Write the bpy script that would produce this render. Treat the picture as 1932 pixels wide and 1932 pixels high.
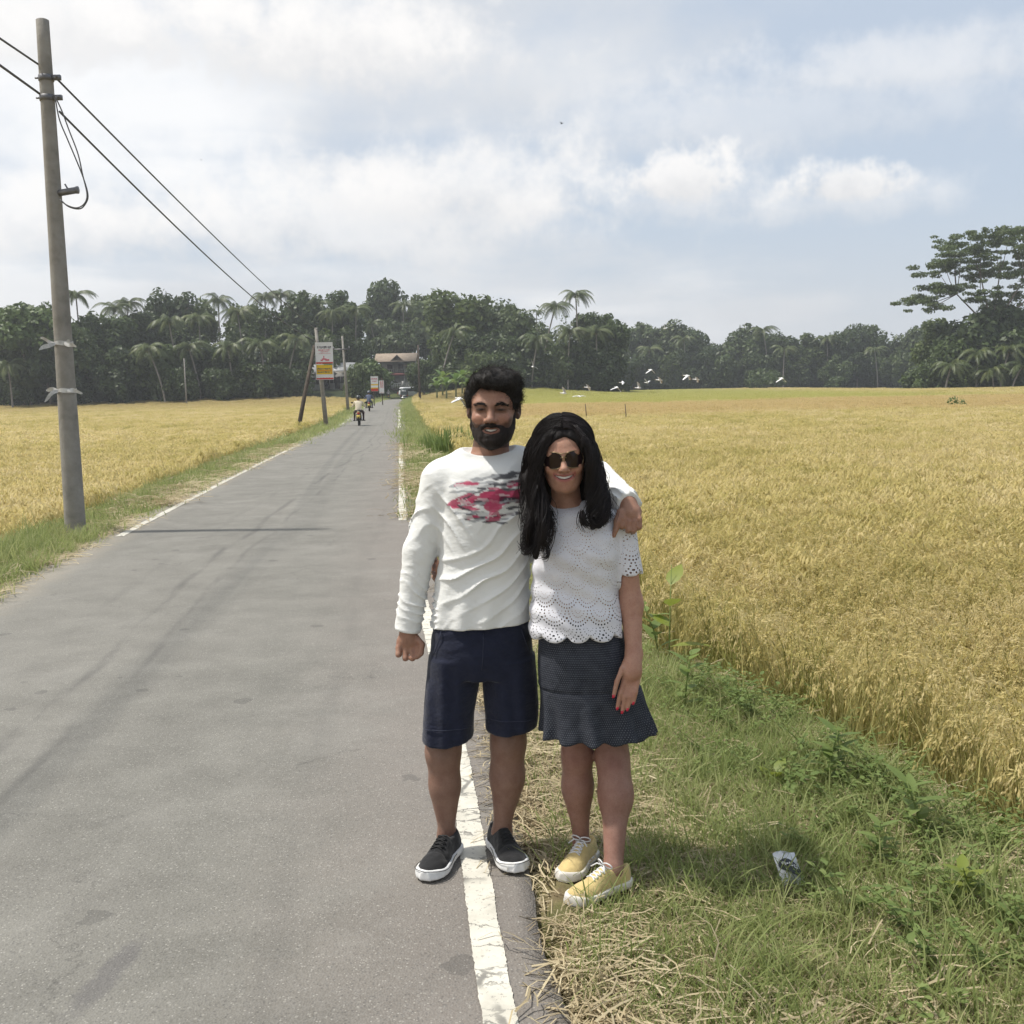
import bpy, bmesh, math, random
import numpy as np
from mathutils import Vector, Matrix, Quaternion

scene = bpy.context.scene
for o in list(bpy.data.objects):
    bpy.data.objects.remove(o)
COL = scene.collection

# ------------------------------------------------------------------ camera
FPX = 2071.0            # focal length in pixels of a 1932 px wide frame
CAM_H = 1.69
PITCH = math.atan((966 - 728) / FPX)
ROLL = math.radians(1.25)
_f = np.array([0, math.cos(PITCH), -math.sin(PITCH)])
_u0 = np.array([0, math.sin(PITCH), math.cos(PITCH)])
_r0 = np.array([1.0, 0, 0])
_R = math.cos(ROLL) * _r0 - math.sin(ROLL) * _u0
_U = math.sin(ROLL) * _r0 + math.cos(ROLL) * _u0
CAM = np.array([0, 0, CAM_H])
cam_data = bpy.data.cameras.new('camera')
cam_data.sensor_width = 36.0
cam_data.lens = 36.0 * FPX / 1932.0
cam_data.clip_start = 0.05
cam_data.clip_end = 5000.0
cam = bpy.data.objects.new('camera', cam_data)
COL.objects.link(cam)
cam.matrix_world = Matrix(((_R[0], _U[0], -_f[0], 0), (_R[1], _U[1], -_f[1], 0),
                           (_R[2], _U[2], -_f[2], CAM_H), (0, 0, 0, 1)))
scene.camera = cam


def W(u, v, y):
    """world point at depth y seen at picture position (u, v)"""
    d = _f + (u - 966) / FPX * _R - (v - 966) / FPX * _U
    return CAM + d * (y / d[1])


def GP(u, v, z=0.0):
    d = _f + (u - 966) / FPX * _R - (v - 966) / FPX * _U
    return CAM + d * ((z - CAM_H) / d[2])


# ------------------------------------------------------------------ sky, sun, exposure
SUN_EL = math.radians(63)
scene.view_settings.view_transform = 'Standard'
scene.view_settings.look = 'None'
scene.view_settings.exposure = 0.25
scene.view_settings.gamma = 1.0
scene.view_settings.use_curve_mapping = False
scene.cycles.use_denoising = True
scene.cycles.use_adaptive_sampling = True
scene.cycles.adaptive_threshold = 0.025
scene.cycles.max_bounces = 5
scene.cycles.diffuse_bounces = 2
scene.cycles.glossy_bounces = 2
scene.cycles.transmission_bounces = 3
scene.cycles.transparent_max_bounces = 8
scene.cycles.volume_bounces = 0
scene.cycles.sample_clamp_indirect = 6.0
scene.render.film_transparent = False


class NT:
    """short hand for node trees"""
    def __init__(self, tree):
        self.t = tree
        self.n = tree.nodes
        self.l = tree.links

    def new(self, kind, **kw):
        nd = self.n.new(kind)
        for k, v in kw.items():
            setattr(nd, k, v)
        return nd

    def put(self, sock, val):
        if hasattr(val, 'is_output'):
            self.l.new(val, sock)
        elif val is not None:
            try:
                sock.default_value = val
            except Exception:
                sock.default_value = (*val, 1.0)

    def math(self, op, a, b=None, c=None, clamp=False):
        nd = self.new('ShaderNodeMath', operation=op, use_clamp=clamp)
        self.put(nd.inputs[0], a)
        if b is not None:
            self.put(nd.inputs[1], b)
        if c is not None:
            self.put(nd.inputs[2], c)
        return nd.outputs[0]

    def vmath(self, op, a, b=None):
        nd = self.new('ShaderNodeVectorMath', operation=op)
        self.put(nd.inputs[0], a)
        if b is not None:
            self.put(nd.inputs[1 if op != 'SCALE' else 3], b)
        return nd.outputs[1 if op in ('LENGTH', 'DISTANCE', 'DOT_PRODUCT') else 0]

    def noise(self, vec, scale, detail=4, rough=0.55, dist=0.0, out=0):
        nd = self.new('ShaderNodeTexNoise')
        self.put(nd.inputs['Vector'], vec)
        nd.inputs['Scale'].default_value = scale
        nd.inputs['Detail'].default_value = detail
        nd.inputs['Roughness'].default_value = rough
        nd.inputs['Distortion'].default_value = dist
        return nd.outputs[out]

    def ramp(self, fac, stops, interp='LINEAR'):
        nd = self.new('ShaderNodeValToRGB')
        nd.color_ramp.interpolation = interp
        el = nd.color_ramp.elements
        while len(el) > 1:
            el.remove(el[-1])
        for i, (p, c) in enumerate(stops):
            e = el[0] if i == 0 else el.new(p)
            e.position = p
            if not hasattr(c, '__len__'):
                c = (c, c, c)
            e.color = (*c[:3], 1.0)
        self.put(nd.inputs[0], fac)
        return nd.outputs[0]

    def mix(self, fac, a, b, blend='MIX'):
        nd = self.new('ShaderNodeMix', data_type='RGBA', blend_type=blend)
        self.put(nd.inputs[0], fac)
        self.put(nd.inputs[6], a if hasattr(a, 'is_output') else (*a[:3], 1.0))
        self.put(nd.inputs[7], b if hasattr(b, 'is_output') else (*b[:3], 1.0))
        return nd.outputs[2]

    def maprange(self, v, a, b, c=0.0, d=1.0, smooth=True):
        nd = self.new('ShaderNodeMapRange')
        nd.interpolation_type = 'SMOOTHSTEP' if smooth else 'LINEAR'
        self.put(nd.inputs[0], v)
        for i, x in enumerate((a, b, c, d)):
            nd.inputs[i + 1].default_value = x
        return nd.outputs[0]

    def sep(self, v):
        nd = self.new('ShaderNodeSeparateXYZ')
        self.put(nd.inputs[0], v)
        return nd.outputs

    def comb(self, x=0.0, y=0.0, z=0.0):
        nd = self.new('ShaderNodeCombineXYZ')
        for i, q in enumerate((x, y, z)):
            self.put(nd.inputs[i], q)
        return nd.outputs[0]


world = bpy.data.worlds.new('World')
scene.world = world
world.use_nodes = True
_wt = NT(world.node_tree)
_wt.n.clear()
_sky = _wt.new('ShaderNodeTexSky', sky_type='NISHITA')
_sky.sun_disc = False
_sky.sun_elevation = SUN_EL
_sky.sun_rotation = math.radians(-90)
_sky.altitude = 0
_sky.air_density = 1.0
_sky.dust_density = 2.5
_sky.ozone_density = 1.0
_tc = _wt.new('ShaderNodeTexCoord')
_dir = _wt.vmath('NORMALIZE', _tc.outputs['Generated'])
_sx, _sy, _sz = _wt.sep(_dir)[:3]
_zz = _wt.math('ADD', _wt.math('MAXIMUM', _sz, 0.0), 0.16)
_plane = _wt.comb(_wt.math('DIVIDE', _sx, _zz), _wt.math('DIVIDE', _sy, _zz), 0.37)
# broad stratocumulus sheet, with gaps
_pn = _wt.new('ShaderNodeTexNoise')
_pn.inputs['Scale'].default_value = 1.1
_pn.inputs['Detail'].default_value = 2
_wt.put(_pn.inputs['Vector'], _plane)
_pw = _wt.vmath('ADD', _plane, _wt.vmath('SCALE', _pn.outputs[1], 0.5))
_n1 = _wt.noise(_wt.vmath('ADD', _pw, (4.3, 1.85, 0.0)), 0.75, 5, 0.55)
_fine = _wt.noise(_wt.vmath('ADD', _dir, (0.3, 0, 0)), 22.0, 4, 0.6)
_cov = _wt.math('MULTIPLY_ADD', _sx, -0.30, _n1)       # thinner cover to the right of the view
_sheet = _wt.maprange(_wt.math('MULTIPLY_ADD', _wt.math('SUBTRACT', _fine, 0.5), 0.18, _cov), 0.36, 0.66)
_bright = _wt.maprange(_wt.math('MULTIPLY_ADD', _sx, -0.25, _pn.outputs[0]), 0.36, 0.68)
_ccol = _wt.mix(_bright, (6.9, 7.1, 7.4), (9.6, 9.6, 9.6))
_skyc = _wt.mix(0.72, _sky.outputs[0], (6.1, 6.95, 8.1))      # hazy tropical air
_c = _wt.mix(_wt.math('MULTIPLY', _sheet, 0.88), _skyc, _ccol)
_fz = _wt.math('SUBTRACT', _fine, 0.5)


def _puff(col, u, v, wid, hgt, amt, sharp=2.2):
    """one small cumulus: rounded towers over a flat base, around the direction of (u, v)"""
    d = Vector(W(u, v, 100.0) - CAM).normalized()
    right = d.cross(Vector((0, 0, 1))).normalized()
    up = right.cross(d).normalized()
    a = _wt.math('DIVIDE', _wt.vmath('DOT_PRODUCT', _dir, tuple(right)), wid)
    b = _wt.math('DIVIDE', _wt.vmath('DOT_PRODUCT', _dir, tuple(up)), hgt)
    bb = _wt.math('MULTIPLY', b, _wt.math('MULTIPLY_ADD', _wt.math('LESS_THAN', b, 0.0), 0.9, 1.0))
    r = _wt.math('SQRT', _wt.math('ADD', _wt.math('MULTIPLY', a, a), _wt.math('MULTIPLY', bb, bb)))
    m = _wt.math('MULTIPLY_ADD', _fz, sharp, _wt.math('SUBTRACT', 1.0, r))
    mask = _wt.math('MULTIPLY', _wt.maprange(m, -0.05 if sharp < 2 else -0.35, 0.45 if sharp < 2 else 0.75), _wt.math('GREATER_THAN', _sy, 0.0))
    lit = _wt.maprange(_wt.math('MULTIPLY_ADD', _fz, 1.5, b), -0.8, 0.5)
    pc = _wt.mix(lit, (7.0, 7.05, 7.2), (9.5, 9.35, 9.2))
    return _wt.mix(_wt.math('MULTIPLY', mask, amt), col, pc)


for _u, _v, _wd, _hg, _am, _shp in ((640, 430, 0.20, 0.06, 0.7, 2.2), (880, 365, 0.13, 0.05, 0.7, 2.2), (600, 90, 0.16, 0.055, 0.9, 2.2), (110, 430, 0.12, 0.05, 0.6, 2.2),
                                    (180, 60, 0.16, 0.06, 0.8, 2.2), (1720, 130, 0.16, 0.03, 0.35, 2.2), (1500, 230, 0.22, 0.05, 0.3, 2.2),
                                    (1290, 380, 0.085, 0.035, 0.45, 2.2), (1590, 385, 0.09, 0.03, 0.45, 2.2),
                                    (1285, 345, 0.054, 0.038, 0.9, 1.8), (1595, 352, 0.060, 0.030, 0.85, 1.8)):
    _c = _puff(_c, _u, _v, _wd, _hg, _am, _shp)
# the low air: pale haze toward the horizon all the way round
_low = _wt.math('SUBTRACT', 1.0, _wt.maprange(_wt.math('ABSOLUTE', _sz), 0.0, 0.16))
_c = _wt.mix(_wt.math('MULTIPLY', _low, 0.7), _c, (6.6, 6.8, 7.1))
_bg = _wt.new('ShaderNodeBackground')
_bg.inputs['Strength'].default_value = 0.091
_wt.put(_bg.inputs['Color'], _c)
_wo = _wt.new('ShaderNodeOutputWorld')
_wt.l.new(_bg.outputs[0], _wo.inputs['Surface'])

sun_data = bpy.data.lights.new('sun', 'SUN')
sun_data.energy = 4.0
sun_data.angle = math.radians(2.2)
sun_data.color = (1.0, 0.955, 0.88)
sun = bpy.data.objects.new('sun', sun_data)
COL.objects.link(sun)
sun.location = (-30, 0, 60)
_sd = Vector((math.cos(SUN_EL), -0.04, -math.sin(SUN_EL)))       # light comes from the left
sun.rotation_euler = _sd.to_track_quat('-Z', 'Y').to_euler()

# ------------------------------------------------------------------ helpers: objects
RNG = np.random.default_rng(11)
random.seed(5)


def link(o, parent=None):
    COL.objects.link(o)
    if parent is not None:
        o.parent = parent
    return o


def tag(o, label=None, cat=None, group=None, kind=None):
    if label:
        o['label'] = label
    if cat:
        o['category'] = cat
    if group:
        o['group'] = group
    if kind:
        o['kind'] = kind
    return o


def empty(name, loc=(0, 0, 0), rz=0.0, scale=1.0):
    o = bpy.data.objects.new(name, None)
    o.empty_display_size = 0.2
    o.location = tuple(loc)
    o.rotation_euler = (0, 0, rz)
    o.scale = (scale,) * 3
    return link(o)


def mesh_np(name, verts, faces, mat=None, smooth=False, cols=None, mat_idx=None):
    """mesh from numpy verts and an (n,3) or (n,4) face array (or list of both)"""
    me = bpy.data.meshes.new(name)
    verts = np.asarray(verts, np.float32).reshape(-1, 3)
    blocks = faces if isinstance(faces, list) else [faces]
    blocks = [np.asarray(b, np.int32) for b in blocks if len(b)]
    loops = np.concatenate([b.ravel() for b in blocks])
    sizes = np.concatenate([np.full(len(b), b.shape[1], np.int32) for b in blocks])
    starts = np.concatenate([[0], np.cumsum(sizes)[:-1]]).astype(np.int32)
    me.vertices.add(len(verts))
    me.vertices.foreach_set('co', verts.ravel())
    me.loops.add(len(loops))
    me.loops.foreach_set('vertex_index', loops.astype(np.int32))
    me.polygons.add(len(sizes))
    me.polygons.foreach_set('loop_start', starts)
    me.polygons.foreach_set('loop_total', sizes)
    if mat_idx is not None:
        me.polygons.foreach_set('material_index', np.asarray(mat_idx, np.int32))
    me.update(calc_edges=True)
    me.validate()
    if smooth:
        me.polygons.foreach_set('use_smooth', np.ones(len(me.polygons), bool))
    if cols is not None:
        at = me.color_attributes.new('col', 'FLOAT_COLOR', 'POINT')
        c4 = np.ones((len(verts), 4), np.float32)
        c4[:, :3] = cols
        at.data.foreach_set('color', c4.ravel())
    if mat is not None:
        for m in (mat if isinstance(mat, (list, tuple)) else [mat]):
            me.materials.append(m)
    return me


def obj(name, me, parent=None, loc=None, rot=None):
    o = bpy.data.objects.new(name, me)
    if loc is not None:
        o.location = tuple(loc)
    if rot is not None:
        o.rotation_euler = tuple(rot)
    return link(o, parent)


class MB:
    """collects simple shapes and builds them as one mesh"""
    def __init__(self):
        self.v, self.q, self.t, self.n = [], [], [], 0

    def add(self, v, q=(), t=()):
        v = np.asarray(v, float).reshape(-1, 3)
        self.v.append(v)
        if len(q):
            self.q.append(np.asarray(q, int) + self.n)
        if len(t):
            self.t.append(np.asarray(t, int) + self.n)
        self.n += len(v)
        return self

    def box(self, c, s, M=None):
        c, s = np.asarray(c, float), np.asarray(s, float) / 2
        v = np.array([(x, y, z) for x in (-1, 1) for y in (-1, 1) for z in (-1, 1)], float) * s
        if M is not None:
            v = v @ np.asarray(M).T
        return self.add(v + c, [(0, 1, 3, 2), (4, 6, 7, 5), (0, 4, 5, 1), (2, 3, 7, 6), (0, 2, 6, 4), (1, 5, 7, 3)])

    def tube(self, pts, rad, n=8, cap=True):
        pts = np.asarray(pts, float)
        k = len(pts)
        rad = np.broadcast_to(np.asarray(rad, float), (k,))
        tan = np.gradient(pts, axis=0)
        tan /= np.linalg.norm(tan, axis=1)[:, None] + 1e-12
        ref = np.array([0, 0, 1.0]) if abs(tan[0, 2]) < 0.9 else np.array([0, 1.0, 0])
        nrm = np.cross(tan[0], ref)
        nrm /= np.linalg.norm(nrm)
        rings = []
        ang = np.arange(n) * 2 * math.pi / n
        for i in range(k):
            nrm = nrm - tan[i] * (nrm @ tan[i])
            nrm /= np.linalg.norm(nrm)
            b = np.cross(tan[i], nrm)
            rings.append(pts[i] + rad[i] * (np.cos(ang)[:, None] * nrm + np.sin(ang)[:, None] * b))
        v = np.concatenate(rings)
        q = []
        for i in range(k - 1):
            for j in range(n):
                a, b = i * n + j, i * n + (j + 1) % n
                q.append((a, b, b + n, a + n))
        t = []
        if cap:
            v = np.concatenate([v, pts[:1], pts[-1:]])
            for j in range(n):
                t.append((k * n, (j + 1) % n, j))
                t.append((k * n + 1, (k - 1) * n + j, (k - 1) * n + (j + 1) % n))
        return self.add(v, q, t)

    def lathe(self, c, prof, n=16, axis=2):
        """prof: (radius, height) pairs"""
        ang = np.arange(n) * 2 * math.pi / n
        v = []
        for r, h in prof:
            p = np.stack([r * np.cos(ang), r * np.sin(ang), np.full(n, h)], 1)
            v.append(p)
        v = np.concatenate(v)
        if axis == 0:
            v = v[:, [2, 0, 1]]
        elif axis == 1:
            v = v[:, [1, 2, 0]]
        q = []
        for i in range(len(prof) - 1):
            for j in range(n):
                a, b = i * n + j, i * n + (j + 1) % n
                q.append((a, b, b + n, a + n))
        return self.add(v + np.asarray(c, float), q)

    def data(self, name, mat, smooth=False):
        f = []
        if self.q:
            f.append(np.concatenate(self.q))
        if self.t:
            f.append(np.concatenate(self.t))
        return mesh_np(name, np.concatenate(self.v), f, mat, smooth)

    def build(self, name, mat, parent=None, smooth=False, loc=None, rot=None):
        return obj(name, self.data(name, mat, smooth), parent, loc, rot)


def copy_tree(o, parent=None):
    c = o.copy()
    COL.objects.link(c)
    c.parent = parent
    for ch in o.children:
        copy_tree(ch, c)
    return c


# ------------------------------------------------------------------ helpers: materials
def material(name, base=(0.5, 0.5, 0.5), rough=0.6, spec=0.3, metal=0.0):
    m = bpy.data.materials.new(name)
    m.use_nodes = True
    t = NT(m.node_tree)
    b = t.n['Principled BSDF']
    b.inputs['Base Color'].default_value = (*base, 1)
    b.inputs['Roughness'].default_value = rough
    b.inputs['Specular IOR Level'].default_value = spec
    b.inputs['Metallic'].default_value = metal
    return m, t, b


def mottled(name, stops, scale=3.0, rough=0.7, bump=0.0, bscale=40.0, spec=0.25, metal=0.0, detail=5, coord='Object'):
    m, t, b = material(name, rough=rough, spec=spec, metal=metal)
    tc = t.new('ShaderNodeTexCoord').outputs[coord]
    n = t.noise(tc, scale, detail, 0.6)
    t.put(b.inputs['Base Color'], t.ramp(n, stops))
    if bump:
        bp = t.new('ShaderNodeBump')
        bp.inputs['Strength'].default_value = bump
        bp.inputs['Distance'].default_value = 0.01
        t.put(bp.inputs['Height'], t.noise(tc, bscale, 4, 0.6))
        t.put(b.inputs['Normal'], bp.outputs[0])
    return m


def leaf_mat(name, stops, rough=0.55, transl=0.35, spec=0.3, vary=0.0):
    """two-sided leaf: random tint per instance, some light comes through"""
    m, t, b = material(name, rough=rough, spec=spec)
    oi = t.new('ShaderNodeObjectInfo')
    geo = t.new('ShaderNodeNewGeometry')
    n = t.noise(geo.outputs['Position'], 1.3, 3, 0.6)
    f = t.math('ADD', t.math('MULTIPLY', oi.outputs['Random'], 0.45), t.math('MULTIPLY', geo.outputs['Random Per Island'], 0.35))
    f = t.math('ADD', f, t.math('MULTIPLY', t.math('SUBTRACT', n, 0.4), 0.7), clamp=True)
    c = t.ramp(f, stops)
    t.put(b.inputs['Base Color'], c)
    tr = t.new('ShaderNodeBsdfTranslucent')
    t.put(tr.inputs['Color'], c)
    mx = t.new('ShaderNodeMixShader')
    mx.inputs[0].default_value = transl
    t.l.new(b.outputs[0], mx.inputs[1])
    t.l.new(tr.outputs[0], mx.inputs[2])
    t.l.new(mx.outputs[0], t.n['Material Output'].inputs['Surface'])
    return m


def fbm2(x, y, seed=0, octaves=4, base=1.0):
    """cheap smooth value noise in 2-D, about -1..1"""
    r = np.random.default_rng(seed)
    out, amp, tot = 0.0, 1.0, 0.0
    for o in range(octaves):
        for _ in range(3):
            a = r.uniform(0, 2 * math.pi)
            k = base * (2 ** o) * r.uniform(0.7, 1.4)
            out = out + amp * np.sin(k * (np.cos(a) * x + np.sin(a) * y) + r.uniform(0, 6.28)) / 1.7
        tot += amp
        amp *= 0.55
    return out / tot / 1.3
# ================================================================== the land
LINE_GAP = 3.42          # between the two edge lines


def RL(y):
    """x of the right edge line at distance y"""
    y = np.asarray(y, float)
    a = np.clip((y - 4.2) / 10.0, 0, 1)
    b = np.clip((y - 25.0) / 45.0, 0, 1)
    x = 0.22 - 0.100 * y - 0.225 * a * a * (3 - 2 * a) + 0.15 * b * b * (3 - 2 * b)
    return x + 0.014 * np.maximum(y - 110.0, 0.0) + 0.0016 * np.maximum(y - 170.0, 0.0) ** 2


def sstep(a, b, x):
    t = np.clip((np.asarray(x, float) - a) / (b - a), 0, 1)
    return t * t * (3 - 2 * t)


def road_z(y):
    y = np.asarray(y, float)
    return -0.26 * np.exp(-((y - 60.0) / 27.0) ** 2) - 0.12 * np.exp(-((y - 190) / 50.0) ** 2)


FIELD_Z = -0.90


def ground_z(x, y):
    x = np.asarray(x, float)
    y = np.asarray(y, float)
    s = x - RL(y)
    zr = road_z(y)
    # distance beyond the asphalt on either side
    d = np.where(s > -LINE_GAP / 2, s - 0.22, -LINE_GAP - 0.2 - s)
    flat = np.where(s > -LINE_GAP / 2, 0.95 + 0.6 * sstep(8.0, 4.2, y), 0.85)
    drop = sstep(flat, flat + 1.1, d)
    bumps = 0.02 * fbm2(x, y, 3, 3, 2.2) * sstep(0.0, 0.4, d)
    z = zr * (1 - drop) + FIELD_Z * drop - 0.03 * sstep(0.0, 0.3, d) * (1 - drop) + bumps
    # the wooded rise beyond the fields
    left = sstep(30, -10, x)
    hill = 7.5 * sstep(170, 260, y) * left + 4.5 * sstep(290, 400, y) * (1 - left)
    onroad = np.exp(-(s + 1.7) ** 2 / 60.0) * sstep(260, 230, y)
    z = z + hill * (1 - 0.92 * onroad)
    z = z + 0.9 * sstep(160, 180, y) * left * (1 - onroad)
    return np.where(d < 0, zr - 0.03 + hill * (1 - 0.92 * onroad), z)


def m_ground():
    m, t, b = material('soil_and_turf', rough=0.95, spec=0.1)
    p = t.new('ShaderNodeNewGeometry').outputs['Position']
    uv = t.new('ShaderNodeUVMap', uv_map='sy').outputs[0]
    s, y, _ = t.sep(uv)[:3]
    n1 = t.noise(p, 0.9, 5, 0.6)
    n2 = t.noise(p, 9.0, 5, 0.65)
    turf = t.ramp(n2, [(0.3, (0.085, 0.088, 0.035)), (0.55, (0.15, 0.15, 0.06)), (0.8, (0.26, 0.22, 0.12))])
    soil = t.ramp(n2, [(0.3, (0.12, 0.085, 0.055)), (0.7, (0.27, 0.20, 0.13))])
    turf = t.mix(t.maprange(n1, 0.45, 0.62), turf, soil)
    field = t.ramp(n1, [(0.25, (0.16, 0.115, 0.035)), (0.6, (0.27, 0.2, 0.06)), (0.85, (0.2, 0.17, 0.045))])
    off = t.math('ABSOLUTE', t.math('ADD', s, LINE_GAP / 2))
    c = t.mix(t.maprange(off, 3.2, 4.2), turf, field)
    # woodland floor
    py = t.sep(p)[1]
    c = t.mix(t.maprange(py, 172, 190), c, (0.035, 0.045, 0.02))
    t.put(b.inputs['Base Color'], c)
    bp = t.new('ShaderNodeBump')
    bp.inputs['Strength'].default_value = 0.7
    bp.inputs['Distance'].default_value = 0.03
    t.put(bp.inputs['Height'], t.noise(p, 30, 5, 0.7))
    t.put(b.inputs['Normal'], bp.outputs[0])
    return m


def sheet(name, svals, yvals, zfun, mat, edge_wobble=None):
    S, Y = np.meshgrid(svals, yvals)
    if edge_wobble is not None:
        S = edge_wobble(S, Y)
    X = RL(Y) + S
    Z = zfun(X, Y)
    ny, ns = S.shape
    v = np.stack([X, Y, Z], -1).reshape(-1, 3)
    i = np.arange(ny * ns).reshape(ny, ns)
    q = np.stack([i[:-1, :-1], i[:-1, 1:], i[1:, 1:], i[1:, :-1]], -1).reshape(-1, 4)
    me = mesh_np(name, v, q, mat, True)
    uv = me.uv_layers.new(name='sy')
    li = np.zeros(len(me.loops), np.int32)
    me.loops.foreach_get('vertex_index', li)
    uvs = np.stack([S.ravel()[li], Y.ravel()[li]], 1).astype(np.float32)
    uv.data.foreach_set('uv', uvs.ravel())
    return me


_RL0 = RL


def RL(y):
    # the road itself ends in the wood; keep the land sheet from shearing beyond it
    return _RL0(np.clip(y, -40.0, 236.0))


_s = np.concatenate([[-2600, -1300, -700, -400, -250, -170, -120, -90, -70, -55, -42, -32, -24, -18, -14, -11, -9, -7.5],
                     np.arange(-6.5, -3.4, 0.12), np.linspace(-3.3, 0.1, 7), np.arange(0.2, 2.8, 0.08),
                     [3, 3.5, 4.2, 5, 6, 8, 10, 13, 17, 22, 28, 36, 46, 58, 72, 90, 115, 150, 210, 300, 500, 900, 1600, 2600]])
_y = np.concatenate([[-60, -30, -12, -5, -2, 0, 1], np.arange(1.6, 10, 0.12), np.arange(10, 30, 0.4), np.arange(30, 100, 1.5),
                     np.arange(100, 300, 5.0), [310, 330, 360, 400, 460, 560, 700, 1000, 1500, 2200, 3000]])
land = obj('ground', sheet('ground', _s, _y, ground_z, m_ground()))
tag(land, 'grassy verge and paddy soil on both sides of the road', kind='structure')


# ------------------------------------------------------------------ asphalt
def m_asphalt():
    m, t, b = material('worn_asphalt', rough=0.82, spec=0.25)
    uv = t.new('ShaderNodeUVMap', uv_map='sy').outputs[0]
    p = t.new('ShaderNodeNewGeometry').outputs['Position']
    s, y, _ = t.sep(uv)[:3]
    big = t.noise(p, 0.35, 4, 0.55)
    mid = t.noise(p, 2.6, 5, 0.6)
    fine = t.noise(p, 95, 3, 0.75)
    c = t.ramp(mid, [(0.25, (0.116, 0.111, 0.096)), (0.5, (0.152, 0.146, 0.127)), (0.75, (0.190, 0.183, 0.160))])
    c = t.mix(t.math('MULTIPLY', t.maprange(big, 0.38, 0.68), 0.35), c, (0.225, 0.214, 0.19), 'MIX')
    # reddish grit towards the right edge line
    edge = t.math('MULTIPLY', t.maprange(t.math('ADD', s, t.math('MULTIPLY', t.math('SUBTRACT', mid, 0.5), 0.8)), -1.1, 0.1), 0.6)
    c = t.mix(edge, c, (0.185, 0.158, 0.140))
    # dusty left edge
    c = t.mix(t.math('MULTIPLY', t.maprange(t.math('ADD', s, t.math('MULTIPLY', t.math('SUBTRACT', mid, 0.5), 0.5)), -3.15, -3.55), 0.55), c, (0.33, 0.29, 0.225))
    # aggregate: light and dark stones
    vo = t.new('ShaderNodeTexVoronoi')
    t.put(vo.inputs['Vector'], p)
    vo.inputs['Scale'].default_value = 130
    cell = t.sep(vo.outputs['Color'])
    stone = t.math('MULTIPLY', t.math('GREATER_THAN', cell[0], 0.90), t.math('LESS_THAN', vo.outputs['Distance'], 0.40))
    c = t.mix(t.math('MULTIPLY', stone, 0.36), c, (0.50, 0.48, 0.43))
    dark = t.math('MULTIPLY', t.math('LESS_THAN', cell[1], 0.16), t.math('LESS_THAN', vo.outputs['Distance'], 0.5))
    c = t.mix(t.math('MULTIPLY', dark, 0.45), c, (0.075, 0.073, 0.07))
    c = t.mix(t.math('MULTIPLY', t.maprange(fine, 0.35, 0.7), 0.25), c, (0.30, 0.29, 0.27))
    # small pits and bitumen spots
    v2 = t.new('ShaderNodeTexVoronoi')
    t.put(v2.inputs['Vector'], t.vmath('ADD', p, t.vmath('SCALE', t.noise(p, 9, 3, 0.6, out=1), 0.09)))
    v2.inputs['Scale'].default_value = 3.2
    c2 = t.sep(v2.outputs['Color'])
    rad = t.math('MULTIPLY_ADD', t.math('POWER', c2[1], 3.0), 0.17, 0.05)
    spot = t.math('MULTIPLY', t.math('LESS_THAN', v2.outputs['Distance'], rad), t.math('GREATER_THAN', c2[0], 0.30))
    c = t.mix(t.math('MULTIPLY', spot, 0.36), c, (0.06, 0.058, 0.055))
    # worn patches where the binder has gone, coarse stone showing
    wp = t.maprange(t.noise(t.vmath('ADD', p, (3.1, 7.7, 0.0)), 1.1, 5, 0.65), 0.52, 0.66)
    c = t.mix(t.math('MULTIPLY', wp, 0.22), c, (0.27, 0.26, 0.235))
    v3 = t.new('ShaderNodeTexVoronoi')
    t.put(v3.inputs['Vector'], p)
    v3.inputs['Scale'].default_value = 62
    c3 = t.sep(v3.outputs['Color'])
    big_st = t.math('MULTIPLY', t.math('GREATER_THAN', c3[0], 0.93), t.math('LESS_THAN', v3.outputs['Distance'], 0.33))
    c = t.mix(t.math('MULTIPLY', big_st, 0.2), c, (0.48, 0.46, 0.41))
    # hairline cracks
    ve = t.new('ShaderNodeTexVoronoi', feature='DISTANCE_TO_EDGE')
    t.put(ve.inputs['Vector'], t.vmath('ADD', p, t.vmath('SCALE', t.noise(p, 5, 4, 0.7, out=1), 0.35)))
    ve.inputs['Scale'].default_value = 0.55
    ck = t.math('SUBTRACT', 1.0, t.maprange(ve.outputs['Distance'], 0.001, 0.006))
    ckm = t.maprange(t.noise(p, 0.8, 3, 0.5), 0.52, 0.6)
    c = t.mix(t.math('MULTIPLY', t.math('MULTIPLY', ck, ckm), 0.3), c, (0.05, 0.048, 0.045))
    # long worn seam / tyre rubber wandering along the lane
    wob = t.math('MULTIPLY', t.math('SUBTRACT', t.noise(t.comb(0.0, y, 0.0), 0.16, 2, 0.5), 0.5), 0.7)
    for s0, k, wdt, st in ((-2.30, 0.0, 0.07, 0.34), (-2.02, 0.0, 0.05, 0.26), (-0.75, 0.0, 0.10, 0.10), (-2.75, 0.0, 0.09, 0.10)):
        # the two seams drift from the left lane edge to the centre with distance
        cen = t.math('ADD', t.math('MULTIPLY', t.maprange(y, 2.5, 34, 0.0, 1.0, False), 1.25), s0)
        dd = t.math('ABSOLUTE', t.math('SUBTRACT', t.math('ADD', s, wob), cen))
        brk = t.maprange(t.noise(t.comb(t.math('MULTIPLY', s, 5.0), t.math('MULTIPLY', y, 0.9), s0), 1.0, 4, 0.6), 0.38, 0.62)
        mk = t.math('MULTIPLY', t.math('SUBTRACT', 1.0, t.maprange(dd, 0.0, wdt)), t.math('MULTIPLY', brk, st * 1.5), clamp=True)
        c = t.mix(mk, c, (0.075, 0.072, 0.068))
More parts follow.
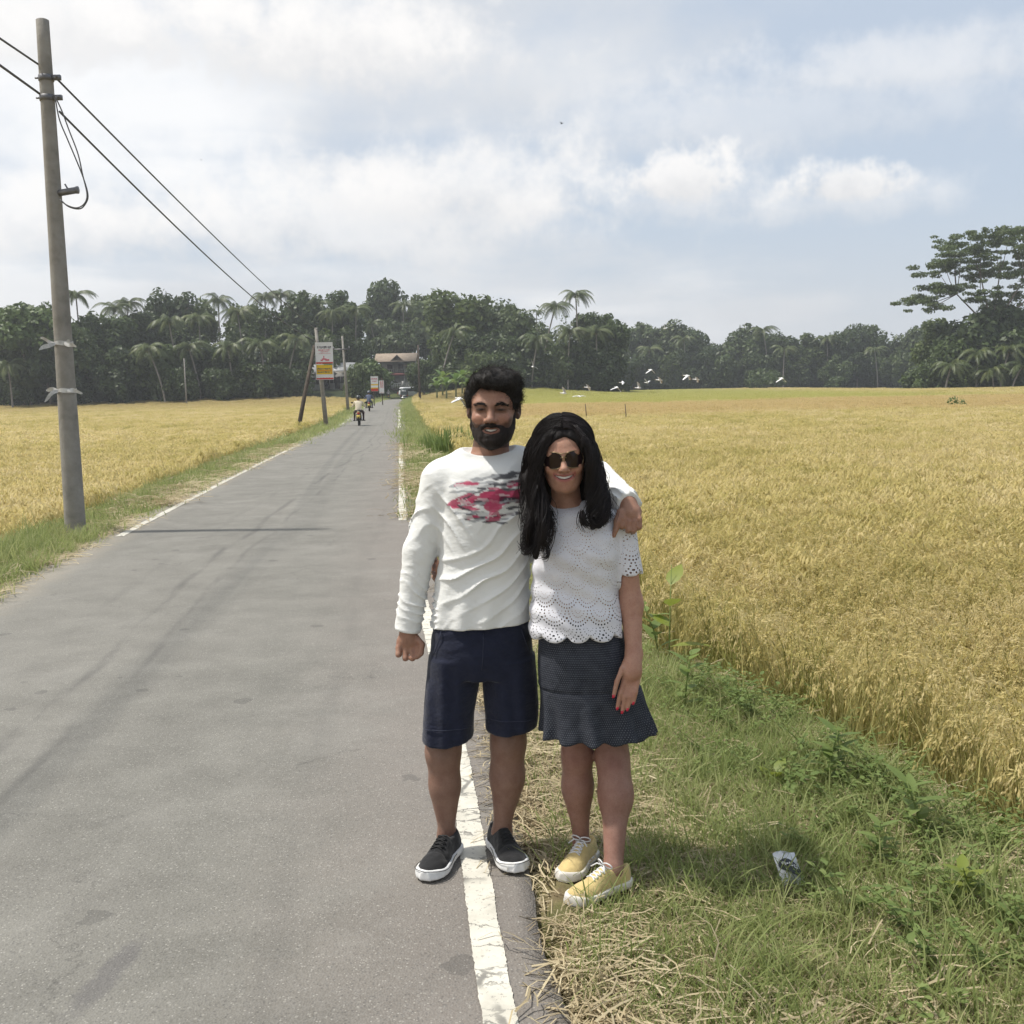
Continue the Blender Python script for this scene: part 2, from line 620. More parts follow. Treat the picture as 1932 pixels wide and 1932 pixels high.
    # one old oil patch low in the left lane
    a = t.vmath('SUBTRACT', uv, (-1.13, 3.02, 0.0))
    ax, ay, _ = t.sep(a)[:3]
    pr = t.math('ADD', t.math('POWER', t.math('DIVIDE', t.math('SUBTRACT', ax, t.math('MULTIPLY', ay, 0.22)), 0.05), 2.0), t.math('POWER', t.math('DIVIDE', ay, 0.24), 2.0))
    pm = t.math('SUBTRACT', 1.0, t.maprange(t.math('ADD', pr, t.math('MULTIPLY', t.math('SUBTRACT', t.noise(p, 14, 4, 0.7), 0.5), 2.4)), 0.2, 1.3))
    c = t.mix(t.math('MULTIPLY', pm, 0.45), c, (0.085, 0.08, 0.085))
    t.put(b.inputs['Base Color'], c)
    bp = t.new('ShaderNodeBump')
    bp.inputs['Strength'].default_value = 0.55
    bp.inputs['Distance'].default_value = 0.006
    t.put(bp.inputs['Height'], t.math('ADD', t.math('MULTIPLY', vo.outputs['Distance'], 0.6), t.math('MULTIPLY', fine, 0.5)))
    t.put(b.inputs['Normal'], bp.outputs[0])
    return m


def road_edge(S, Y):
    out = S.copy()
    w = 0.035 * fbm2(Y, Y * 0.3, 21, 4, 3.2) + 0.05 * fbm2(Y, Y * 0.2, 23, 3, 0.6)
    wl = 0.07 * fbm2(Y, Y * 0.3, 25, 4, 2.2) + 0.09 * fbm2(Y, Y * 0.2, 27, 3, 0.5)
    out[:, -1] += w[:, -1]
    out[:, -2] += w[:, -2]
    out[:, 0] += wl[:, 0]
    out[:, 1] += wl[:, 1]
    return out


def road_zf(x, y):
    s = x - RL(y)
    lip = np.where((s > 0.205) | (s < -LINE_GAP - 0.27), 0.0, 0.0)
    return road_z(y) + 0.012 - 0.010 * np.abs((s + 1.7) / 2.0) ** 2 + 0.3 * sstep(200, 236, y)


_ys = np.concatenate([[-40, -10, 0], np.arange(1.0, 14, 0.06), np.arange(14, 40, 0.2), np.arange(40, 120, 1.0), np.arange(120, 237, 4.0)])
_ss = np.array([-LINE_GAP - 0.30, -LINE_GAP - 0.22, -3.0, -2.4, -1.7, -1.0, -0.4, 0.12, 0.19])
rme = sheet('road', _ss, _ys, road_zf, m_asphalt(), road_edge)
# thickness: turn the outer columns down to make the broken edge of the tarmac
road = obj('road', rme)
tag(road, kind='structure')
_ms = road.modifiers.new('thick', 'SOLIDIFY')
_ms.thickness = 0.05
_ms.offset = -1.0


# ------------------------------------------------------------------ painted edge lines
def m_paint():
    m, t, b = material('road_paint', rough=0.7, spec=0.25)
    uv = t.new('ShaderNodeUVMap', uv_map='sy').outputs[0]
    p = t.new('ShaderNodeNewGeometry').outputs['Position']
    s, y, _ = t.sep(uv)[:3]
    n = t.noise(p, 7, 5, 0.65)
    c = t.ramp(n, [(0.25, (0.43, 0.41, 0.35)), (0.55, (0.58, 0.555, 0.48)), (0.8, (0.66, 0.63, 0.55))])
    # drying cracks run across the stripe
    w = t.math('MULTIPLY', t.math('SUBTRACT', t.noise(p, 16, 4, 0.65), 0.5), 0.10)
    vv = t.comb(t.math('MULTIPLY', s, 2.6), t.math('ADD', t.math('MULTIPLY', y, 10.0), t.math('MULTIPLY', w, 12.0)), 0.0)
    vo = t.new('ShaderNodeTexVoronoi', feature='DISTANCE_TO_EDGE')
    t.put(vo.inputs['Vector'], vv)
    vo.inputs['Scale'].default_value = 1.0
    crack = t.math('SUBTRACT', 1.0, t.maprange(vo.outputs['Distance'], 0.012, 0.04))
    keep = t.maprange(t.noise(p, 5.0, 2, 0.5), 0.36, 0.52)
    c = t.mix(t.math('MULTIPLY', t.math('MULTIPLY', crack, keep), 0.8), c, (0.13, 0.125, 0.115))
    pit = t.math('GREATER_THAN', t.noise(p, 60, 3, 0.7), 0.62)
    c = t.mix(t.math('MULTIPLY', pit, 0.6), c, (0.2, 0.19, 0.175))
    t.put(b.inputs['Base Color'], c)
    return m


PAINT = m_paint()


def line_piece(y0, y1, s0, width, seed):
    step = 0.012 if y0 < 6 else (0.05 if y0 < 20 else 0.25)
    ys = np.arange(y0, y1, step)
    wob = 0.008 * fbm2(ys, ys * 0.1, seed, 3, 0.9)
    ra = np.random.default_rng(seed)
    eL = s0 - width / 2 + wob + 0.004 * fbm2(ys, ys, seed + 1, 4, 14.0) + ra.normal(0, 0.0012, len(ys))
    eR = s0 + width / 2 + wob + 0.004 * fbm2(ys, ys, seed + 2, 4, 14.0) + ra.normal(0, 0.0012, len(ys))
    n = len(ys)
    S = np.stack([eL, eR], 1)
    Y = np.stack([ys, ys], 1)
    X = RL(Y) + S
    Z = road_zf(X, Y) + 0.004
    v = np.stack([X, Y, Z], -1).reshape(-1, 3)
    i = np.arange(n * 2).reshape(n, 2)
    q = np.stack([i[:-1, 0], i[:-1, 1], i[1:, 1], i[1:, 0]], -1)
    me = mesh_np('painted_line', v, q, PAINT, False)
    uv = me.uv_layers.new(name='sy')
    li = np.zeros(len(me.loops), np.int32)
    me.loops.foreach_get('vertex_index', li)
    uv.data.foreach_set('uv', np.stack([S.ravel()[li], Y.ravel()[li]], 1).astype(np.float32).ravel())
    o = obj('painted_line', me, road)
    return o


for _a, _b, _s0, _w, _sd in ((1.2, 10.6, 0.0, 0.095, 1), (14.1, 36.5, 0.0, 0.105, 2), (54.0, 92.0, -0.15, 0.15, 3),
                             (13.1, 36.8, -LINE_GAP, 0.10, 4), (60.0, 74.0, -LINE_GAP, 0.14, 5), (78.0, 118.0, -LINE_GAP, 0.14, 6),
                             (124.0, 205.0, -LINE_GAP, 0.15, 7)):
    line_piece(_a, _b, _s0, _w, _sd)
# ================================================================== growing things
def scatter(name, protos, pts, rotz, scl, idx, tilt=None):
    """one object that plants prototype meshes on points (geometry nodes)"""
    n = len(pts)
    me = bpy.data.meshes.new(name)
    me.vertices.add(n)
    me.vertices.foreach_set('co', np.asarray(pts, np.float32).ravel())
    rot = np.zeros((n, 3), np.float32)
    rot[:, 2] = rotz
    if tilt is not None:
        rot[:, :2] = tilt
    at = me.attributes.new('rot', 'FLOAT_VECTOR', 'POINT')
    at.data.foreach_set('vector', rot.ravel())
    at = me.attributes.new('scl', 'FLOAT', 'POINT')
    at.data.foreach_set('value', np.asarray(scl, np.float32))
    at = me.attributes.new('idx', 'INT', 'POINT')
    at.data.foreach_set('value', np.asarray(idx, np.int32))
    ng = bpy.data.node_groups.new(name, 'GeometryNodeTree')
    ng.interface.new_socket('Geometry', in_out='INPUT', socket_type='NodeSocketGeometry')
    ng.interface.new_socket('Geometry', in_out='OUTPUT', socket_type='NodeSocketGeometry')
    gi = ng.nodes.new('NodeGroupInput')
    go = ng.nodes.new('NodeGroupOutput')
    ip = ng.nodes.new('GeometryNodeInstanceOnPoints')
    jn = ng.nodes.new('GeometryNodeJoinGeometry')
    for pm in reversed(protos):      # the join node stacks its inputs last-first
        po = bpy.data.objects.new(pm.name + '_pattern', pm)
        oi = ng.nodes.new('GeometryNodeObjectInfo')
        oi.inputs['Object'].default_value = po
        oi.inputs['As Instance'].default_value = True
        ng.links.new(oi.outputs['Geometry'], jn.inputs[0])

    def attr(nm, typ):
        a = ng.nodes.new('GeometryNodeInputNamedAttribute')
        a.data_type = typ
        a.inputs['Name'].default_value = nm
        return a.outputs['Attribute']
    ng.links.new(gi.outputs[0], ip.inputs['Points'])
    ng.links.new(jn.outputs[0], ip.inputs['Instance'])
    ip.inputs['Pick Instance'].default_value = True
    ng.links.new(attr('idx', 'INT'), ip.inputs['Instance Index'])
    ng.links.new(attr('rot', 'FLOAT_VECTOR'), ip.inputs['Rotation'])
    ng.links.new(attr('scl', 'FLOAT'), ip.inputs['Scale'])
    ng.links.new(ip.outputs[0], go.inputs[0])
    o = obj(name, me)
    md = o.modifiers.new('plant', 'NODES')
    md.node_group = ng
    return o


def blade(mb, base, ang, h, lean, w, seg=3, curl=1.6, twist=0.0):
    """one grass blade: a tapering strip bending over"""
    d = np.array([math.cos(ang), math.sin(ang), 0])
    side = np.array([-math.sin(ang + twist), math.cos(ang + twist), 0])
    v = []
    for i in range(seg + 1):
        t = i / seg
        p = np.asarray(base) + d * lean * t ** curl + np.array([0, 0, h * (t - 0.28 * (lean / max(h, .01)) * t ** 3)])
        ww = w * (1 - t) ** 0.6 * (0.55 + 0.45 * min(1, t * 4)) / 2
        if i == seg:
            v.append(p)
        else:
            v += [p - side * ww, p + side * ww]
    q = [(2 * i, 2 * i + 1, 2 * i + 3, 2 * i + 2) for i in range(seg - 1)]
    mb.add(v, q, [(2 * (seg - 1), 2 * (seg - 1) + 1, 2 * seg)])


# ------------------------------------------------------------------ rice
def m_rice(name, stops, transl):
    m, t, b = material(name, rough=0.6, spec=0.2)
    p = t.new('ShaderNodeNewGeometry').outputs['Position']
    px, py, pz = t.sep(p)[:3]
    oi = t.new('ShaderNodeObjectInfo')
    big = t.noise(p, 0.13, 4, 0.6)
    f = t.math('ADD', t.math('MULTIPLY', t.math('SUBTRACT', big, 0.5), 1.3), t.math('MULTIPLY', oi.outputs['Random'], 0.55))
    f = t.math('ADD', f, 0.22, clamp=True)
    c = t.ramp(f, stops)
    # plots beyond differ in ripeness: a tan strip, then a greener one
    wy = t.math('ADD', py, t.math('MULTIPLY', t.math('SUBTRACT', t.noise(p, 0.05, 2, 0.5), 0.5), 12.0))
    tan = t.math('MULTIPLY', t.maprange(wy, 62, 72), t.math('SUBTRACT', 1.0, t.maprange(wy, 104, 112)))
    rightside = t.maprange(px, -6.0, -2.0)
    c = t.mix(t.math('MULTIPLY', t.math('MULTIPLY', tan, rightside), 0.75), c, (0.58, 0.44, 0.21))
    green = t.math('MULTIPLY', t.maprange(wy, 106, 116), t.math('SUBTRACT', 1.0, t.maprange(px, 38, 60)))
    c = t.mix(t.math('MULTIPLY', t.math('MULTIPLY', green, rightside), 0.7), c, (0.42, 0.44, 0.11))
    lt = t.math('MULTIPLY', t.maprange(wy, 110, 150), t.math('SUBTRACT', 1.0, rightside))
    c = t.mix(t.math('MULTIPLY', lt, 0.5), c, (0.46, 0.36, 0.16))
    t.put(b.inputs['Base Color'], c)
    tr = t.new('ShaderNodeBsdfTranslucent')
    t.put(tr.inputs['Color'], c)
    mx = t.new('ShaderNodeMixShader')
    mx.inputs[0].default_value = transl
    t.l.new(b.outputs[0], mx.inputs[1])
    t.l.new(tr.outputs[0], mx.inputs[2])
    t.l.new(mx.outputs[0], t.n['Material Output'].inputs['Surface'])
    return m


M_RLEAF = m_rice('rice_leaf', [(0.1, (0.25, 0.29, 0.07)), (0.4, (0.42, 0.395, 0.14)), (0.75, (0.56, 0.50, 0.22)), (1.0, (0.68, 0.60, 0.34))], 0.55)
M_RGRAIN = m_rice('rice_grain', [(0.1, (0.47, 0.41, 0.145)), (0.45, (0.60, 0.505, 0.215)), (0.8, (0.68, 0.57, 0.30)), (1.0, (0.73, 0.63, 0.38))], 0.5)


def rice_near(seed):
    r = np.random.default_rng(seed)
    lf, gr = MB(), MB()
    for _ in range(17):
        a = r.uniform(0, 6.28)
        b = (r.normal(0, 0.035), r.normal(0, 0.035), 0)
        blade(lf, b, a, r.uniform(0.45, 0.82), r.uniform(0.08, 0.36), r.uniform(0.008, 0.013), 4, 1.7, r.uniform(-1, 1))
    for _ in range(9):
        a = r.uniform(0, 6.28)
        d = np.array([math.cos(a), math.sin(a), 0])
        b = np.array([r.normal(0, 0.03), r.normal(0, 0.03), 0])
        h = r.uniform(0.60, 0.82)
        reach = r.uniform(0.16, 0.34)
        ts = np.linspace(0, 1, 9)
        # the panicle leans over and hangs
        pts = np.array([b + d * reach * (max(0, t - 0.25) / 0.75) ** 1.5 + np.array([0, 0, h * (1 - (1 - min(t / 0.72, 1)) ** 1.5) - (0.16 * (max(0, t - 0.66) / 0.34) ** 1.7)]) for t in ts])
        lf.tube(pts[:6], 0.0022, 3, False)
        for i in range(34):
            t = r.uniform(0.52, 1.0)
            k = t * 8
            i0 = int(min(7, k))
            p = pts[i0] + (pts[i0 + 1] - pts[i0]) * (k - i0)
            g = r.normal(0, 1, 3)
            g /= np.linalg.norm(g)
            ax = (pts[i0 + 1] - pts[i0])
            ax = ax / np.linalg.norm(ax) + np.array([0, 0, -0.5]) + 0.4 * g
            ax /= np.linalg.norm(ax)
            p = p + g * r.uniform(0.003, 0.022)
            s = np.cross(ax, r.normal(0, 1, 3))
            s /= np.linalg.norm(s)
            L, wd = r.uniform(0.010, 0.017), r.uniform(0.0035, 0.005)
            gr.add([p - ax * L, p + s * wd, p + ax * L, p - s * wd], [(0, 1, 2, 3)])
    n = lf.n
    v = np.concatenate(lf.v + gr.v)
    ql, tl = np.concatenate(lf.q), np.concatenate(lf.t)
    qg = np.concatenate(gr.q) + n
    return mesh_np('rice_clump', v, [ql, qg, tl], [M_RLEAF, M_RGRAIN], False, mat_idx=[0] * len(ql) + [1] * len(qg) + [0] * len(tl))


def rice_far(seed, rad, nb, ng, ws, hh=0.78):
    r = np.random.default_rng(seed)
    lf, gr = MB(), MB()
    for _ in range(nb):
        a = r.uniform(0, 6.28)
        b = (r.uniform(-rad, rad), r.uniform(-rad, rad), 0)
        blade(lf, b, a, r.uniform(0.55, 1.0) * hh, r.uniform(0.05, 0.28), r.uniform(0.012, 0.02) * ws, 2, 1.6, r.uniform(-1.5, 1.5))
    for _ in range(ng):
        a = r.uniform(0, 6.28)
        p = np.array([r.uniform(-rad, rad), r.uniform(-rad, rad), hh * r.uniform(0.72, 1.0)])
        d = np.array([math.cos(a), math.sin(a), 0])
        s = np.array([-d[1], d[0], 0]) * 0.014 * ws
        e = p + d * r.uniform(0.05, 0.12) * ws ** 0.5 - np.array([0, 0, r.uniform(0.05, 0.14)])
        m_ = (p + e) / 2 + np.array([0, 0, 0.02])
        gr.add([p, m_ - s, e, m_ + s], [(0, 1, 2, 3)])
    n = lf.n
    v = np.concatenate(lf.v + gr.v)
    ql, tl = np.concatenate(lf.q), np.concatenate(lf.t)
    qg = np.concatenate(gr.q) + n
    return mesh_np('rice_clump', v, [ql, qg, tl], [M_RLEAF, M_RGRAIN], False, mat_idx=[0] * len(ql) + [1] * len(qg) + [0] * len(tl))


RICE_PROTO = [rice_near(100 + i) for i in range(5)] + [rice_far(200 + i, 0.15, 40, 55, 0.95) for i in range(4)] + \
             [rice_far(300 + i, 0.36, 90, 110, 1.7) for i in range(4)]


def jitter_grid(x0, x1, y0, y1, step, rng):
    xs, ys = np.meshgrid(np.arange(x0, x1, step), np.arange(y0, y1, step))
    p = np.stack([xs.ravel(), ys.ravel()], 1)
    return p + rng.uniform(-0.48, 0.48, p.shape) * step


def in_view(p, margin=1.0):
    return (np.abs(p[:, 0]) < p[:, 1] * 0.50 + margin)


def rice_field(name, side, label):
    rng = np.random.default_rng(31 if side > 0 else 32)
    P_, I_, S_ = [], [], []
    bands = ((2.4, 17.0, 0.125, 0, 5), (9.0, 48.0, 0.205, 5, 9), (30.0, 178.0 if side < 0 else 300.0, 0.60, 9, 13))
    for y0, y1, st, i0, i1 in bands:
        half = y1 * 0.52 + 3
        p = jitter_grid(-half if side < 0 else -18.0, half if side > 0 else 0.0, y0, y1, st, rng)
        p = p[in_view(p, 2.0 + 0.04 * y1)]
        # the bands melt into each other
        fade = np.ones(len(p))
        if y0 > 3:
            fade *= sstep(y0, y0 * 1.55, p[:, 1])
        if y1 < 100:
            fade *= sstep(y1, y1 * 0.6, p[:, 1])
        p = p[rng.uniform(0, 1, len(p)) < fade ** 0.7]
        s = p[:, 0] - RL(p[:, 1])
        e = np.interp(p[:, 1], [2.5, 4.5, 5.2, 8.0, 12.0], [2.5, 2.2, 1.95, 1.6, 1.5]) + 0.16 * fbm2(p[:, 0], p[:, 1], 41, 4, 1.4)
        if side > 0:
            keep = s > e
            # edge of the far wood on the right and behind the couple
            lim = np.where(p[:, 0] < 18, 196, np.where(p[:, 0] > 66, 176, 285))
            keep &= p[:, 1] < lim
        else:
            keep = (-LINE_GAP - s) > 1.75 + 0.25 * fbm2(p[:, 0], p[:, 1], 43, 4, 1.1)
            keep &= p[:, 1] < 176
        p = p[keep]
        # a thin bund path crosses the field
        if side > 0:
            bund = np.abs(p[:, 1] - 72 - 0.25 * (p[:, 0] - 10)) < 0.7
            p = p[~(bund & (p[:, 0] > 2))]
        z = ground_z(p[:, 0], p[:, 1])
        P_.append(np.column_stack([p, z]))
        I_.append(rng.integers(i0, i1, len(p)))
        sc = rng.uniform(0.82, 1.12, len(p)) * (1 + 0.08 * fbm2(p[:, 0], p[:, 1], 44, 3, 0.35))
        S_.append(sc)
    pts = np.concatenate(P_)
    n = len(pts)
    o = scatter(name, RICE_PROTO, pts, rng.uniform(0, 6.28, n), np.concatenate(S_), np.concatenate(I_), rng.normal(0, 0.09, (n, 2)))
    return tag(o, label, 'rice', kind='stuff')


rice_field('rice_field', 1, 'golden ripe rice filling the paddy right of the road')
rice_field('rice_field', -1, 'golden ripe rice filling the paddy left of the road')

# ------------------------------------------------------------------ verge: grass, straw, weeds
M_GRASS = leaf_mat('grass_blade', [(0.0, (0.17, 0.215, 0.065)), (0.4, (0.26, 0.31, 0.105)), (0.75, (0.38, 0.395, 0.175)), (1.0, (0.52, 0.485, 0.28))], 0.6, 0.5)
M_STRAW = leaf_mat('dry_straw', [(0.0, (0.32, 0.25, 0.15)), (0.5, (0.48, 0.40, 0.25)), (1.0, (0.64, 0.56, 0.38))], 0.6, 0.3)
M_WEED = leaf_mat('weed_leaf', [(0.0, (0.14, 0.20, 0.06)), (0.5, (0.22, 0.29, 0.09)), (1.0, (0.34, 0.39, 0.15))], 0.55, 0.5)


def grass_tuft(seed, n=18, h=(0.05, 0.17), rad=0.05, w=0.006):
    r = np.random.default_rng(seed)
    mb = MB()
    for _ in range(n):
        hh = r.uniform(*h)
        blade(mb, (r.normal(0, rad), r.normal(0, rad), -0.005), r.uniform(0, 6.28), hh, hh * r.uniform(0.3, 1.1), w * r.uniform(0.7, 1.5), 3, 1.6, r.uniform(-1, 1))
    return mb.data('grass_tuft', M_GRASS)


def straw_patch(seed, n=46):
    r = np.random.default_rng(seed)
    mb = MB()
    for _ in range(n):
        c = np.array([r.normal(0, 0.07), r.normal(0, 0.07), r.uniform(0.0, 0.035)])
        a = r.uniform(0, 6.28)
        L = r.uniform(0.05, 0.20)
        bend = r.normal(0, 0.35)
        w = r.uniform(0.0012, 0.003)
        v = []
        pos = c.copy()
        up = r.uniform(-0.05, 0.28)
        for i in range(4):
            d = np.array([math.cos(a), math.sin(a), up])
            sd = np.array([-math.sin(a), math.cos(a), 0.4]) * w
            v += [pos - sd, pos + sd]
            pos = pos + d * L / 3
            a += bend
            up -= 0.16
        mb.add(v, [(2 * i, 2 * i + 1, 2 * i + 3, 2 * i + 2) for i in range(3)])
    return mb.data('straw_patch', M_STRAW)


def leaf_quad(mb, p, d, nrm, L, w, fold=0.12, seg=3):
    """ovate leaf blade from p along d"""
    d = d / np.linalg.norm(d)
    s = np.cross(d, nrm)
    s /= np.linalg.norm(s) + 1e-9
    n = np.cross(s, d)
    v, prof = [p], [0.0]
    for i in range(1, seg + 1):
        t = i / (seg + 0.6)
        ww = w * math.sin(math.pi * min(1, t ** 0.75)) * 0.5
        c = p + d * L * t + n * (-0.35 * L * t * t * 0.5)
        v += [c - s * ww + n * fold * ww, c, c + s * ww + n * fold * ww]
    v.append(p + d * L - n * 0.2 * L)
    t_, q = [(0, 2, 1), (0, 3, 2)], []
    for i in range(seg - 1):
        a = 1 + 3 * i
        q += [(a, a + 1, a + 4, a + 3), (a + 1, a + 2, a + 5, a + 4)]
    a = 1 + 3 * (seg - 1)
    e = len(v) - 1
    t_ += [(a, a + 1, e), (a + 1, a + 2, e)]
    mb.add(v, q, t_)


def weed(seed, stems=4, h=0.22, leaf=0.05, spread=0.08):
    r = np.random.default_rng(seed)
    mb = MB()
    for _ in range(stems):
        a = r.uniform(0, 6.28)
        hh = h * r.uniform(0.6, 1.2)
        pts = np.array([[math.cos(a) * spread * 2.2 * t ** 1.3 + 0, math.sin(a) * spread * 2.2 * t ** 1.3, hh * t ** 0.85] for t in np.linspace(0, 1, 5)])
        mb.tube(pts, np.linspace(0.003, 0.0012, 5), 3, False)
        for i in range(9):
            t = r.uniform(0.2, 1.0)
            k = min(3, int(t * 4))
            p = pts[k] + (pts[k + 1] - pts[k]) * (t * 4 - k)
            la = r.uniform(0, 6.28)
            d = np.array([math.cos(la), math.sin(la), r.uniform(0.0, 0.6)])
            leaf_quad(mb, p, d, np.array([0, 0, 1.0]), leaf * r.uniform(0.6, 1.4), leaf * r.uniform(0.4, 0.75))
    return mb.data('weed', M_WEED)


V_PROTO = [grass_tuft(1), grass_tuft(2), grass_tuft(3, 14, (0.1, 0.26), 0.05, 0.007),
           straw_patch(4), straw_patch(5), straw_patch(6, 60),
           weed(7, 5, 0.2, 0.038), weed(8, 6, 0.14, 0.028), weed(9, 4, 0.28, 0.055, 0.1),
           grass_tuft(10, 22, (0.2, 0.48), 0.07, 0.011), grass_tuft(11, 24, (0.08, 0.22), 0.16, 0.014),
           grass_tuft(12, 40, (0.15, 0.5), 0.4, 0.035)]


_fa, _fb, _fc, _fd, _fe, _ff = (GP(*q) for q in ((1184, 1672), (1055, 1720), (1120, 1615), (1052, 1680), (1502, 1690), (1502, 1700)))
FEET = [(_fa[0], _fa[1], _fb[0], _fb[1], 0.062), (_fc[0], _fc[1], _fd[0], _fd[1], 0.06), (_fe[0], _fe[1], _ff[0], _ff[1], 0.06)]


def verge(side):
    rng = np.random.default_rng(51 if side > 0 else 52)
    P_, I_, S_ = [], [], []

    def put(p, ids, smin, smax):
        if len(p) == 0:
            return
        P_.append(np.column_stack([p, ground_z(p[:, 0], p[:, 1]) - 0.005]))
        I_.append(rng.choice(ids, len(p)))
        S_.append(rng.uniform(smin, smax, len(p)))
    for y0, y1, st in ((1.9, 6.5, 0.040), (6.5, 14, 0.075), (14, 36, 0.16), (36, 210, 0.55)):
        lo = y1 * -0.52 - 6 if side < 0 else -25
        hi = 2.6 if side > 0 else 0.0
        ys = np.arange(y0, y1, st)
        d = np.arange(0.0, 3.0, st)
        D, Y = np.meshgrid(d, ys)
        D = D.ravel() + rng.uniform(-.5, .5, D.size) * st
        Y = Y.ravel() + rng.uniform(-.5, .5, Y.size) * st
        X = RL(Y) + 0.2 + D if side > 0 else RL(Y) - LINE_GAP - 0.24 - D
        p = np.stack([X, Y], 1)
        ok = in_view(p, 0.5)
        if side > 0 and y0 < 6:
            for (ax, ay, bx, by, rr) in FEET:
                ab = np.array([bx - ax, by - ay])
                tt = np.clip(((p[:, 0] - ax) * ab[0] + (p[:, 1] - ay) * ab[1]) / (ab @ ab), 0, 1)
                ok &= np.hypot(p[:, 0] - ax - tt * ab[0], p[:, 1] - ay - tt * ab[1]) > rr
        D, p = D[ok], p[ok]
        u = rng.uniform(0, 1, len(p))
        nz = fbm2(p[:, 0], p[:, 1], 61, 4, 2.4)
        nb = fbm2(p[:, 0], p[:, 1], 62, 3, 0.9)
        if y1 <= 14:
            if side > 0:
                # mown dry straw beside the tarmac, greener further out
                dry = np.clip(0.52 - 0.62 * D + 0.55 * nz + 0.30 * nb, 0.03, 0.85) * (D > -0.03)
                dry = np.where(D < 0.12, np.maximum(dry, 0.55), dry)
                a = (u < dry * 0.60)
                put(p[a], [3, 4, 5], 0.55, 1.1)
                g = (~a) & (D > 0.06) & (rng.uniform(0, 1, len(p)) < 1.05 - 0.8 * dry)
                put(p[g], [0, 0, 1, 1, 2], 0.45, 0.95)
                ls = rng.uniform(0, 1, len(p)) < 0.10 + 0.24 * np.clip(nb + nz * 0.5, 0, 1)
                put(p[ls], [3, 4], 0.5, 1.0)
                w = (rng.uniform(0, 1, len(p)) < 0.055 * sstep(0.62, 1.1, D) * (0.5 + 1.3 * np.clip(nz + 0.2, 0, 1)))
                put(p[w], [6, 7, 7, 7], 0.5, 1.0)
                tall = (rng.uniform(0, 1, len(p)) < 0.02 * sstep(0.95, 1.4, D))
                put(p[tall], [9, 2, 2], 0.45, 0.8)
                wb = (rng.uniform(0, 1, len(p)) < 0.04 * sstep(1.0, 1.3, D) * sstep(9, 4, p[:, 1]))
                put(p[wb], [7, 7, 6, 6], 0.6, 1.0)
            else:
                dry = np.clip(0.55 - 0.9 * D + 0.4 * nz, 0.02, 0.7)
                a = u < dry * 0.5
                put(p[a], [3, 4, 5], 0.9, 1.5)
                g = (~a) & (u < 0.8)
                put(p[g], [0, 1, 2, 2], 0.8, 1.3)
                tall = rng.uniform(0, 1, len(p)) < 0.16 * sstep(0.35, 0.9, D) * (0.6 + nz)
                put(p[tall], [9], 0.55, 1.0)
        elif y1 <= 36:
            a = u < np.clip(0.45 - 0.7 * D + 0.4 * nz, 0.02, 0.6) * 0.6
            put(p[a], [5], 1.6, 2.6)
            g = ~a
            put(p[g], [2, 2, 10, 10], 0.7, 1.1)
            tl = rng.uniform(0, 1, len(p)) < 0.10 * sstep(0.6, 1.2, D)
            put(p[tl], [9], 0.5, 0.9)
        else:
            put(p, [11, 11, 10], 0.42, 0.8)
    pts = np.concatenate(P_)
    n = len(pts)
    o = scatter('verge_grass', V_PROTO, pts, rng.uniform(0, 6.28, n), np.concatenate(S_), np.concatenate(I_), rng.normal(0, 0.12, (n, 2)))
    side_w = 'right' if side > 0 else 'left'
    return tag(o, f'green grass, weeds and mown dry straw on the {side_w} road verge', 'grass', kind='stuff')


verge(1)
verge(-1)
# ================================================================== trees
M_BARK = mottled('bark', [(0.25, (0.10, 0.085, 0.065)), (0.6, (0.20, 0.17, 0.135)), (0.85, (0.28, 0.25, 0.21))], 3.0, 0.9, 0.6, 12.0)
M_PALMBARK = mottled('palm_bark', [(0.25, (0.15, 0.135, 0.115)), (0.7, (0.30, 0.275, 0.24))], 2.0, 0.9, 0.4, 9.0)
GREENS = {
    'dark': leaf_mat('foliage_dark', [(0.0, (0.034, 0.055, 0.020)), (0.5, (0.062, 0.092, 0.030)), (1.0, (0.110, 0.140, 0.048))], 0.5, 0.32),
    'mid': leaf_mat('foliage_mid', [(0.0, (0.048, 0.075, 0.024)), (0.5, (0.085, 0.122, 0.036)), (1.0, (0.145, 0.18, 0.06))], 0.5, 0.35),
    'light': leaf_mat('foliage_light', [(0.0, (0.065, 0.105, 0.028)), (0.5, (0.115, 0.165, 0.045)), (1.0, (0.17, 0.21, 0.06))], 0.5, 0.3),
}
M_FROND = leaf_mat('palm_leaflet', [(0.0, (0.05, 0.075, 0.024)), (0.5, (0.095, 0.125, 0.038)), (0.85, (0.16, 0.18, 0.06)), (1.0, (0.24, 0.22, 0.085))], 0.45, 0.3, 0.4)


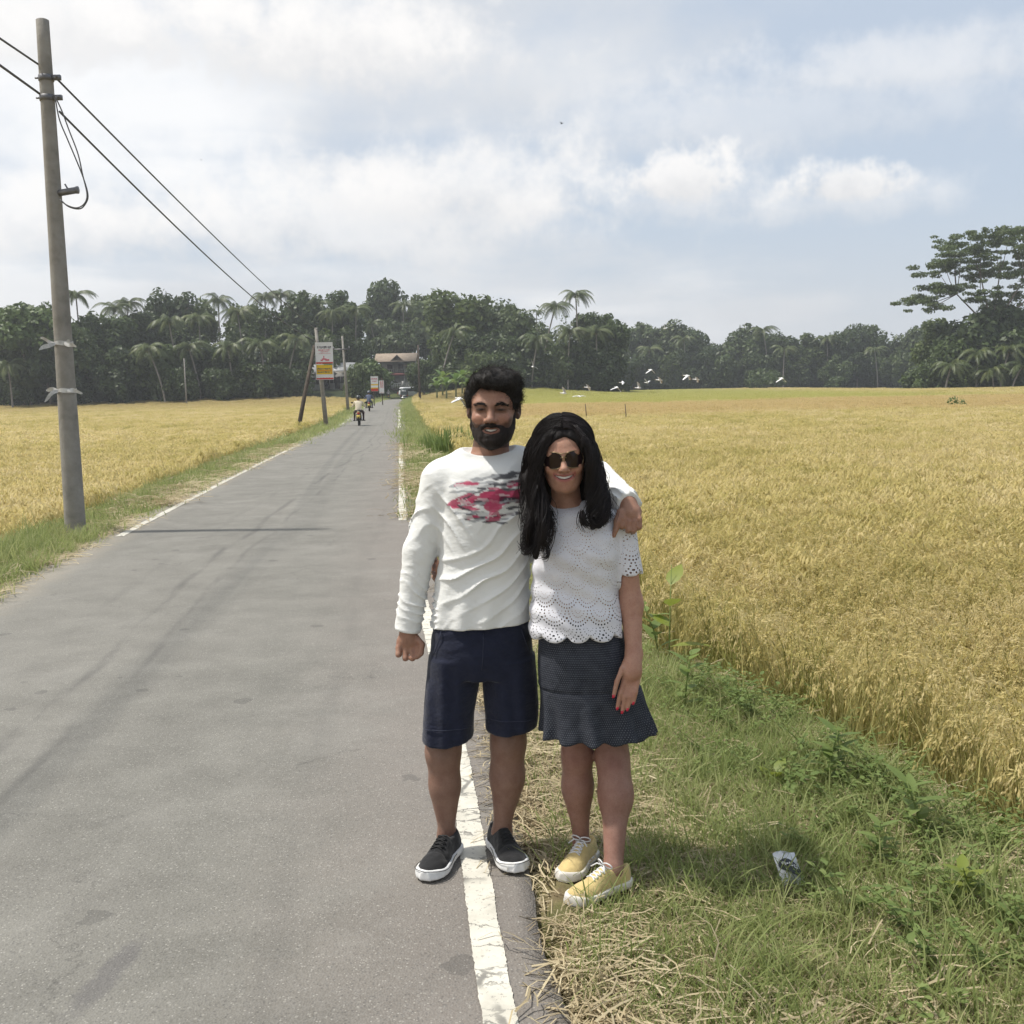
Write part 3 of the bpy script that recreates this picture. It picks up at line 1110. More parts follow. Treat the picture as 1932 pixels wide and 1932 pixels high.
def leaf_cloud(rng, centres, radii, n, size, shell=0.55):
    """leaf-sized faces spread through lumps; returns verts, quads"""
    w = np.array([np.prod(r) ** (2 / 3) for r in radii])
    pick = rng.choice(len(centres), n, p=w / w.sum())
    C_ = np.array(centres)[pick]
    R_ = np.array(radii)[pick]
    d = rng.normal(0, 1, (n, 3))
    d /= np.linalg.norm(d, axis=1)[:, None]
    rr = rng.uniform(shell ** 3, 1.15, n) ** (1 / 3)
    p = C_ + d * R_ * rr[:, None]
    nrm = d * 0.7 + rng.normal(0, 0.55, (n, 3)) + np.array([0, 0, 0.35])
    nrm /= np.linalg.norm(nrm, axis=1)[:, None]
    a = np.cross(nrm, rng.normal(0, 1, (n, 3)))
    a /= np.linalg.norm(a, axis=1)[:, None]
    b = np.cross(nrm, a)
    s = size * rng.uniform(0.55, 1.35, n)[:, None]
    L = s * 0.75
    v = np.stack([p - a * L, p - b * s * 0.42 + a * L * 0.1, p + a * L, p + b * s * 0.42 + a * L * 0.1], 1).reshape(-1, 3)
    q = np.arange(n * 4).reshape(n, 4)
    return v, q


def crown_mesh(seed, rx, rz, lumps, n, size, mat, flat=False):
    rng = np.random.default_rng(seed)
    cs, rs = [], []
    for _ in range(lumps):
        d = rng.normal(0, 1, 3)
        d /= np.linalg.norm(d)
        k = rng.uniform(0.25, 0.78)
        c = d * np.array([rx, rx, rz]) * k
        if c[2] < -rz * 0.45:
            c[2] *= 0.4
        q = rng.uniform(0.24, 0.46)
        cs.append(c)
        rs.append(np.array([rx, rx, rz * (0.5 if flat else 1.0)]) * q * rng.uniform(0.75, 1.2, 3))
    v, q = leaf_cloud(rng, cs, rs, n, size)
    return mesh_np('crown', v, q, mat)


CROWNS = []
for i in range(9):
    kind = ('dark', 'mid', 'light')[i % 3]
    rr = np.random.default_rng(700 + i)
    CROWNS.append((kind, crown_mesh(710 + i, 4.0, rr.uniform(3.4, 4.6), 26, 4600, 0.44, GREENS[kind])))


def trunk_mesh(seed, h, r0):
    rng = np.random.default_rng(seed)
    mb = MB()
    k = 7
    pts = np.cumsum(np.column_stack([rng.normal(0, 0.12, k), rng.normal(0, 0.12, k), np.full(k, h / (k - 1))]), 0)
    pts -= pts[0]
    mb.tube(pts, np.linspace(r0, r0 * 0.45, k), 8, False)
    for _ in range(5):
        i = rng.integers(3, k)
        a = rng.uniform(0, 6.28)
        L = rng.uniform(2.0, 3.4)
        e = np.array([[math.cos(a) * L * t, math.sin(a) * L * t, L * 0.9 * t ** 0.8] for t in np.linspace(0, 1, 5)]) + pts[i]
        mb.tube(e, np.linspace(r0 * 0.4, r0 * 0.1, 5), 6, False)
    return mb.data('trunk', M_BARK, True)


TRUNKS = [trunk_mesh(730 + i, 9.0, 0.26) for i in range(3)]


def frond_mesh(seed, L=4.2, droop=1.0, up=0.5):
    """coconut leaf: an arching midrib with two rows of hanging leaflets; points along +x"""
    r = np.random.default_rng(seed)
    mb = MB()
    n = 26
    t = np.linspace(0, 1, n)
    x = L * (t - 0.16 * droop * t ** 2.5)
    z = L * (up * t - (up + 0.36 * droop) * t ** 2.1)
    side = 0.12 * r.normal() * L * t ** 2
    rib = np.stack([x, side, z], 1)
    mb.tube(rib[::3], np.linspace(0.05, 0.012, len(rib[::3])), 4, False)
    for i in range(2, n):
        env = math.sin(math.pi * min(1, (t[i] * 0.86 + 0.13))) ** 0.7
        tan = rib[i] - rib[i - 1]
        tan /= np.linalg.norm(tan)
        for sg in (-1, 1):
            for hh in (0.0, 0.5):
                base = rib[i - 1] + (rib[i] - rib[i - 1]) * hh
                ln = 0.95 * env * r.uniform(0.8, 1.1)
                d = tan * 0.55 + np.array([0, sg * 1.0, 0]) + np.array([0, 0, -0.45 - 0.35 * t[i] + r.normal(0, 0.12)])
                d /= np.linalg.norm(d)
                w = tan * 0.032
                e = base + d * ln + np.array([0, 0, -0.16 * ln])
                m_ = base + d * ln * 0.55
                mb.add([base - w, base + w, m_ + w * 0.9, m_ - w * 0.9, e], [(0, 1, 2, 3)], [(3, 2, 4)])
    return mb.data('frond', M_FROND)


FRONDS = [frond_mesh(750, 4.2, 0.35, 0.95), frond_mesh(751, 4.4, 0.7, 0.65), frond_mesh(752, 4.3, 1.1, 0.5), frond_mesh(753, 4.0, 1.6, 0.25),
          frond_mesh(754, 3.8, 2.0, 0.05)]
M_NUT = mottled('coconut_husk', [(0.3, (0.10, 0.12, 0.03)), (0.7, (0.22, 0.19, 0.06))], 5.0, 0.6)


def _nut():
    mb = MB()
    mb.lathe((0, 0, 0), [(0.001, -0.16), (0.10, -0.11), (0.13, 0.0), (0.09, 0.11), (0.001, 0.15)], 8)
    return mb.data('coconut', M_NUT, True)


NUT = _nut()
ORD = ['first', 'second', 'third', 'fourth', 'fifth', 'sixth', 'seventh', 'eighth', 'ninth', 'tenth', 'eleventh', 'twelfth', 'thirteenth',
       'fourteenth', 'fifteenth', 'sixteenth', 'seventeenth', 'eighteenth', 'nineteenth', 'twentieth'] + \
      ['twenty-' + w for w in ('first', 'second', 'third', 'fourth', 'fifth', 'sixth', 'seventh', 'eighth', 'ninth')] + \
      ['thirtieth'] + ['thirty-' + w for w in ('first', 'second', 'third', 'fourth', 'fifth', 'sixth', 'seventh', 'eighth', 'ninth')] + ['fortieth'] + \
      ['forty-' + w for w in ('first', 'second', 'third', 'fourth', 'fifth', 'sixth', 'seventh', 'eighth', 'ninth')] + ['fiftieth']


def palm(u, v, y, label, seed, size=1.0, lean=None, fr=19, trunk_h=None):
    """coconut palm whose crown is centred at picture (u, v), at distance y"""
    r = np.random.default_rng(seed)
    top = W(u, v, y)
    ln = r.normal(0, 1.1) if lean is None else lean
    bx, by = top[0] - ln, y + r.normal(0, 0.5)
    bz = float(ground_z(bx, by))
    root = empty('coconut_palm', (bx, by, bz), 0)
    tag(root, label, 'palm tree', 'coconut palms at the edge of the fields')
    h = top[2] - bz
    ts = np.linspace(0, 1, 9)
    pts = np.stack([ln * ts ** 1.6, (y - by) * ts, h * ts], 1)
    mb = MB()
    mb.tube(pts, 0.17 - 0.06 * ts, 7, False)
    mb.build('trunk', M_PALMBARK, root, True)
    for i in range(fr):
        k = i / fr
        f = obj('frond', FRONDS[min(4, int(k * 5 + r.uniform(-0.3, 0.3)))] if k > 0 else FRONDS[0], root)
        f.location = pts[-1]
        f.rotation_euler = (r.normal(0, 0.18), r.normal(0, 0.10), i * 2.399 + r.normal(0, 0.2))
        f.scale = (size * r.uniform(0.85, 1.1),) * 3
    for i in range(5):
        a = r.uniform(0, 6.28)
        c = obj('coconut', NUT, root)
        c.location = pts[-1] + np.array([math.cos(a) * 0.3, math.sin(a) * 0.3, -0.35 - 0.15 * r.uniform()])
    return root


def broadleaf(u, vtop, y, rx, label, seed, kind=None, group='broadleaf trees of the wood', rz=None, name='broadleaf_tree', gz=None):
    """tree whose crown is centred on picture column u and tops out at picture row vtop"""
    r = np.random.default_rng(seed)
    cand = [c for c in CROWNS if kind is None or c[0] == kind]
    me = cand[r.integers(len(cand))][1]
    top = W(u, vtop, y)
    bx = top[0]
    bz = float(ground_z(bx, y)) if gz is None else gz
    rx = rx * 1.18
    rz = rz or rx * r.uniform(0.95, 1.3)
    H_ = top[2] - bz
    cz = max(H_ - rz, rz * 0.75)
    root = empty(name, (bx, y, bz))
    tag(root, label, 'tree', group)
    t = obj('trunk', TRUNKS[r.integers(3)], root)
    t.scale = (max(0.5, H_ / 14.0),) * 2 + (cz / 9.0,)
    t.rotation_euler = (0, 0, r.uniform(0, 6.28))
    c = obj('crown', me, root)
    c.location = (0, 0, cz)
    c.rotation_euler = (r.normal(0, 0.15), r.normal(0, 0.15), r.uniform(0, 6.28))
    c.scale = (rx / 4.0, rx / 4.0, rz / 4.0)
    return root


# ---- skyline trees, read from the photograph: column, top row, distance, crown radius, leaf colour
BL = [(-40, 552, 180, 5.0, 'light'), (45, 556, 172, 4.6, 'light'), (92, 566, 178, 3.6, 'mid'), (190, 574, 186, 4.4, 'mid'), (258, 572, 196, 4.2, 'dark'),
      (318, 537, 205, 5.2, 'dark'), (372, 552, 210, 4.2, 'mid'), (468, 556, 212, 4.4, 'mid'), (548, 556, 205, 4.6, 'dark'), (575, 548, 215, 4.6, 'mid'),
      (640, 548, 222, 5.0, 'mid'), (718, 523, 225, 5.4, 'dark'), (780, 552, 228, 5.0, 'mid'), (868, 534, 205, 6.0, 'mid'), (925, 560, 212, 5.0, 'dark'),
      (965, 570, 205, 4.6, 'dark'), (1000, 590, 215, 4.0, 'mid'), (1118, 574, 205, 3.8, 'dark'), (1152, 590, 200, 3.6, 'mid'),
      # middle tier
      (10, 610, 174, 4.2, 'dark'), (85, 622, 172, 4.0, 'dark'), (160, 622, 174, 4.2, 'dark'), (232, 640, 175, 3.8, 'dark'), (300, 655, 176, 4.0, 'mid'),
      (390, 640, 182, 4.2, 'dark'), (440, 650, 180, 4.0, 'dark'), (545, 625, 190, 4.2, 'dark'), (600, 615, 205, 4.6, 'mid'), (655, 610, 212, 4.2, 'mid'),
      (715, 590, 218, 5.0, 'dark'), (800, 612, 212, 4.6, 'dark'), (905, 612, 198, 4.6, 'dark'), (985, 630, 196, 4.2, 'dark'), (1040, 640, 198, 4.2, 'mid'),
      (1090, 640, 196, 4.4, 'dark'), (1140, 650, 197, 4.0, 'dark'), (840, 640, 200, 4.0, 'mid'),
      # low edge of the wood
      (40, 680, 171, 3.2, 'dark'), (130, 690, 171, 3.2, 'dark'), (215, 690, 172, 3.2, 'dark'), (335, 700, 173, 2.8, 'mid'), (420, 705, 174, 3.0, 'dark'),
      (480, 690, 176, 3.2, 'dark'), (540, 690, 182, 3.2, 'dark'), (960, 672, 193, 3.6, 'dark'), (1060, 690, 194, 3.2, 'dark'), (1120, 690, 194, 3.4, 'dark'),
      (905, 690, 190, 3.2, 'mid')]
# far wood to the right
for i, uu in enumerate(np.arange(1178, 1790, 27)):
    rr = np.random.default_rng(900 + i)
    vt = np.interp(uu, [1178, 1200, 1250, 1300, 1350, 1400, 1440, 1500, 1560, 1620, 1700, 1790], [606, 602, 604, 614, 596, 608, 618, 634, 622, 612, 622, 590])
    BL.append((uu, vt + rr.uniform(-6, 9), 296 + rr.uniform(-6, 16), rr.uniform(4.8, 6.2), ('dark', 'mid', 'dark', 'dark')[i % 4]))
for i, uu in enumerate(np.arange(1185, 1760, 36)):
    rr = np.random.default_rng(950 + i)
    BL.append((uu, 664 + rr.uniform(-10, 16), 289 + rr.uniform(-3, 5), rr.uniform(3.6, 4.8), ('dark', 'dark', 'mid')[i % 3]))
# near wood on the right
BLR = [(1800, 590, 186, 4.6, 'dark'), (1890, 560, 188, 5.4, 'mid'), (1940, 560, 190, 5.4, 'dark'), (1850, 566, 183, 6.0, 'dark'), (1920, 575, 186, 5.0, 'dark'), (1770, 600, 190, 4.4, 'mid'), (1815, 630, 179, 4.4, 'mid'), (1885, 640, 178, 4.4, 'dark'), (1950, 620, 179, 5.0, 'mid'),
       (1768, 668, 178, 3.0, 'mid'), (1840, 680, 177, 2.8, 'light'), (1905, 684, 177, 2.8, 'mid'), (1880, 655, 177, 2.2, 'light')]


def _named(rows):
    out = []
    for tier, lo, hi, desc in rows:
        sel = sorted([b for b in BL if lo(b)], key=lambda b: b[0])
        for i, b in enumerate(sel):
            out.append((b, desc.format(ORD[i], {'dark': 'dark green', 'mid': 'olive green', 'light': 'fresh green'}[b[4]])))
    return out


_rows = [('sky', lambda b: b[2] < 260 and b[1] <= 592 and b[0] < 1170 and not (b[1] == 590 and b[0] == 715), 0, '{1} broadleaf tree on the wood skyline, {0} skyline crown from the left'),
         ('mid', lambda b: b[2] < 260 and ((592 < b[1] < 666) or (b[1] == 590 and b[0] == 715)), 0, '{1} broadleaf tree halfway up the wood, {0} middle crown from the left'),
         ('low', lambda b: b[2] < 260 and b[1] >= 666, 0, 'low {1} tree at the field edge of the wood, {0} from the left'),
         ('far', lambda b: b[2] > 292.5 and b[1] < 650, 0, 'hazy far {1} treetop beyond the right field, {0} from the left'),
         ('farlow', lambda b: b[2] > 260 and b[1] > 650, 0, 'low {1} tree at the far edge of the right field, {0} from the left')]
for i, (b, lab) in enumerate(_named(_rows)):
    if 685 < b[0] < 802:
        b = (b[0], b[1], 250 + b[2] * 0.05, b[3], b[4])      # these stand behind the house
    broadleaf(b[0], b[1], b[2], b[3], lab, 1000 + i, b[4], group='broadleaf trees of the left wood' if b[0] < 1170 else 'broadleaf trees of the far right wood')
for i, b in enumerate(sorted(BLR)):
    broadleaf(b[0], b[1], b[2], b[3], '%s tree in the clump below the flat-topped tree, %s from the left' % ({'dark': 'dark green', 'mid': 'olive green', 'light': 'fresh green'}[b[4]], ORD[i]),
              1200 + i, b[4], group='broadleaf trees of the right clump')

# ---- coconut palms: crown centre column and row, distance
PM = [(143, 556, 184), (215, 582, 190), (242, 572, 194), (318, 606, 178), (278, 658, 172), (412, 566, 205), (448, 588, 196), (430, 655, 176),
      (500, 560, 208), (530, 556, 210), (490, 650, 178), (15, 690, 168), (60, 650, 171), (600, 575, 215), (628, 590, 208), (672, 585, 212),
      (700, 612, 208), (760, 575, 220), (738, 618, 206), (800, 628, 200), (858, 626, 192), (835, 575, 212), (1048, 578, 196), (1086, 556, 199),
      (1075, 625, 192), (1125, 625, 194), (1015, 640, 192), (560, 640, 184), (375, 600, 190), (355, 655, 176),
      (1440, 622, 292), (1290, 640, 290), (1560, 640, 290), (1650, 660, 286), (1480, 660, 286), (1225, 660, 287),
      (1845, 668, 174), (1905, 660, 174), (1795, 690, 173), (1930, 690, 172), (1870, 700, 172)]
LEAN = {858: 2.8, 1048: 2.8, 1086: -0.5, 1075: 0.5}
for i, (u, v, y) in enumerate(sorted(PM)):
    if 690 < u < 802:
        y = 248 + y * 0.02
    far = y > 250
    palm(u, v, y, 'coconut palm with arching fronds, %s palm crown counting from the left photo edge' % ORD[i], 1300 + i,
         0.95 if not far else 1.05, LEAN.get(u), fr=19 if not far else 15)


# ---- slender areca palm against the sky
def areca(u, v, y, label, seed):
    r = np.random.default_rng(seed)
    top = W(u, v, y)
    bz = float(ground_z(top[0], y))
    root = empty('areca_palm', (top[0], y, bz))
    tag(root, label, 'palm tree')
    h = top[2] - bz
    MB().tube([(0, 0, 0), (0.1, 0, h * 0.5), (0, 0, h)], [0.1, 0.08, 0.07], 6, False).build('trunk', M_PALMBARK, root, True)
    for i in range(9):
        f = obj('frond', FRONDS[1 + i % 2], root)
        f.location = (0, 0, h)
        f.rotation_euler = (0, r.normal(0, .15), i * 2.399)
        f.scale = (0.5, 0.5, 0.5)


areca(1012, 588, 205, 'slender areca palm standing above the trees left of two tall coconut palms', 3)


# ---- the wide flat-topped tree on the right
def albizia():
    y = 184.0
    root_p = W(1880, 735, y)
    bz = float(ground_z(root_p[0], y))
    root = empty('flat_topped_tree', (root_p[0], y, bz))
    tag(root, 'tall spreading tree with flat layered crown and bare branches at right edge', 'tree')
    o = np.array([root_p[0], y, bz])
    rng = np.random.default_rng(77)
    mb = MB()

    def L_(u, v, dy=0.0):
        return W(u, v, y + dy) - o
    fork = L_(1872, 610)
    mb.tube([(0, 0, 0), fork * np.array([0.6, 0.6, 0.5]), fork], [0.55, 0.45, 0.38], 8, False)
    pads = [(1745, 577, -2), (1765, 545, 1), (1810, 540, -3), (1735, 570, 3), (1800, 500, 2), (1780, 495, -2), (1830, 520, 3), (1850, 470, 0), (1815, 475, -3), (1800, 462, 3),
            (1880, 455, 2), (1905, 440, -2), (1930, 438, 2), (1870, 500, 4), (1920, 480, -4), (1950, 455, 0), (1900, 515, 4), (1945, 500, 3), (1985, 470, 0), (1990, 520, -3), (1850, 560, -4),
            (1960, 560, 4), (1830, 452, 0), (2010, 490, 2), (1890, 470, -5), (1770, 512, 3), (1935, 520, -4), (1975, 445, 3)]
    cs, rs = [], []
    subs = [(1805, 555), (1850, 520), (1885, 525), (1930, 530), (1965, 540)]
    forks = []
    for (su, sv) in subs:
        e = L_(su, sv, rng.uniform(-2, 2))
        mid = (fork + e) / 2 + np.array([0, 0, -0.6])
        mb.tube([fork, mid, e], [0.20, 0.14, 0.10], 6, False)
        forks.append((su, sv, e))
    for (u, v, dy) in pads:
        c = L_(u, v, dy)
        su, sv, e = min(forks, key=lambda q: abs(q[0] - u) + 0.4 * abs(q[1] - v))
        mid = (e + c) / 2 + np.array([0, 0, -0.5])
        mb.tube([e, mid, c], [0.08, 0.06, 0.03], 5, False)
        for k in range(11):
            off = rng.normal(0, 1, 3) * np.array([2.3, 2.0, 0.55])
            cs.append(c + off + np.array([0, 0, 0.1]))
            rs.append(np.array([1.25, 1.2, 0.42]) * rng.uniform(0.5, 1.2))
    mb.build('trunk', M_BARK, root, True)
    v, q = leaf_cloud(rng, cs, rs, 30000, 0.30, 0.1)
    obj('crown', mesh_np('crown', v, q, GREENS['mid']), root)


albizia()


# ---- undergrowth that closes the foot of the woods
def undergrowth(name, spans, label, seed, n, size, mat):
    rng = np.random.default_rng(seed)
    cs, rs = [], []
    for (x0, y0, x1, y1, hmax, cnt) in spans:
        for _ in range(cnt):
            t = rng.uniform()
            x = x0 + (x1 - x0) * t + rng.normal(0, 0.8)
            yy = y0 + (y1 - y0) * t + rng.uniform(0, 7)
            if abs(x - (float(RL(yy)) - 1.7)) < 4.2:
                continue
            if -0.137 < x / yy < -0.082 and yy < 246:       # keep the view of the house open
                continue
            h = rng.uniform(0.4, 1.0) * hmax
            cs.append((x, yy, float(ground_z(x, yy)) + h * 0.45))
            rs.append(np.array([rng.uniform(1.2, 2.2), rng.uniform(1.2, 2.0), h * 0.55]))
    v, q = leaf_cloud(rng, cs, rs, n, size, 0.4)
    o = obj(name, mesh_np(name, v, q, mat))
    return tag(o, label, 'undergrowth', kind='stuff')


_xl = W(-60, 760, 172)[0]
undergrowth('undergrowth', [(_xl, 170, W(560, 750, 178)[0], 180, 6.0, 150), (W(560, 750, 205)[0], 206, W(700, 750, 226)[0], 226, 6.0, 40), (W(830, 750, 190)[0], 191, W(1168, 735, 194)[0], 194, 7.5, 130),
                            (_xl, 184, W(600, 750, 205)[0], 203, 14.0, 190), (W(560, 740, 232)[0], 238, W(1170, 740, 215)[0], 218, 15.0, 210), (W(820, 750, 196)[0], 197, W(1170, 735, 198)[0], 198, 11.0, 120)],
            'dark tangled undergrowth filling the foot of the left wood', 61, 78000, 0.55, GREENS['dark'])
undergrowth('undergrowth', [(W(1165, 735, 288)[0], 288, W(1800, 730, 290)[0], 290, 9.0, 190), (W(1165, 735, 300)[0], 302, W(1860, 730, 300)[0], 302, 15.0, 200)],
            'dark undergrowth along the far right treeline', 62, 38000, 0.8, GREENS['dark'])
undergrowth('undergrowth', [(W(1745, 735, 176)[0], 176, W(2000, 730, 176)[0], 176, 5.5, 60)],
            'leafy undergrowth at the foot of the right clump', 63, 9000, 0.5, GREENS['mid'])
# ================================================================== solid modelling for bodies and cloth
def axis_pts(lo, hi, coarse, fine_spans):
    """grid coordinates: coarse steps, finer inside the given (a, b, step) spans"""
    pts = [lo]
    while pts[-1] < hi:
        st = coarse
        for a, b, f in fine_spans:
            if a - f <= pts[-1] < b:
                st = min(st, f)
        pts.append(pts[-1] + st)
    return np.array(pts)


class Solid:
    def __init__(self, xs, ys, zs):
        self.x, self.y, self.z = (np.asarray(a, np.float32) for a in (xs, ys, zs))
        self.D = np.full((len(xs), len(ys), len(zs)), 1.0, np.float32)

    def _blk(self, lo, hi):
        sl = []
        for ax, a, b in zip((self.x, self.y, self.z), lo, hi):
            i0 = max(0, int(np.searchsorted(ax, a)) - 1)
            i1 = min(len(ax), int(np.searchsorted(ax, b)) + 1)
            if i1 <= i0:
                return None
            sl.append(slice(i0, i1))
        return tuple(sl)

    def add(self, prim, k=0.01, op='u'):
        fn, lo, hi = prim
        m = max(0.02, k * 1.2)
        sl = self._blk(np.asarray(lo) - m, np.asarray(hi) + m)
        if sl is None:
            return self
        X, Y, Z = np.meshgrid(self.x[sl[0]], self.y[sl[1]], self.z[sl[2]], indexing='ij')
        d = fn(X, Y, Z).astype(np.float32)
        A = self.D[sl]
        if op == 's':
            d = -d
            h = np.maximum(k - np.abs(A - d), 0) / k
            self.D[sl] = np.maximum(A, d) + h * h * k * 0.25
        else:
            h = np.maximum(k - np.abs(A - d), 0) / k
            self.D[sl] = np.minimum(A, d) - h * h * k * 0.25
        return self

    def cut(self, fn, k=0.004):
        """keep only where fn < 0"""
        X, Y, Z = np.meshgrid(self.x, self.y, self.z, indexing='ij')
        d = fn(X, Y, Z).astype(np.float32)
        h = np.maximum(k - np.abs(self.D - d), 0) / k
        self.D = np.maximum(self.D, d) + h * h * k * 0.25
        return self

    def warp(self, fn, band=0.04):
        """subtract a relief (metres, outward positive) close to the surface"""
        i = np.nonzero(np.abs(self.D) < band)
        self.D[i] -= fn(self.x[i[0]], self.y[i[1]], self.z[i[2]]).astype(np.float32)
        return self

    def mesh(self, smooth=1):
        D = self.D.copy()
        D[0], D[-1] = 1, 1
        D[:, 0], D[:, -1] = 1, 1
        D[:, :, 0], D[:, :, -1] = 1, 1
        ins = D < 0
        nx, ny, nz = D.shape
        c = np.zeros((nx - 1, ny - 1, nz - 1), np.int8)
        for a in (0, 1):
            for b in (0, 1):
                for g in (0, 1):
                    c += ins[a:nx - 1 + a, b:ny - 1 + b, g:nz - 1 + g]
        act = np.nonzero((c > 0) & (c < 8))
        n = len(act[0])
        ids = np.full(c.shape, -1, np.int64)
        ids[act] = np.arange(n)
        I, J, K = act
        cor = {}
        for a in (0, 1):
            for b in (0, 1):
                for g in (0, 1):
                    cor[a, b, g] = D[I + a, J + b, K + g]
        acc = np.zeros((n, 3))
        cnt = np.zeros(n)
        ax = (self.x, self.y, self.z)
        for e in range(3):
            o = [q for q in range(3) if q != e]
            for a in (0, 1):
                for b in (0, 1):
                    p0, p1 = [0, 0, 0], [0, 0, 0]
                    p0[o[0]] = p1[o[0]] = a
                    p0[o[1]] = p1[o[1]] = b
                    p1[e] = 1
                    d0, d1 = cor[tuple(p0)], cor[tuple(p1)]
                    m = (d0 < 0) != (d1 < 0)
                    t = np.where(m, d0 / np.where(m, d0 - d1, 1), 0)
                    idx = (I, J, K)
                    for q in range(3):
                        base = ax[q][idx[q] + p0[q]]
                        if q == e:
                            base = base + t * (ax[q][idx[q] + 1] - ax[q][idx[q]])
                        acc[:, q] += np.where(m, base, 0)
                    cnt += m
        v = acc / cnt[:, None]
        quads = []
        for e in range(3):
            o = [(e + 1) % 3, (e + 2) % 3]
            s0 = [slice(1, -1)] * 3
            s1 = [slice(1, -1)] * 3
            s0[e] = slice(0, -1)
            s1[e] = slice(1, None)
            a_, b_ = ins[tuple(s0)], ins[tuple(s1)]
            ch = np.nonzero(a_ != b_)
            base = [ch[0].copy(), ch[1].copy(), ch[2].copy()]
            base[o[0]] += 1
            base[o[1]] += 1
            fl = a_[ch]

            def cell(d0, d1):
                q = [base[0].copy(), base[1].copy(), base[2].copy()]
                q[o[0]] -= d0
                q[o[1]] -= d1
                return ids[q[0], q[1], q[2]]
            Q = np.stack([cell(1, 1), cell(0, 1), cell(0, 0), cell(1, 0)], 1)
            Q[~fl] = Q[~fl][:, ::-1]
            quads.append(Q)
        q = np.concatenate(quads)
        q = q[(q >= 0).all(1)]
        for _ in range(smooth):
            nb = np.zeros_like(v)
            k = np.zeros(len(v))
            for a in range(4):
                i, j = q[:, a], q[:, (a + 1) % 4]
                for p, r in ((i, j), (j, i)):
                    for d in range(3):
                        nb[:, d] += np.bincount(p, v[r, d], len(v))
                    k += np.bincount(p, minlength=len(v))
            v = v * 0.5 + 0.5 * nb / np.maximum(k, 1)[:, None]
        return v, q


def s_cone(a, b, ra, rb):
    a, b = np.asarray(a, float), np.asarray(b, float)
    ab = b - a
    L2 = ab @ ab + 1e-12
    r = max(ra, rb)

    def fn(X, Y, Z):
        t = np.clip(((X - a[0]) * ab[0] + (Y - a[1]) * ab[1] + (Z - a[2]) * ab[2]) / L2, 0, 1)
        return np.sqrt((X - a[0] - t * ab[0]) ** 2 + (Y - a[1] - t * ab[1]) ** 2 + (Z - a[2] - t * ab[2]) ** 2) - (ra + (rb - ra) * t)
    return fn, np.minimum(a, b) - r, np.maximum(a, b) + r


def s_ell(c, r, M=None):
    """ellipsoid; M columns are its own axes"""
    c, r = np.asarray(c, float), np.asarray(r, float)
    R_ = np.eye(3) if M is None else np.asarray(M, float)

    def fn(X, Y, Z):
        dx, dy, dz = X - c[0], Y - c[1], Z - c[2]
        k0 = k1 = 0.0
        for i in range(3):
            q = dx * R_[0, i] + dy * R_[1, i] + dz * R_[2, i]
            k0 = k0 + (q / r[i]) ** 2
            k1 = k1 + (q / r[i] ** 2) ** 2
        k0, k1 = np.sqrt(k0), np.sqrt(k1) + 1e-9
        return k0 * (k0 - 1) / k1
    e = np.sqrt(((R_ * r) ** 2).sum(1))
    return fn, c - e, c + e


def smooth_rows(z, cols, n=160):
    """monotone-ish cubic through the given rows"""
    z = np.asarray(z, float)
    o = np.argsort(z)
    z = z[o]
    zi = np.linspace(z[0], z[-1], n)
    out = []
    for c in cols:
        c = np.asarray(c, float)[o]
        m = np.gradient(c, z)
        i = np.clip(np.searchsorted(z, zi) - 1, 0, len(z) - 2)
        h = z[i + 1] - z[i]
        t = (zi - z[i]) / h
        out.append((2 * t ** 3 - 3 * t ** 2 + 1) * c[i] + (t ** 3 - 2 * t ** 2 + t) * h * m[i] + (-2 * t ** 3 + 3 * t ** 2) * c[i + 1] + (t ** 3 - t ** 2) * h * m[i + 1])
    return zi, out


def s_loft(rows, n=2.3, radial=None):
    """rows: (z, cx, cy, a, b) - stacked superellipses"""
    rows = np.array(rows, float)
    zi, (cx, cy, aa, bb) = smooth_rows(rows[:, 0], [rows[:, i] for i in (1, 2, 3, 4)])
    z0, z1 = zi[0], zi[-1]

    def fn(X, Y, Z):
        zc = np.clip(Z, z0, z1)
        a, b = np.interp(zc, zi, aa), np.interp(zc, zi, bb)
        dx, dy = X - np.interp(zc, zi, cx), Y - np.interp(zc, zi, cy)
        if radial is not None:
            f = 1.0 + radial(np.arctan2(dy / b, dx / a), zc)
            a, b = a * f, b * f
        k = (np.abs(dx / a) ** n + np.abs(dy / b) ** n) ** (1 / n)
        rr = np.sqrt(dx * dx + dy * dy) + 1e-9
        d = (k - 1) * rr / np.maximum(k, 1e-6)
        d = np.where(k < 1e-3, -np.minimum(a, b), d)
        return np.maximum(d, np.maximum(Z - z1, z0 - Z))
    e = 1.15 if radial is None else 1.5
    lo = (np.min(cx - aa * e), np.min(cy - bb * e), z0)
    hi = (np.max(cx + aa * e), np.max(cy + bb * e), z1)
    return fn, lo, hi


def wave3(x, y, z, seed, freq, octaves=3, aniso=(1, 1, 1)):
    r = np.random.default_rng(seed)
    out, amp, tot = 0.0, 1.0, 0.0
    for o in range(octaves):
        for _ in range(3):
            d = r.normal(0, 1, 3) * np.asarray(aniso)
            d *= freq * 2 ** o * r.uniform(0.8, 1.25) / (np.linalg.norm(d) + 1e-9)
            out = out + amp * np.sin(d[0] * x + d[1] * y + d[2] * z + r.uniform(0, 6.28))
        tot += amp * 1.75
        amp *= 0.55
    return out / tot


def px(n, y):
    return n * y / FPX
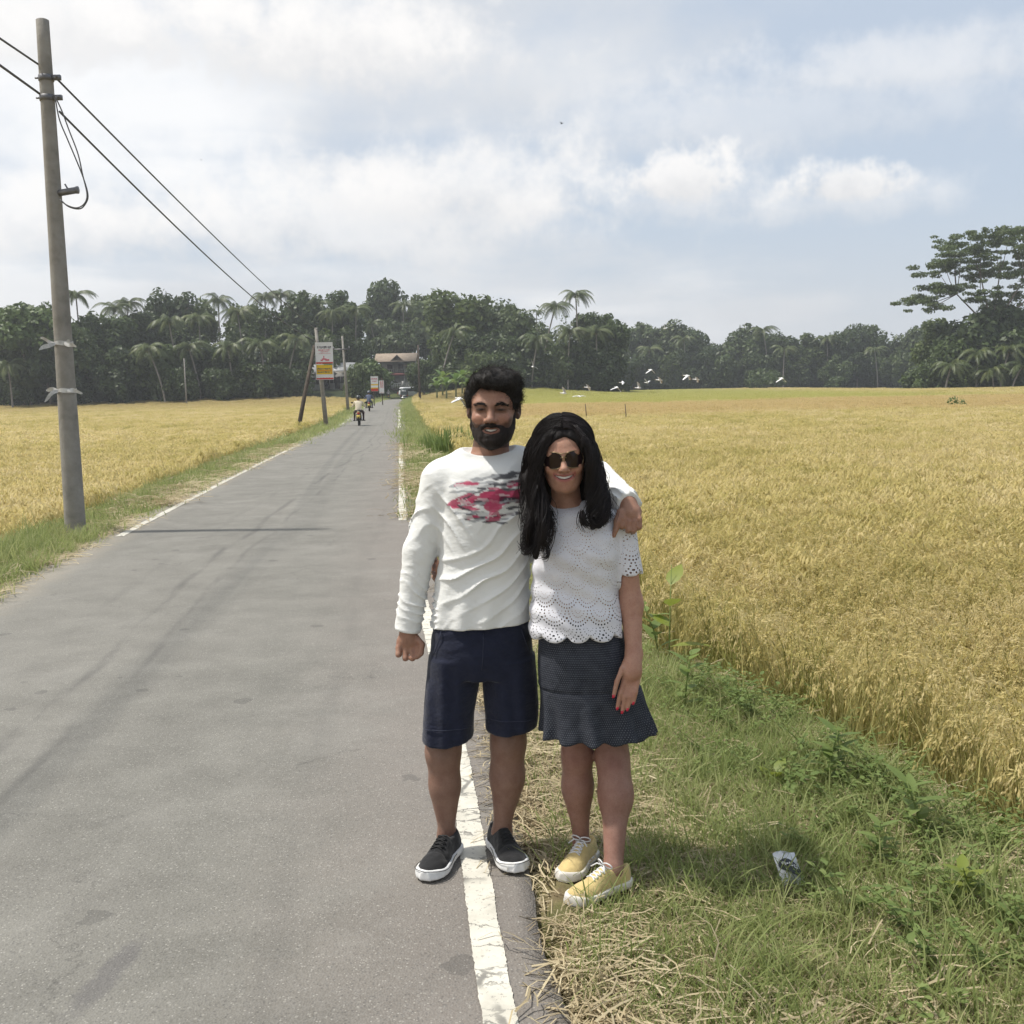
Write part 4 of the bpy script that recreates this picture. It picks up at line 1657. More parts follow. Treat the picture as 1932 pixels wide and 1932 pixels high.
# ================================================================== the couple
def m_skin(name, rough=0.55):
    m, t, b = material(name, rough=rough, spec=0.35)
    at = t.new('ShaderNodeAttribute', attribute_name='col')
    p = t.new('ShaderNodeTexCoord').outputs['Object']
    n = t.noise(p, 26, 4, 0.6)
    n2 = t.noise(p, 190, 4, 0.7)
    c = t.mix(t.maprange(n, 0.3, 0.75), at.outputs['Color'], t.mix(1.0, at.outputs['Color'], (0.82, 0.75, 0.73), 'MULTIPLY'))
    c = t.mix(t.math('MULTIPLY', t.maprange(n2, 0.45, 0.72), 0.5), c, t.mix(1.0, c, (0.72, 0.66, 0.64), 'MULTIPLY'))
    t.put(b.inputs['Base Color'], c)
    b.inputs['Subsurface Weight'].default_value = 0.12
    b.inputs['Subsurface Radius'].default_value = (0.012, 0.005, 0.003)
    bp = t.new('ShaderNodeBump')
    bp.inputs['Strength'].default_value = 0.4
    bp.inputs['Distance'].default_value = 0.002
    t.put(bp.inputs['Height'], n2)
    t.put(b.inputs['Normal'], bp.outputs[0])
    return m


def m_hair(name, base, rough=0.42):
    m, t, b = material(name, base, rough, 0.28)
    p = t.new('ShaderNodeTexCoord').outputs['Object']
    q = t.vmath('MULTIPLY', p, (1.0, 1.0, 0.12))
    n = t.noise(q, 240, 3, 0.6)
    t.put(b.inputs['Base Color'], t.ramp(n, [(0.3, tuple(c * 0.7 for c in base)), (0.7, tuple(c * 1.5 for c in base))]))
    bp = t.new('ShaderNodeBump')
    bp.inputs['Strength'].default_value = 0.5
    bp.inputs['Distance'].default_value = 0.003
    t.put(bp.inputs['Height'], n)
    t.put(b.inputs['Normal'], bp.outputs[0])
    return m


def m_cloth(name, base=None, rough=0.85, bump=0.35, weave=900.0, wr=22.0):
    m, t, b = material(name, base or (0.5, 0.5, 0.5), rough, 0.15)
    p = t.new('ShaderNodeTexCoord').outputs['Object']
    if base is None:
        at = t.new('ShaderNodeAttribute', attribute_name='col')
        t.put(b.inputs['Base Color'], at.outputs['Color'])
    else:
        n = t.noise(p, 30, 4, 0.6)
        t.put(b.inputs['Base Color'], t.ramp(n, [(0.3, tuple(c * 0.85 for c in base)), (0.7, tuple(min(1, c * 1.12) for c in base))]))
    b.inputs['Sheen Weight'].default_value = 0.15
    w = t.noise(t.vmath('MULTIPLY', p, (1.0, 1.0, 1.7)), wr, 4, 0.55)
    fine = t.noise(p, weave, 2, 0.5)
    bp = t.new('ShaderNodeBump')
    bp.inputs['Strength'].default_value = bump
    bp.inputs['Distance'].default_value = 0.012
    t.put(bp.inputs['Height'], t.math('ADD', w, t.math('MULTIPLY', fine, 0.03)))
    t.put(b.inputs['Normal'], bp.outputs[0])
    return m


SKIN = m_skin('skin')
HAIR_M = m_hair('black_hair', (0.013, 0.011, 0.010), 0.62)
HAIR_W = m_hair('long_black_hair', (0.012, 0.009, 0.009), 0.38)
HAIR_CAP = m_hair('hair_underlayer', (0.010, 0.008, 0.008), 0.75)
BEARD = m_hair('beard_hair', (0.016, 0.011, 0.009), 0.7)


def face_frame(centre, yaw=0.0, roll=0.0, pitch=0.0, s=1.0):
    """axes: x to the picture right, y towards the camera, z up"""
    B = np.array([[1, 0, 0], [0, -1, 0], [0, 0, 1.0]]).T
    cy, sy = math.cos(yaw), math.sin(yaw)
    cr, sr = math.cos(roll), math.sin(roll)
    cp, sp = math.cos(pitch), math.sin(pitch)
    Ry = np.array([[cy, sy, 0], [-sy, cy, 0], [0, 0, 1]])          # turn to the picture right
    Rr = np.array([[cr, 0, sr], [0, 1, 0], [-sr, 0, cr]])
    Rp = np.array([[1, 0, 0], [0, cp, sp], [0, -sp, cp]])          # nod down
    M = B @ Ry @ Rr @ Rp
    c = np.asarray(centre, float)

    def loc(x, y, z):
        return c + M @ (np.array([x, y, z]) * s)
    return loc, M, s


# half of an open smile: x, y, z, half opening
SMILE_M = [(0.0, 0.0925, -0.0730, 0.0052), (0.014, 0.0880, -0.0708, 0.0048), (0.025, 0.0800, -0.0665, 0.0034), (0.033, 0.0720, -0.0615, 0.0016)]
SMILE_W = [(0.0, 0.0920, -0.0680, 0.0056), (0.016, 0.0865, -0.0655, 0.0052), (0.029, 0.0775, -0.0605, 0.0036), (0.038, 0.0680, -0.0545, 0.0016)]


def teeth_strip(loc, mb, SMILE):
    sx, sy, sz, sr = np.array(SMILE).T
    tv = []
    xs = np.linspace(-0.9, 0.9, 17) * sx[-1]
    for xx in xs:
        a = abs(xx)
        yy, zz, rr = np.interp(a, sx, sy), np.interp(a, sx, sz), np.interp(a, sx, sr)
        tv += [loc(xx, yy - 0.0022, zz + rr), loc(xx, yy - 0.0022, zz - rr * 0.45)]
    mb.add(tv, [(2 * i, 2 * i + 2, 2 * i + 3, 2 * i + 1) for i in range(len(xs) - 1)])


def head_solid(S, fr, male):
    loc, M, s = fr
    SMILE = SMILE_M if male else SMILE_W

    def E(c, r, k=0.012, op='u'):
        S.add(s_ell(loc(*c), np.array(r) * s, M), k * s, op)

    def C(a, b, ra, rb, k=0.01, op='u'):
        S.add(s_cone(loc(*a), loc(*b), ra * s, rb * s), k * s, op)
    j = 0.98 if male else 0.82
    E((0, -0.022, 0.036), (0.077, 0.098, 0.090))
    E((0, 0.022, 0.022), (0.069, 0.070, 0.062), 0.03)                  # forehead
    E((0, 0.026, -0.035), (0.066 * (0.5 + j / 2), 0.060, 0.074), 0.03)
    E((0, -0.006, -0.026), (0.0725, 0.066, 0.068), 0.02)
    E((0, 0.024, -0.078), (0.062 * j, 0.058, 0.046), 0.03)             # jaw
    E((0, 0.070, -0.106), (0.024 * j, 0.020, 0.018), 0.026)            # chin
    for sg in (-1, 1):
        E((sg * 0.043, 0.058, -0.034), (0.024, 0.024, 0.020), 0.02)     # smiling cheeks
        C((sg * 0.056 * j, 0.006, -0.060), (sg * 0.032 * j, 0.050, -0.100), 0.013, 0.013, 0.03)
        C((sg * 0.046, 0.074, 0.019), (sg * 0.014, 0.086, 0.015), 0.010, 0.009, 0.018)   # brow
        E((sg * 0.084, -0.010, -0.006), (0.012, 0.019, 0.033), 0.006)   # ear
        E((sg * 0.092, 0.000, -0.002), (0.007, 0.011, 0.019), 0.006, 's')
        E((sg * 0.033, 0.098, 0.000), (0.019, 0.018, 0.010), 0.014, 's')   # eye hollow
        E((sg * 0.033, 0.0718, -0.001), (0.0160, 0.0145, 0.0125), 0.006)     # lids
    C((0, 0.084, 0.006), (0, 0.104, -0.032), 0.008, 0.0115, 0.014)         # nose
    nw = 1.15 if male else 0.95
    E((0, 0.107, -0.037), (0.0125 * nw, 0.011, 0.010), 0.010)
    for sg in (-1, 1):
        E((sg * 0.0155 * nw, 0.094, -0.040), (0.009 * nw, 0.011, 0.008), 0.008)
        E((sg * 0.008, 0.103, -0.0475), (0.0042, 0.006, 0.003), 0.003, 's')              # nostrils
        C((sg * 0.025, 0.094, -0.040), (sg * 0.043, 0.080, -0.066), 0.0035, 0.0030, 0.010, 's')   # smile folds
        C((sg * 0.018, 0.088, -0.013), (sg * 0.048, 0.078, -0.013), 0.0030, 0.0025, 0.010, 's')   # under the eyes
    # smile
    E((0, 0.0795, -0.072), (0.031, 0.0125, 0.017), 0.016)
    for sg in (-1, 1):
        for i in range(3):
            a_, b_ = SMILE[i], SMILE[i + 1]
            C((sg * a_[0], a_[1] - 0.0010, a_[2] + a_[3] + 0.0022), (sg * b_[0], b_[1] - 0.0010, b_[2] + b_[3] + 0.0012), 0.0034 - 0.0006 * i, 0.0030 - 0.0006 * i, 0.005)
            C((sg * a_[0], a_[1] - 0.0030, a_[2] - a_[3] - 0.0030), (sg * b_[0], b_[1] - 0.0020, b_[2] - b_[3] - 0.0016), 0.0044 - 0.0009 * i, 0.0036 - 0.0009 * i, 0.005)
    for sg in (-1, 1):
        for i in range(3):
            a_, b_ = SMILE[i], SMILE[i + 1]
            C((sg * a_[0], a_[1] + 0.001, a_[2]), (sg * b_[0], b_[1] + 0.001, b_[2]), a_[3], b_[3], 0.002, 's')
    return E, C


def paint_face(v, fr, skin, male):
    loc, M, s = fr
    q = (v - loc(0, 0, 0)) @ M / s
    x, y, z = q.T
    col = np.tile(np.array(skin), (len(v), 1))
    head = (z > -0.135) & (np.abs(x) < 0.11) & (y > -0.13)

    def blob(cx, cz, rx, rz, cy=None, soft=0.35):
        d = np.sqrt(((x - cx) / rx) ** 2 + ((z - cz) / rz) ** 2)
        w = 1 - np.clip((d - (1 - soft)) / (2 * soft), 0, 1)
        return w * w * (3 - 2 * w) * head * (y > 0.02)

    def mixc(w, c):
        nonlocal col
        col = col * (1 - w[:, None]) + np.array(c) * w[:, None]
    sk = np.array(skin)
    for sg in (-1, 1):
        mixc(0.35 * blob(sg * 0.046, -0.036, 0.026, 0.02), sk * np.array([1.12, 0.92, 0.88]))
        mixc((0.75 if male else 0.5) * blob(sg * 0.033, 0.001, 0.028, 0.016), sk * 0.50)  # shade of the eye hollows, painted into the skin colour
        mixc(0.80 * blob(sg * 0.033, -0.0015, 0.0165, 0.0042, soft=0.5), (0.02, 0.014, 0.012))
    lipc = sk * np.array([0.72, 0.56, 0.58]) if male else (0.36, 0.115, 0.105)
    sx_, sy_, sz_, sr_ = np.array(SMILE_M if male else SMILE_W).T
    ax_ = np.abs(x)
    mz, mr = np.interp(ax_, sx_, sz_), np.interp(ax_, sx_, sr_)
    inm = (ax_ < sx_[-1] + 0.002) * (y > 0.060) * head
    up = np.exp(-((z - mz - mr - 0.0022) / 0.0036) ** 2) * inm
    lo = np.exp(-((z - mz + mr + 0.0032) / 0.0050) ** 2) * inm
    mixc(np.clip(up * 1.1, 0, 0.8), lipc)
    mixc(np.clip(lo * 1.1, 0, 0.8), lipc)
    my = np.interp(ax_, sx_, sy_)
    slit = (np.abs(z - mz) < mr * 1.05) * (y < my - 0.0005) * inm
    mixc(slit * 0.85, (0.05, 0.018, 0.018))
    if male:
        n = wave3(x, y, z, 5, 130, 3) * 0.009
        # shaved shadow above the full beard
        zb = np.interp(np.abs(x), [0.0, 0.02, 0.035, 0.055, 0.075, 0.1], [-0.052, -0.050, -0.052, -0.046, -0.016, 0.03])
        w = np.clip((zb + 0.008 + n - z) / 0.016, 0, 1) * head * (y > -0.035) * np.clip((z + 0.15) / 0.02, 0, 1)
        lips = np.clip(up + lo + slit, 0, 1)
        mixc(w * 0.72 * (1 - lips), (0.030, 0.020, 0.016))
        scalp = np.clip((z - 0.052 + 0.4 * np.maximum(0, 0.05 - y)) / 0.02, 0, 1) * head
        mixc(0.7 * scalp, (0.03, 0.02, 0.018))
    return col, (x, y, z)


def eye_mesh(parent, fr, sg, name='eye'):
    loc, M, s = fr
    n, m = 14, 10
    v, c = [], []
    r = 0.0126
    for i in range(m + 1):
        th = math.pi * i / m
        for j in range(n):
            ph = 2 * math.pi * j / n
            d = np.array([math.sin(th) * math.cos(ph), math.cos(th), math.sin(th) * math.sin(ph)])
            v.append(loc(sg * 0.033 + d[0] * r, 0.0748 + d[1] * r, -0.0016 + d[2] * r * 0.36))
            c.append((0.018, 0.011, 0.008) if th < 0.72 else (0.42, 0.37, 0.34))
    q = [(i * n + j, i * n + (j + 1) % n, (i + 1) * n + (j + 1) % n, (i + 1) * n + j) for i in range(m) for j in range(n)]
    return obj(name, mesh_np(name, v, np.array(q), SKIN, True, np.array(c)), parent)


def strand_mesh(name, curves, r0, r1, mat, sides=3):
    """many thin tapered tubes; curves (n, k, 3)"""
    cv = np.asarray(curves, float)
    n, k, _ = cv.shape
    tan = np.gradient(cv, axis=1)
    tan /= np.linalg.norm(tan, axis=2, keepdims=True) + 1e-9
    ref = np.array([0.35, 0.9, 0.2])
    a = np.cross(tan, ref)
    a /= np.linalg.norm(a, axis=2, keepdims=True) + 1e-9
    b = np.cross(tan, a)
    rad = np.linspace(r0, r1, k)[None, :, None]
    vs = [cv + rad * (math.cos(2 * math.pi * i / sides) * a + math.sin(2 * math.pi * i / sides) * b) for i in range(sides)]
    v = np.stack(vs, 2).reshape(-1, 3)
    idx = np.arange(n * k * sides).reshape(n, k, sides)
    q = []
    for i in range(sides):
        j = (i + 1) % sides
        q.append(np.stack([idx[:, :-1, i], idx[:, :-1, j], idx[:, 1:, j], idx[:, 1:, i]], -1).reshape(-1, 4))
    return mesh_np(name, v, np.concatenate(q), mat, True)


def hair_tufts(v, q, fr, flow, n, L, r, mat, name, seed, where=None, lift=0.35):
    """short hairs growing from a surface along a flow direction"""
    rng = np.random.default_rng(seed)
    loc, M, s = fr
    fc = v[q].mean(1)
    nr = np.cross(v[q[:, 1]] - v[q[:, 0]], v[q[:, 2]] - v[q[:, 0]])
    ar = np.linalg.norm(nr, axis=1)
    nr /= ar[:, None] + 1e-12
    w = ar.copy()
    if where is not None:
        w = w * where((fc - loc(0, 0, 0)) @ M / s)
    pick = rng.choice(len(fc), n, p=w / w.sum())
    p, nn = fc[pick], nr[pick]
    f = flow((p - loc(0, 0, 0)) @ M / s) @ M.T
    f = f + rng.normal(0, 0.35, f.shape)
    f -= nn * (f * nn).sum(1)[:, None]
    f /= np.linalg.norm(f, axis=1)[:, None] + 1e-9
    d = f + nn * (lift * rng.uniform(0.4, 1.6, n))[:, None]
    ln = L * rng.uniform(0.5, 1.3, n)[:, None]
    ts = np.linspace(0, 1, 5)
    curl = rng.normal(0, 1, f.shape)
    cv = np.stack([p - nn * 0.004 + d * ln * t + curl * ln * 0.22 * t * t - nn * ln * 0.25 * t * t for t in ts], 1)
    return strand_mesh(name, cv, r, r * 0.25, mat)


def finger(S, pts, r0, r1, k=0.004):
    pts = [np.asarray(p, float) for p in pts]
    n = len(pts) - 1
    for i in range(n):
        S.add(s_cone(pts[i], pts[i + 1], r0 + (r1 - r0) * i / n, r0 + (r1 - r0) * (i + 1) / n), k)


# ---------------------------------------------------------------- shoes
def shoe(parent, heel, toe, L, wid, zg, col_up, col_sole, lace_col, low, seed, stripe=None):
    """canvas plimsoll: upper with an opening, rubber sole, laces. Built toe along +x then turned."""
    heel, toe = np.asarray(heel, float), np.asarray(toe, float)
    d = (toe - heel)[:2]
    ang = math.atan2(d[1], d[0])
    root = bpy.data.objects.new('shoe', None)
    link(root, parent)
    wx = np.array([0, .06, .16, .30, .45, .60, .74, .86, .95, 1.0])
    ww = np.array([.30, .62, .72, .70, .74, .90, 1.0, .93, .66, .30]) * wid / 2
    hx = np.array([0, .06, .16, .30, .42, .55, .70, .84, .95, 1.0])
    hh = np.array([.078, .088, .086, .088, .094, .078, .062, .052, .044, .034]) * low
    xs = np.arange(-0.02, L + 0.02, 0.0042)
    ys = np.arange(-wid / 2 - 0.015, wid / 2 + 0.015, 0.0042)

    def upper(off):
        def fn(X, Y, Z):
            t = np.clip(X / L, 0, 1)
            a = np.interp(t, wx, ww) + off
            h = np.interp(t, hx, hh) + off
            k = np.sqrt(np.sqrt(((Y / a) ** 2) ** 1.25 ** 2) ** 2 + (np.maximum(Z, 0) / h) ** 2)
            k = np.sqrt(np.abs(Y / a) ** 2.4 + np.abs(np.maximum(Z, 0) / h) ** 2.1)
            d_ = (k - 1) * np.minimum(a, h)
            return np.maximum(d_, np.maximum(-off - X - 0.0, X - L - off))
        return fn
    lo, hi = (0, -wid / 2 - .01, 0), (L, wid / 2 + .01, 0.13)
    S = Solid(xs, ys, np.arange(0.0, 0.125, 0.0042))
    S.add((upper(0.0), lo, hi), 0.002)
    # foot opening
    S.add(s_ell((L * 0.20, 0, 0.105 * low + 0.012), (L * 0.20, wid * 0.27, 0.052)), 0.01, 's')
    S.warp(lambda x, y, z: 0.0016 * wave3(x, y, z, seed, 95, 3) - 0.0022 * np.exp(-((x - L * 0.66) / 0.004) ** 2) * (z > 0.035))
    S.cut(lambda X, Y, Z: 0.016 - Z)
    v, q = S.mesh(1)
    u = obj('upper', mesh_np('upper', v, q, m_cloth('canvas_' + str(seed), col_up, 0.9, 0.25, 1400, 40), True), root)
    # sole
    S = Solid(xs, ys, np.arange(-0.012, 0.05, 0.0035))
    S.add((upper(0.0055), lo, hi), 0.002)
    S.cut(lambda X, Y, Z: np.maximum(Z - (0.026 + 0.012 * np.clip((X / L - 0.8) / 0.2, 0, 1)), 0.001 - Z), 0.004)
    v, q = S.mesh(1)
    obj('sole', mesh_np('sole', v, q, mottled('rubber_' + str(seed), [(0.3, tuple(c * 0.82 for c in col_sole)), (0.7, col_sole)], 30, 0.6), True), root)
    if stripe:
        mb = MB()
        t = np.linspace(0.35, 1.0, 26)
        a = np.interp(t, wx, ww) + 0.0063
        z_ = 0.0225 + 0.012 * np.clip((t - 0.8) / 0.2, 0, 1)
        pts = np.concatenate([np.stack([t * L, a, z_], 1), [[L + 0.0058, 0, z_[-1]]], np.stack([t * L, -a, z_], 1)[::-1]])
        mb.tube(pts, 0.0012, 4, False)
        mb.build('foxing_stripe', material('stripe_' + str(seed), stripe, 0.7)[0], root)
    # laces
    mb = MB()
    rg = np.random.default_rng(seed)
    for i in range(4):
        t0 = 0.44 + 0.055 * i
        for sg in (-1, 1):
            pp = []
            for s_ in np.linspace(-1, 1, 7):
                t = t0 + 0.022 * s_ * sg
                h = np.interp(t, hx, hh)
                a = np.interp(t, wx, ww)
                yy = s_ * a * 0.46
                zz = h * (1 - abs(yy / a) ** 2.4) ** 0.5 + 0.0025
                pp.append((t * L, yy, zz))
            mb.tube(pp, 0.0026, 5)
    t = 0.42
    top = np.array([t * L, 0, np.interp(t, hx, hh) + 0.006])
    if lace_col[0] > 0.2:
        for sg in (-1, 1):       # bow loops and ends
            loop = [top + np.array([0.004 * math.sin(a_), sg * (0.018 - 0.018 * math.cos(a_)), 0.010 * math.sin(a_) + 0.004]) + np.array([0.014 * (1 - math.cos(a_)) * -0.3, 0, 0]) for a_ in np.linspace(0, 6.0, 9)]
            mb.tube(loop, 0.0024, 5)
            mb.tube([top, top + np.array([0.012, sg * 0.018, 0.006]), top + np.array([0.024, sg * 0.036, -0.008])], 0.0024, 5)
    mb.build('laces', material('lace_' + str(seed), lace_col, 0.85)[0], root, True)
    root.location = (heel[0], heel[1], zg)
    root.rotation_euler = (0, 0, ang)
    return root


# ---------------------------------------------------------------- the man
YM = 3.82
MAN_SKIN = np.array((0.335, 0.188, 0.130))


def rows_px(rows, y):
    """(v, uL, uR, half depth, y offset) -> loft rows"""
    out = []
    for v, ul, ur, b, dy in rows:
        c = W((ul + ur) / 2, v, y)
        out.append((c[2], c[0], y + dy, px((ur - ul) / 2, y), b))
    return out


def make_man():
    root = empty('person', (-0.12, YM, 0.0))
    inv = root.location.copy()
    tag(root, 'bearded man in white printed long-sleeved shirt and navy shorts, arm around the woman', 'person')

    def put(name, v, q, mat, cols=None):
        o = obj(name, mesh_np(name, np.asarray(v) - np.array(inv), q, mat, True, cols), root)
        return o
    fr = face_frame(W(931, 770, YM - 0.02), yaw=-0.09, roll=0.03, pitch=0.02, s=1.0)
    loc, M, s = fr
    # ---- body
    zh = loc(0, 0, 0)
    hr = W(770, 1215, YM - 0.02)
    hl = W(1186, 975, 3.68)
    xs = axis_pts(-0.50, 0.52, 0.0085, [(zh[0] - .105, zh[0] + .105, .0030), (hr[0] - .055, hr[0] + .06, .0042), (hl[0] - .06, hl[0] + .06, .0042)])
    ys = axis_pts(3.55, 4.12, 0.0085, [(zh[1] - .13, zh[1] + .02, .0030), (hl[1] - .05, hl[1] + .05, .0042)])
    zs = axis_pts(0.03, 1.80, 0.0085, [(zh[2] - .15, zh[2] + .06, .0030), (hr[2] - .06, hr[2] + .04, .0042), (hl[2] - .08, hl[2] + .05, .0042)])
    S = Solid(xs, ys, zs)
    head_solid(S, fr, True)
    nb = W(922, 872, YM + 0.02)
    S.add(s_cone(loc(0, -0.03, -0.05), nb, 0.060, 0.066), 0.02)
    S.add(s_ell(loc(0, 0.072, -0.150) + np.array([0, 0.05, 0.0]), (0.014, 0.014, 0.014)), 0.02)
    S.add(s_loft(rows_px([(862, 860, 980, .055, 0.02), (900, 842, 994, .09, 0), (1000, 842, 992, .10, 0), (1100, 836, 986, .10, 0), (1200, 830, 990, .10, 0), (1260, 826, 992, .10, 0)], YM)), 0.03)
    # legs
    for hip, knee, calf, ank, rr in (((858, 1240), (836, 1418), (839, 1482), (843, 1572), (.080, .0575, .0455, .0300)),
                                     ((960, 1240), (959, 1400), (957, 1466), (947, 1566), (.082, .0575, .0515, .0315))):
        h_, k_, c_, a_ = W(*hip, YM), W(*knee, YM), W(*calf, YM + 0.01), W(*ank, YM + 0.02)
        S.add(s_cone(h_, k_, rr[0], rr[1]), 0.02)
        S.add(s_cone(k_, c_, rr[1] - 0.001, rr[2] + 0.003), 0.04)
        S.add(s_cone(c_, a_, rr[2], rr[3]), 0.03)
        S.add(s_ell(c_ + np.array([0.0, 0.020, 0.010]), (rr[2] * 0.90, rr[2], 0.11)), 0.05)
        S.add(s_ell(k_ + np.array([0, -0.022, 0.0]), (0.036, 0.03, 0.045)), 0.025)      # kneecap
        for sg in (-1, 1):
            S.add(s_ell(a_ + np.array([sg * rr[3] * 0.82, 0.004, -0.012]), (.011, .014, .016)), 0.015)
        S.add(s_cone(a_, a_ + np.array([0, 0.0, -0.06]), rr[3], 0.033), 0.02)
        S.add(s_cone(a_ + np.array([0, 0.0, -0.055]), a_ + np.array([0.0, -0.10, -0.075]), 0.03, 0.025), 0.02)
    # right arm (picture left) hanging
    sh, el, wr = W(832, 908, YM), W(791, 1040, YM), W(770, 1188, YM - 0.01)
    S.add(s_cone(sh, el, .050, .040), 0.03)
    S.add(s_cone(el, wr, .040, .027), 0.03)
    # loosely closed fist, back of the hand forward
    pc = W(770, 1212, YM - 0.012)
    S.add(s_cone(wr, W(771, 1203, YM - 0.012), .027, .029), 0.02)
    S.add(s_ell(pc, (0.042, 0.021, 0.034)), 0.015)
    for i, (uk, vk, ln) in enumerate(((752, 1222, .022), (765, 1227, .026), (778, 1227, .026), (789, 1222, .024))):
        kn = W(uk, vk, YM - 0.022)
        j1 = kn + np.array([0.0, -0.012, -ln])
        j2 = j1 + np.array([0.0, 0.026, -0.006])
        j3 = j2 + np.array([0.0, 0.012, 0.022])
        finger(S, [W(770 + (uk - 770) * .7, 1210, YM - 0.014), kn, j1, j2, j3], .0112, .0088, .005)
    finger(S, [W(786, 1204, YM - 0.018), W(796, 1216, YM - 0.032), W(794, 1232, YM - 0.040), W(786, 1240, YM - 0.042)], .0120, .0088, .006)
    # left arm (picture right) round her shoulders
    sh, el, wr = W(982, 880, YM + 0.02), W(1126, 900, 3.985), W(1184, 950, 3.70)
    S.add(s_cone(sh, el, .050, .041), 0.03)
    S.add(s_cone(el, wr, .041, .028), 0.03)
    pc = W(1190, 968, 3.672)
    S.add(s_cone(wr, pc, .028, .030), 0.02)
    S.add(s_ell(pc + np.array([0, 0.004, 0.004]), (0.038, 0.021, 0.027)), 0.012)
    for uk, vk, ln in ((1174, 979, .024), (1185, 984, .027), (1196, 985, .027), (1206, 980, .024)):
        kn = W(uk, vk, 3.650)
        j1 = kn + np.array([0.0, -0.006, -ln])
        j2 = j1 + np.array([0.0, 0.028, -0.008])
        j3 = j2 + np.array([0.0, 0.014, 0.020])
        finger(S, [W(1190 + (uk - 1190) * .7, 963, 3.665), kn, j1, j2, j3], .0106, .0084, .003)
        S.add(s_ell(kn + np.array([0, -0.004, 0.001]), (.0085, .008, .0085)), .004)
    finger(S, [W(1170, 966, 3.660), W(1164, 984, 3.645), W(1162, 998, 3.640), W(1158, 1011, 3.640)], .0125, .0080, .006)
    v, q = S.mesh(1)
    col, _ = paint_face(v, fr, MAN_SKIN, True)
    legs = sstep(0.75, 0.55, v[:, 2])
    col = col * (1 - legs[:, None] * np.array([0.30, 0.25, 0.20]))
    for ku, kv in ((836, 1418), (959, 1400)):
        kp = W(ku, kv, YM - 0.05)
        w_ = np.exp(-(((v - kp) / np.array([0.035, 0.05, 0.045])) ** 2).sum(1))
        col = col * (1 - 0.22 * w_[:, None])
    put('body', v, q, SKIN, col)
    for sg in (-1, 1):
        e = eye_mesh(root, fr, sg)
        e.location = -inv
    # teeth
    mb = MB()
    teeth_strip(loc, mb, SMILE_M)
    o = mb.build('teeth', material('teeth', (0.62, 0.58, 0.52), 0.35)[0], root, True)
    o.location = -inv
    # ---- hair
    S = Solid(*(np.arange(zh[i] - a, zh[i] + b, 0.0042) for i, (a, b) in enumerate(((.14, .14), (.14, .17), (.11, .19)))))

    def HE(c, r, k=0.02, op='u', X=S):
        X.add(s_ell(loc(*c), r, M), k, op)
    HE((0.002, -0.026, 0.042), (0.091, 0.110, 0.094))
    HE((0.014, 0.030, 0.096), (0.074, 0.060, 0.040), 0.03)
    HE((0.062, 0.016, 0.076), (0.034, 0.052, 0.044), 0.02)
    HE((-0.052, 0.018, 0.078), (0.032, 0.050, 0.036), 0.02)
    for sg in (-1, 1):
        HE((sg * 0.080, 0.004, 0.030), (0.016, 0.040, 0.044), 0.012)
    HE((0.020, 0.070, 0.088), (0.050, 0.030, 0.024), 0.02)
    HE((-0.030, 0.066, 0.092), (0.035, 0.030, 0.022), 0.02)
    HE((-0.004, 0.128, -0.006), (0.077, 0.100, 0.083), 0.008, 's')
    HE((-0.040, 0.118, 0.050), (0.030, 0.060, 0.034), 0.012, 's')
    HE((0.0, 0.03, -0.070), (0.16, 0.085, 0.078), 0.012, 's')
    for sg in (-1, 1):
        HE((sg * 0.094, -0.006, -0.012), (0.026, 0.027, 0.040), 0.006, 's')
    S.warp(lambda x, y, z: 0.0040 * wave3(x, y, z, 8, 70, 3, (1, 1, 0.5)) + 0.0016 * wave3(x, y, z, 9, 260, 2))
    S.cut(lambda X, Y, Z: (zh[2] - 0.085) - Z)
    hv, hq = S.mesh(1)
    put('hair', hv, hq, HAIR_M)

    def flow(p):
        f = np.stack([p[:, 0] * 3.5 + 0.35, 0.35 + 0 * p[:, 1], 0.35 - 3.0 * np.abs(p[:, 0])], 1)
        return f
    st = hair_tufts(hv, hq, fr, flow, 8000, 0.022, 0.0008, HAIR_M, 'hair_strands', 4,
                    where=lambda p: (p[:, 2] > -0.03) * 1.0, lift=0.48)
    o = obj('hair_strands', st, root)
    o.location = -inv
    # ---- beard and moustache
    S = Solid(*(np.arange(zh[i] - a, zh[i] + b, 0.0036) for i, (a, b) in enumerate(((.10, .10), (.15, .05), (.17, .04)))))
    HE((0, 0.026, -0.082), (0.0705, 0.066, 0.051), 0.01, 'u', S)
    HE((0, 0.068, -0.110), (0.036, 0.030, 0.027), 0.03, 'u', S)
    HE((0, 0.018, -0.045), (0.0745, 0.060, 0.052), 0.02, 'u', S)
    for sg in (-1, 1):
        S.add(s_cone(loc(sg * 0.003, 0.0975, -0.0535), loc(sg * 0.028, 0.081, -0.0590), 0.0075, 0.0078), 0.006)
        S.add(s_cone(loc(sg * 0.030, 0.077, -0.060), loc(sg * 0.029, 0.073, -0.092), 0.0085, 0.013), 0.012)
        S.add(s_cone(loc(sg * 0.070, 0.014, 0.000), loc(sg * 0.064, 0.020, -0.060), 0.007, 0.014), 0.012)
    # clear the cheeks, nose and lips
    for sg in (-1, 1):
        HE((sg * 0.037, 0.085, -0.022), (0.031, 0.064, 0.031), 0.006, 's', S)
        HE((sg * 0.056, 0.068, -0.004), (0.030, 0.044, 0.040), 0.006, 's', S)
    HE((0, 0.105, -0.026), (0.022, 0.035, 0.0215), 0.004, 's', S)
    HE((0, 0.105, -0.0715), (0.0300, 0.050, 0.0100), 0.004, 's', S)
    S.cut(lambda X, Y, Z: Y - (zh[1] + 0.012))
    S.warp(lambda x, y, z: 0.0022 * wave3(x, y, z, 18, 210, 3))
    bv, bq = S.mesh(1)
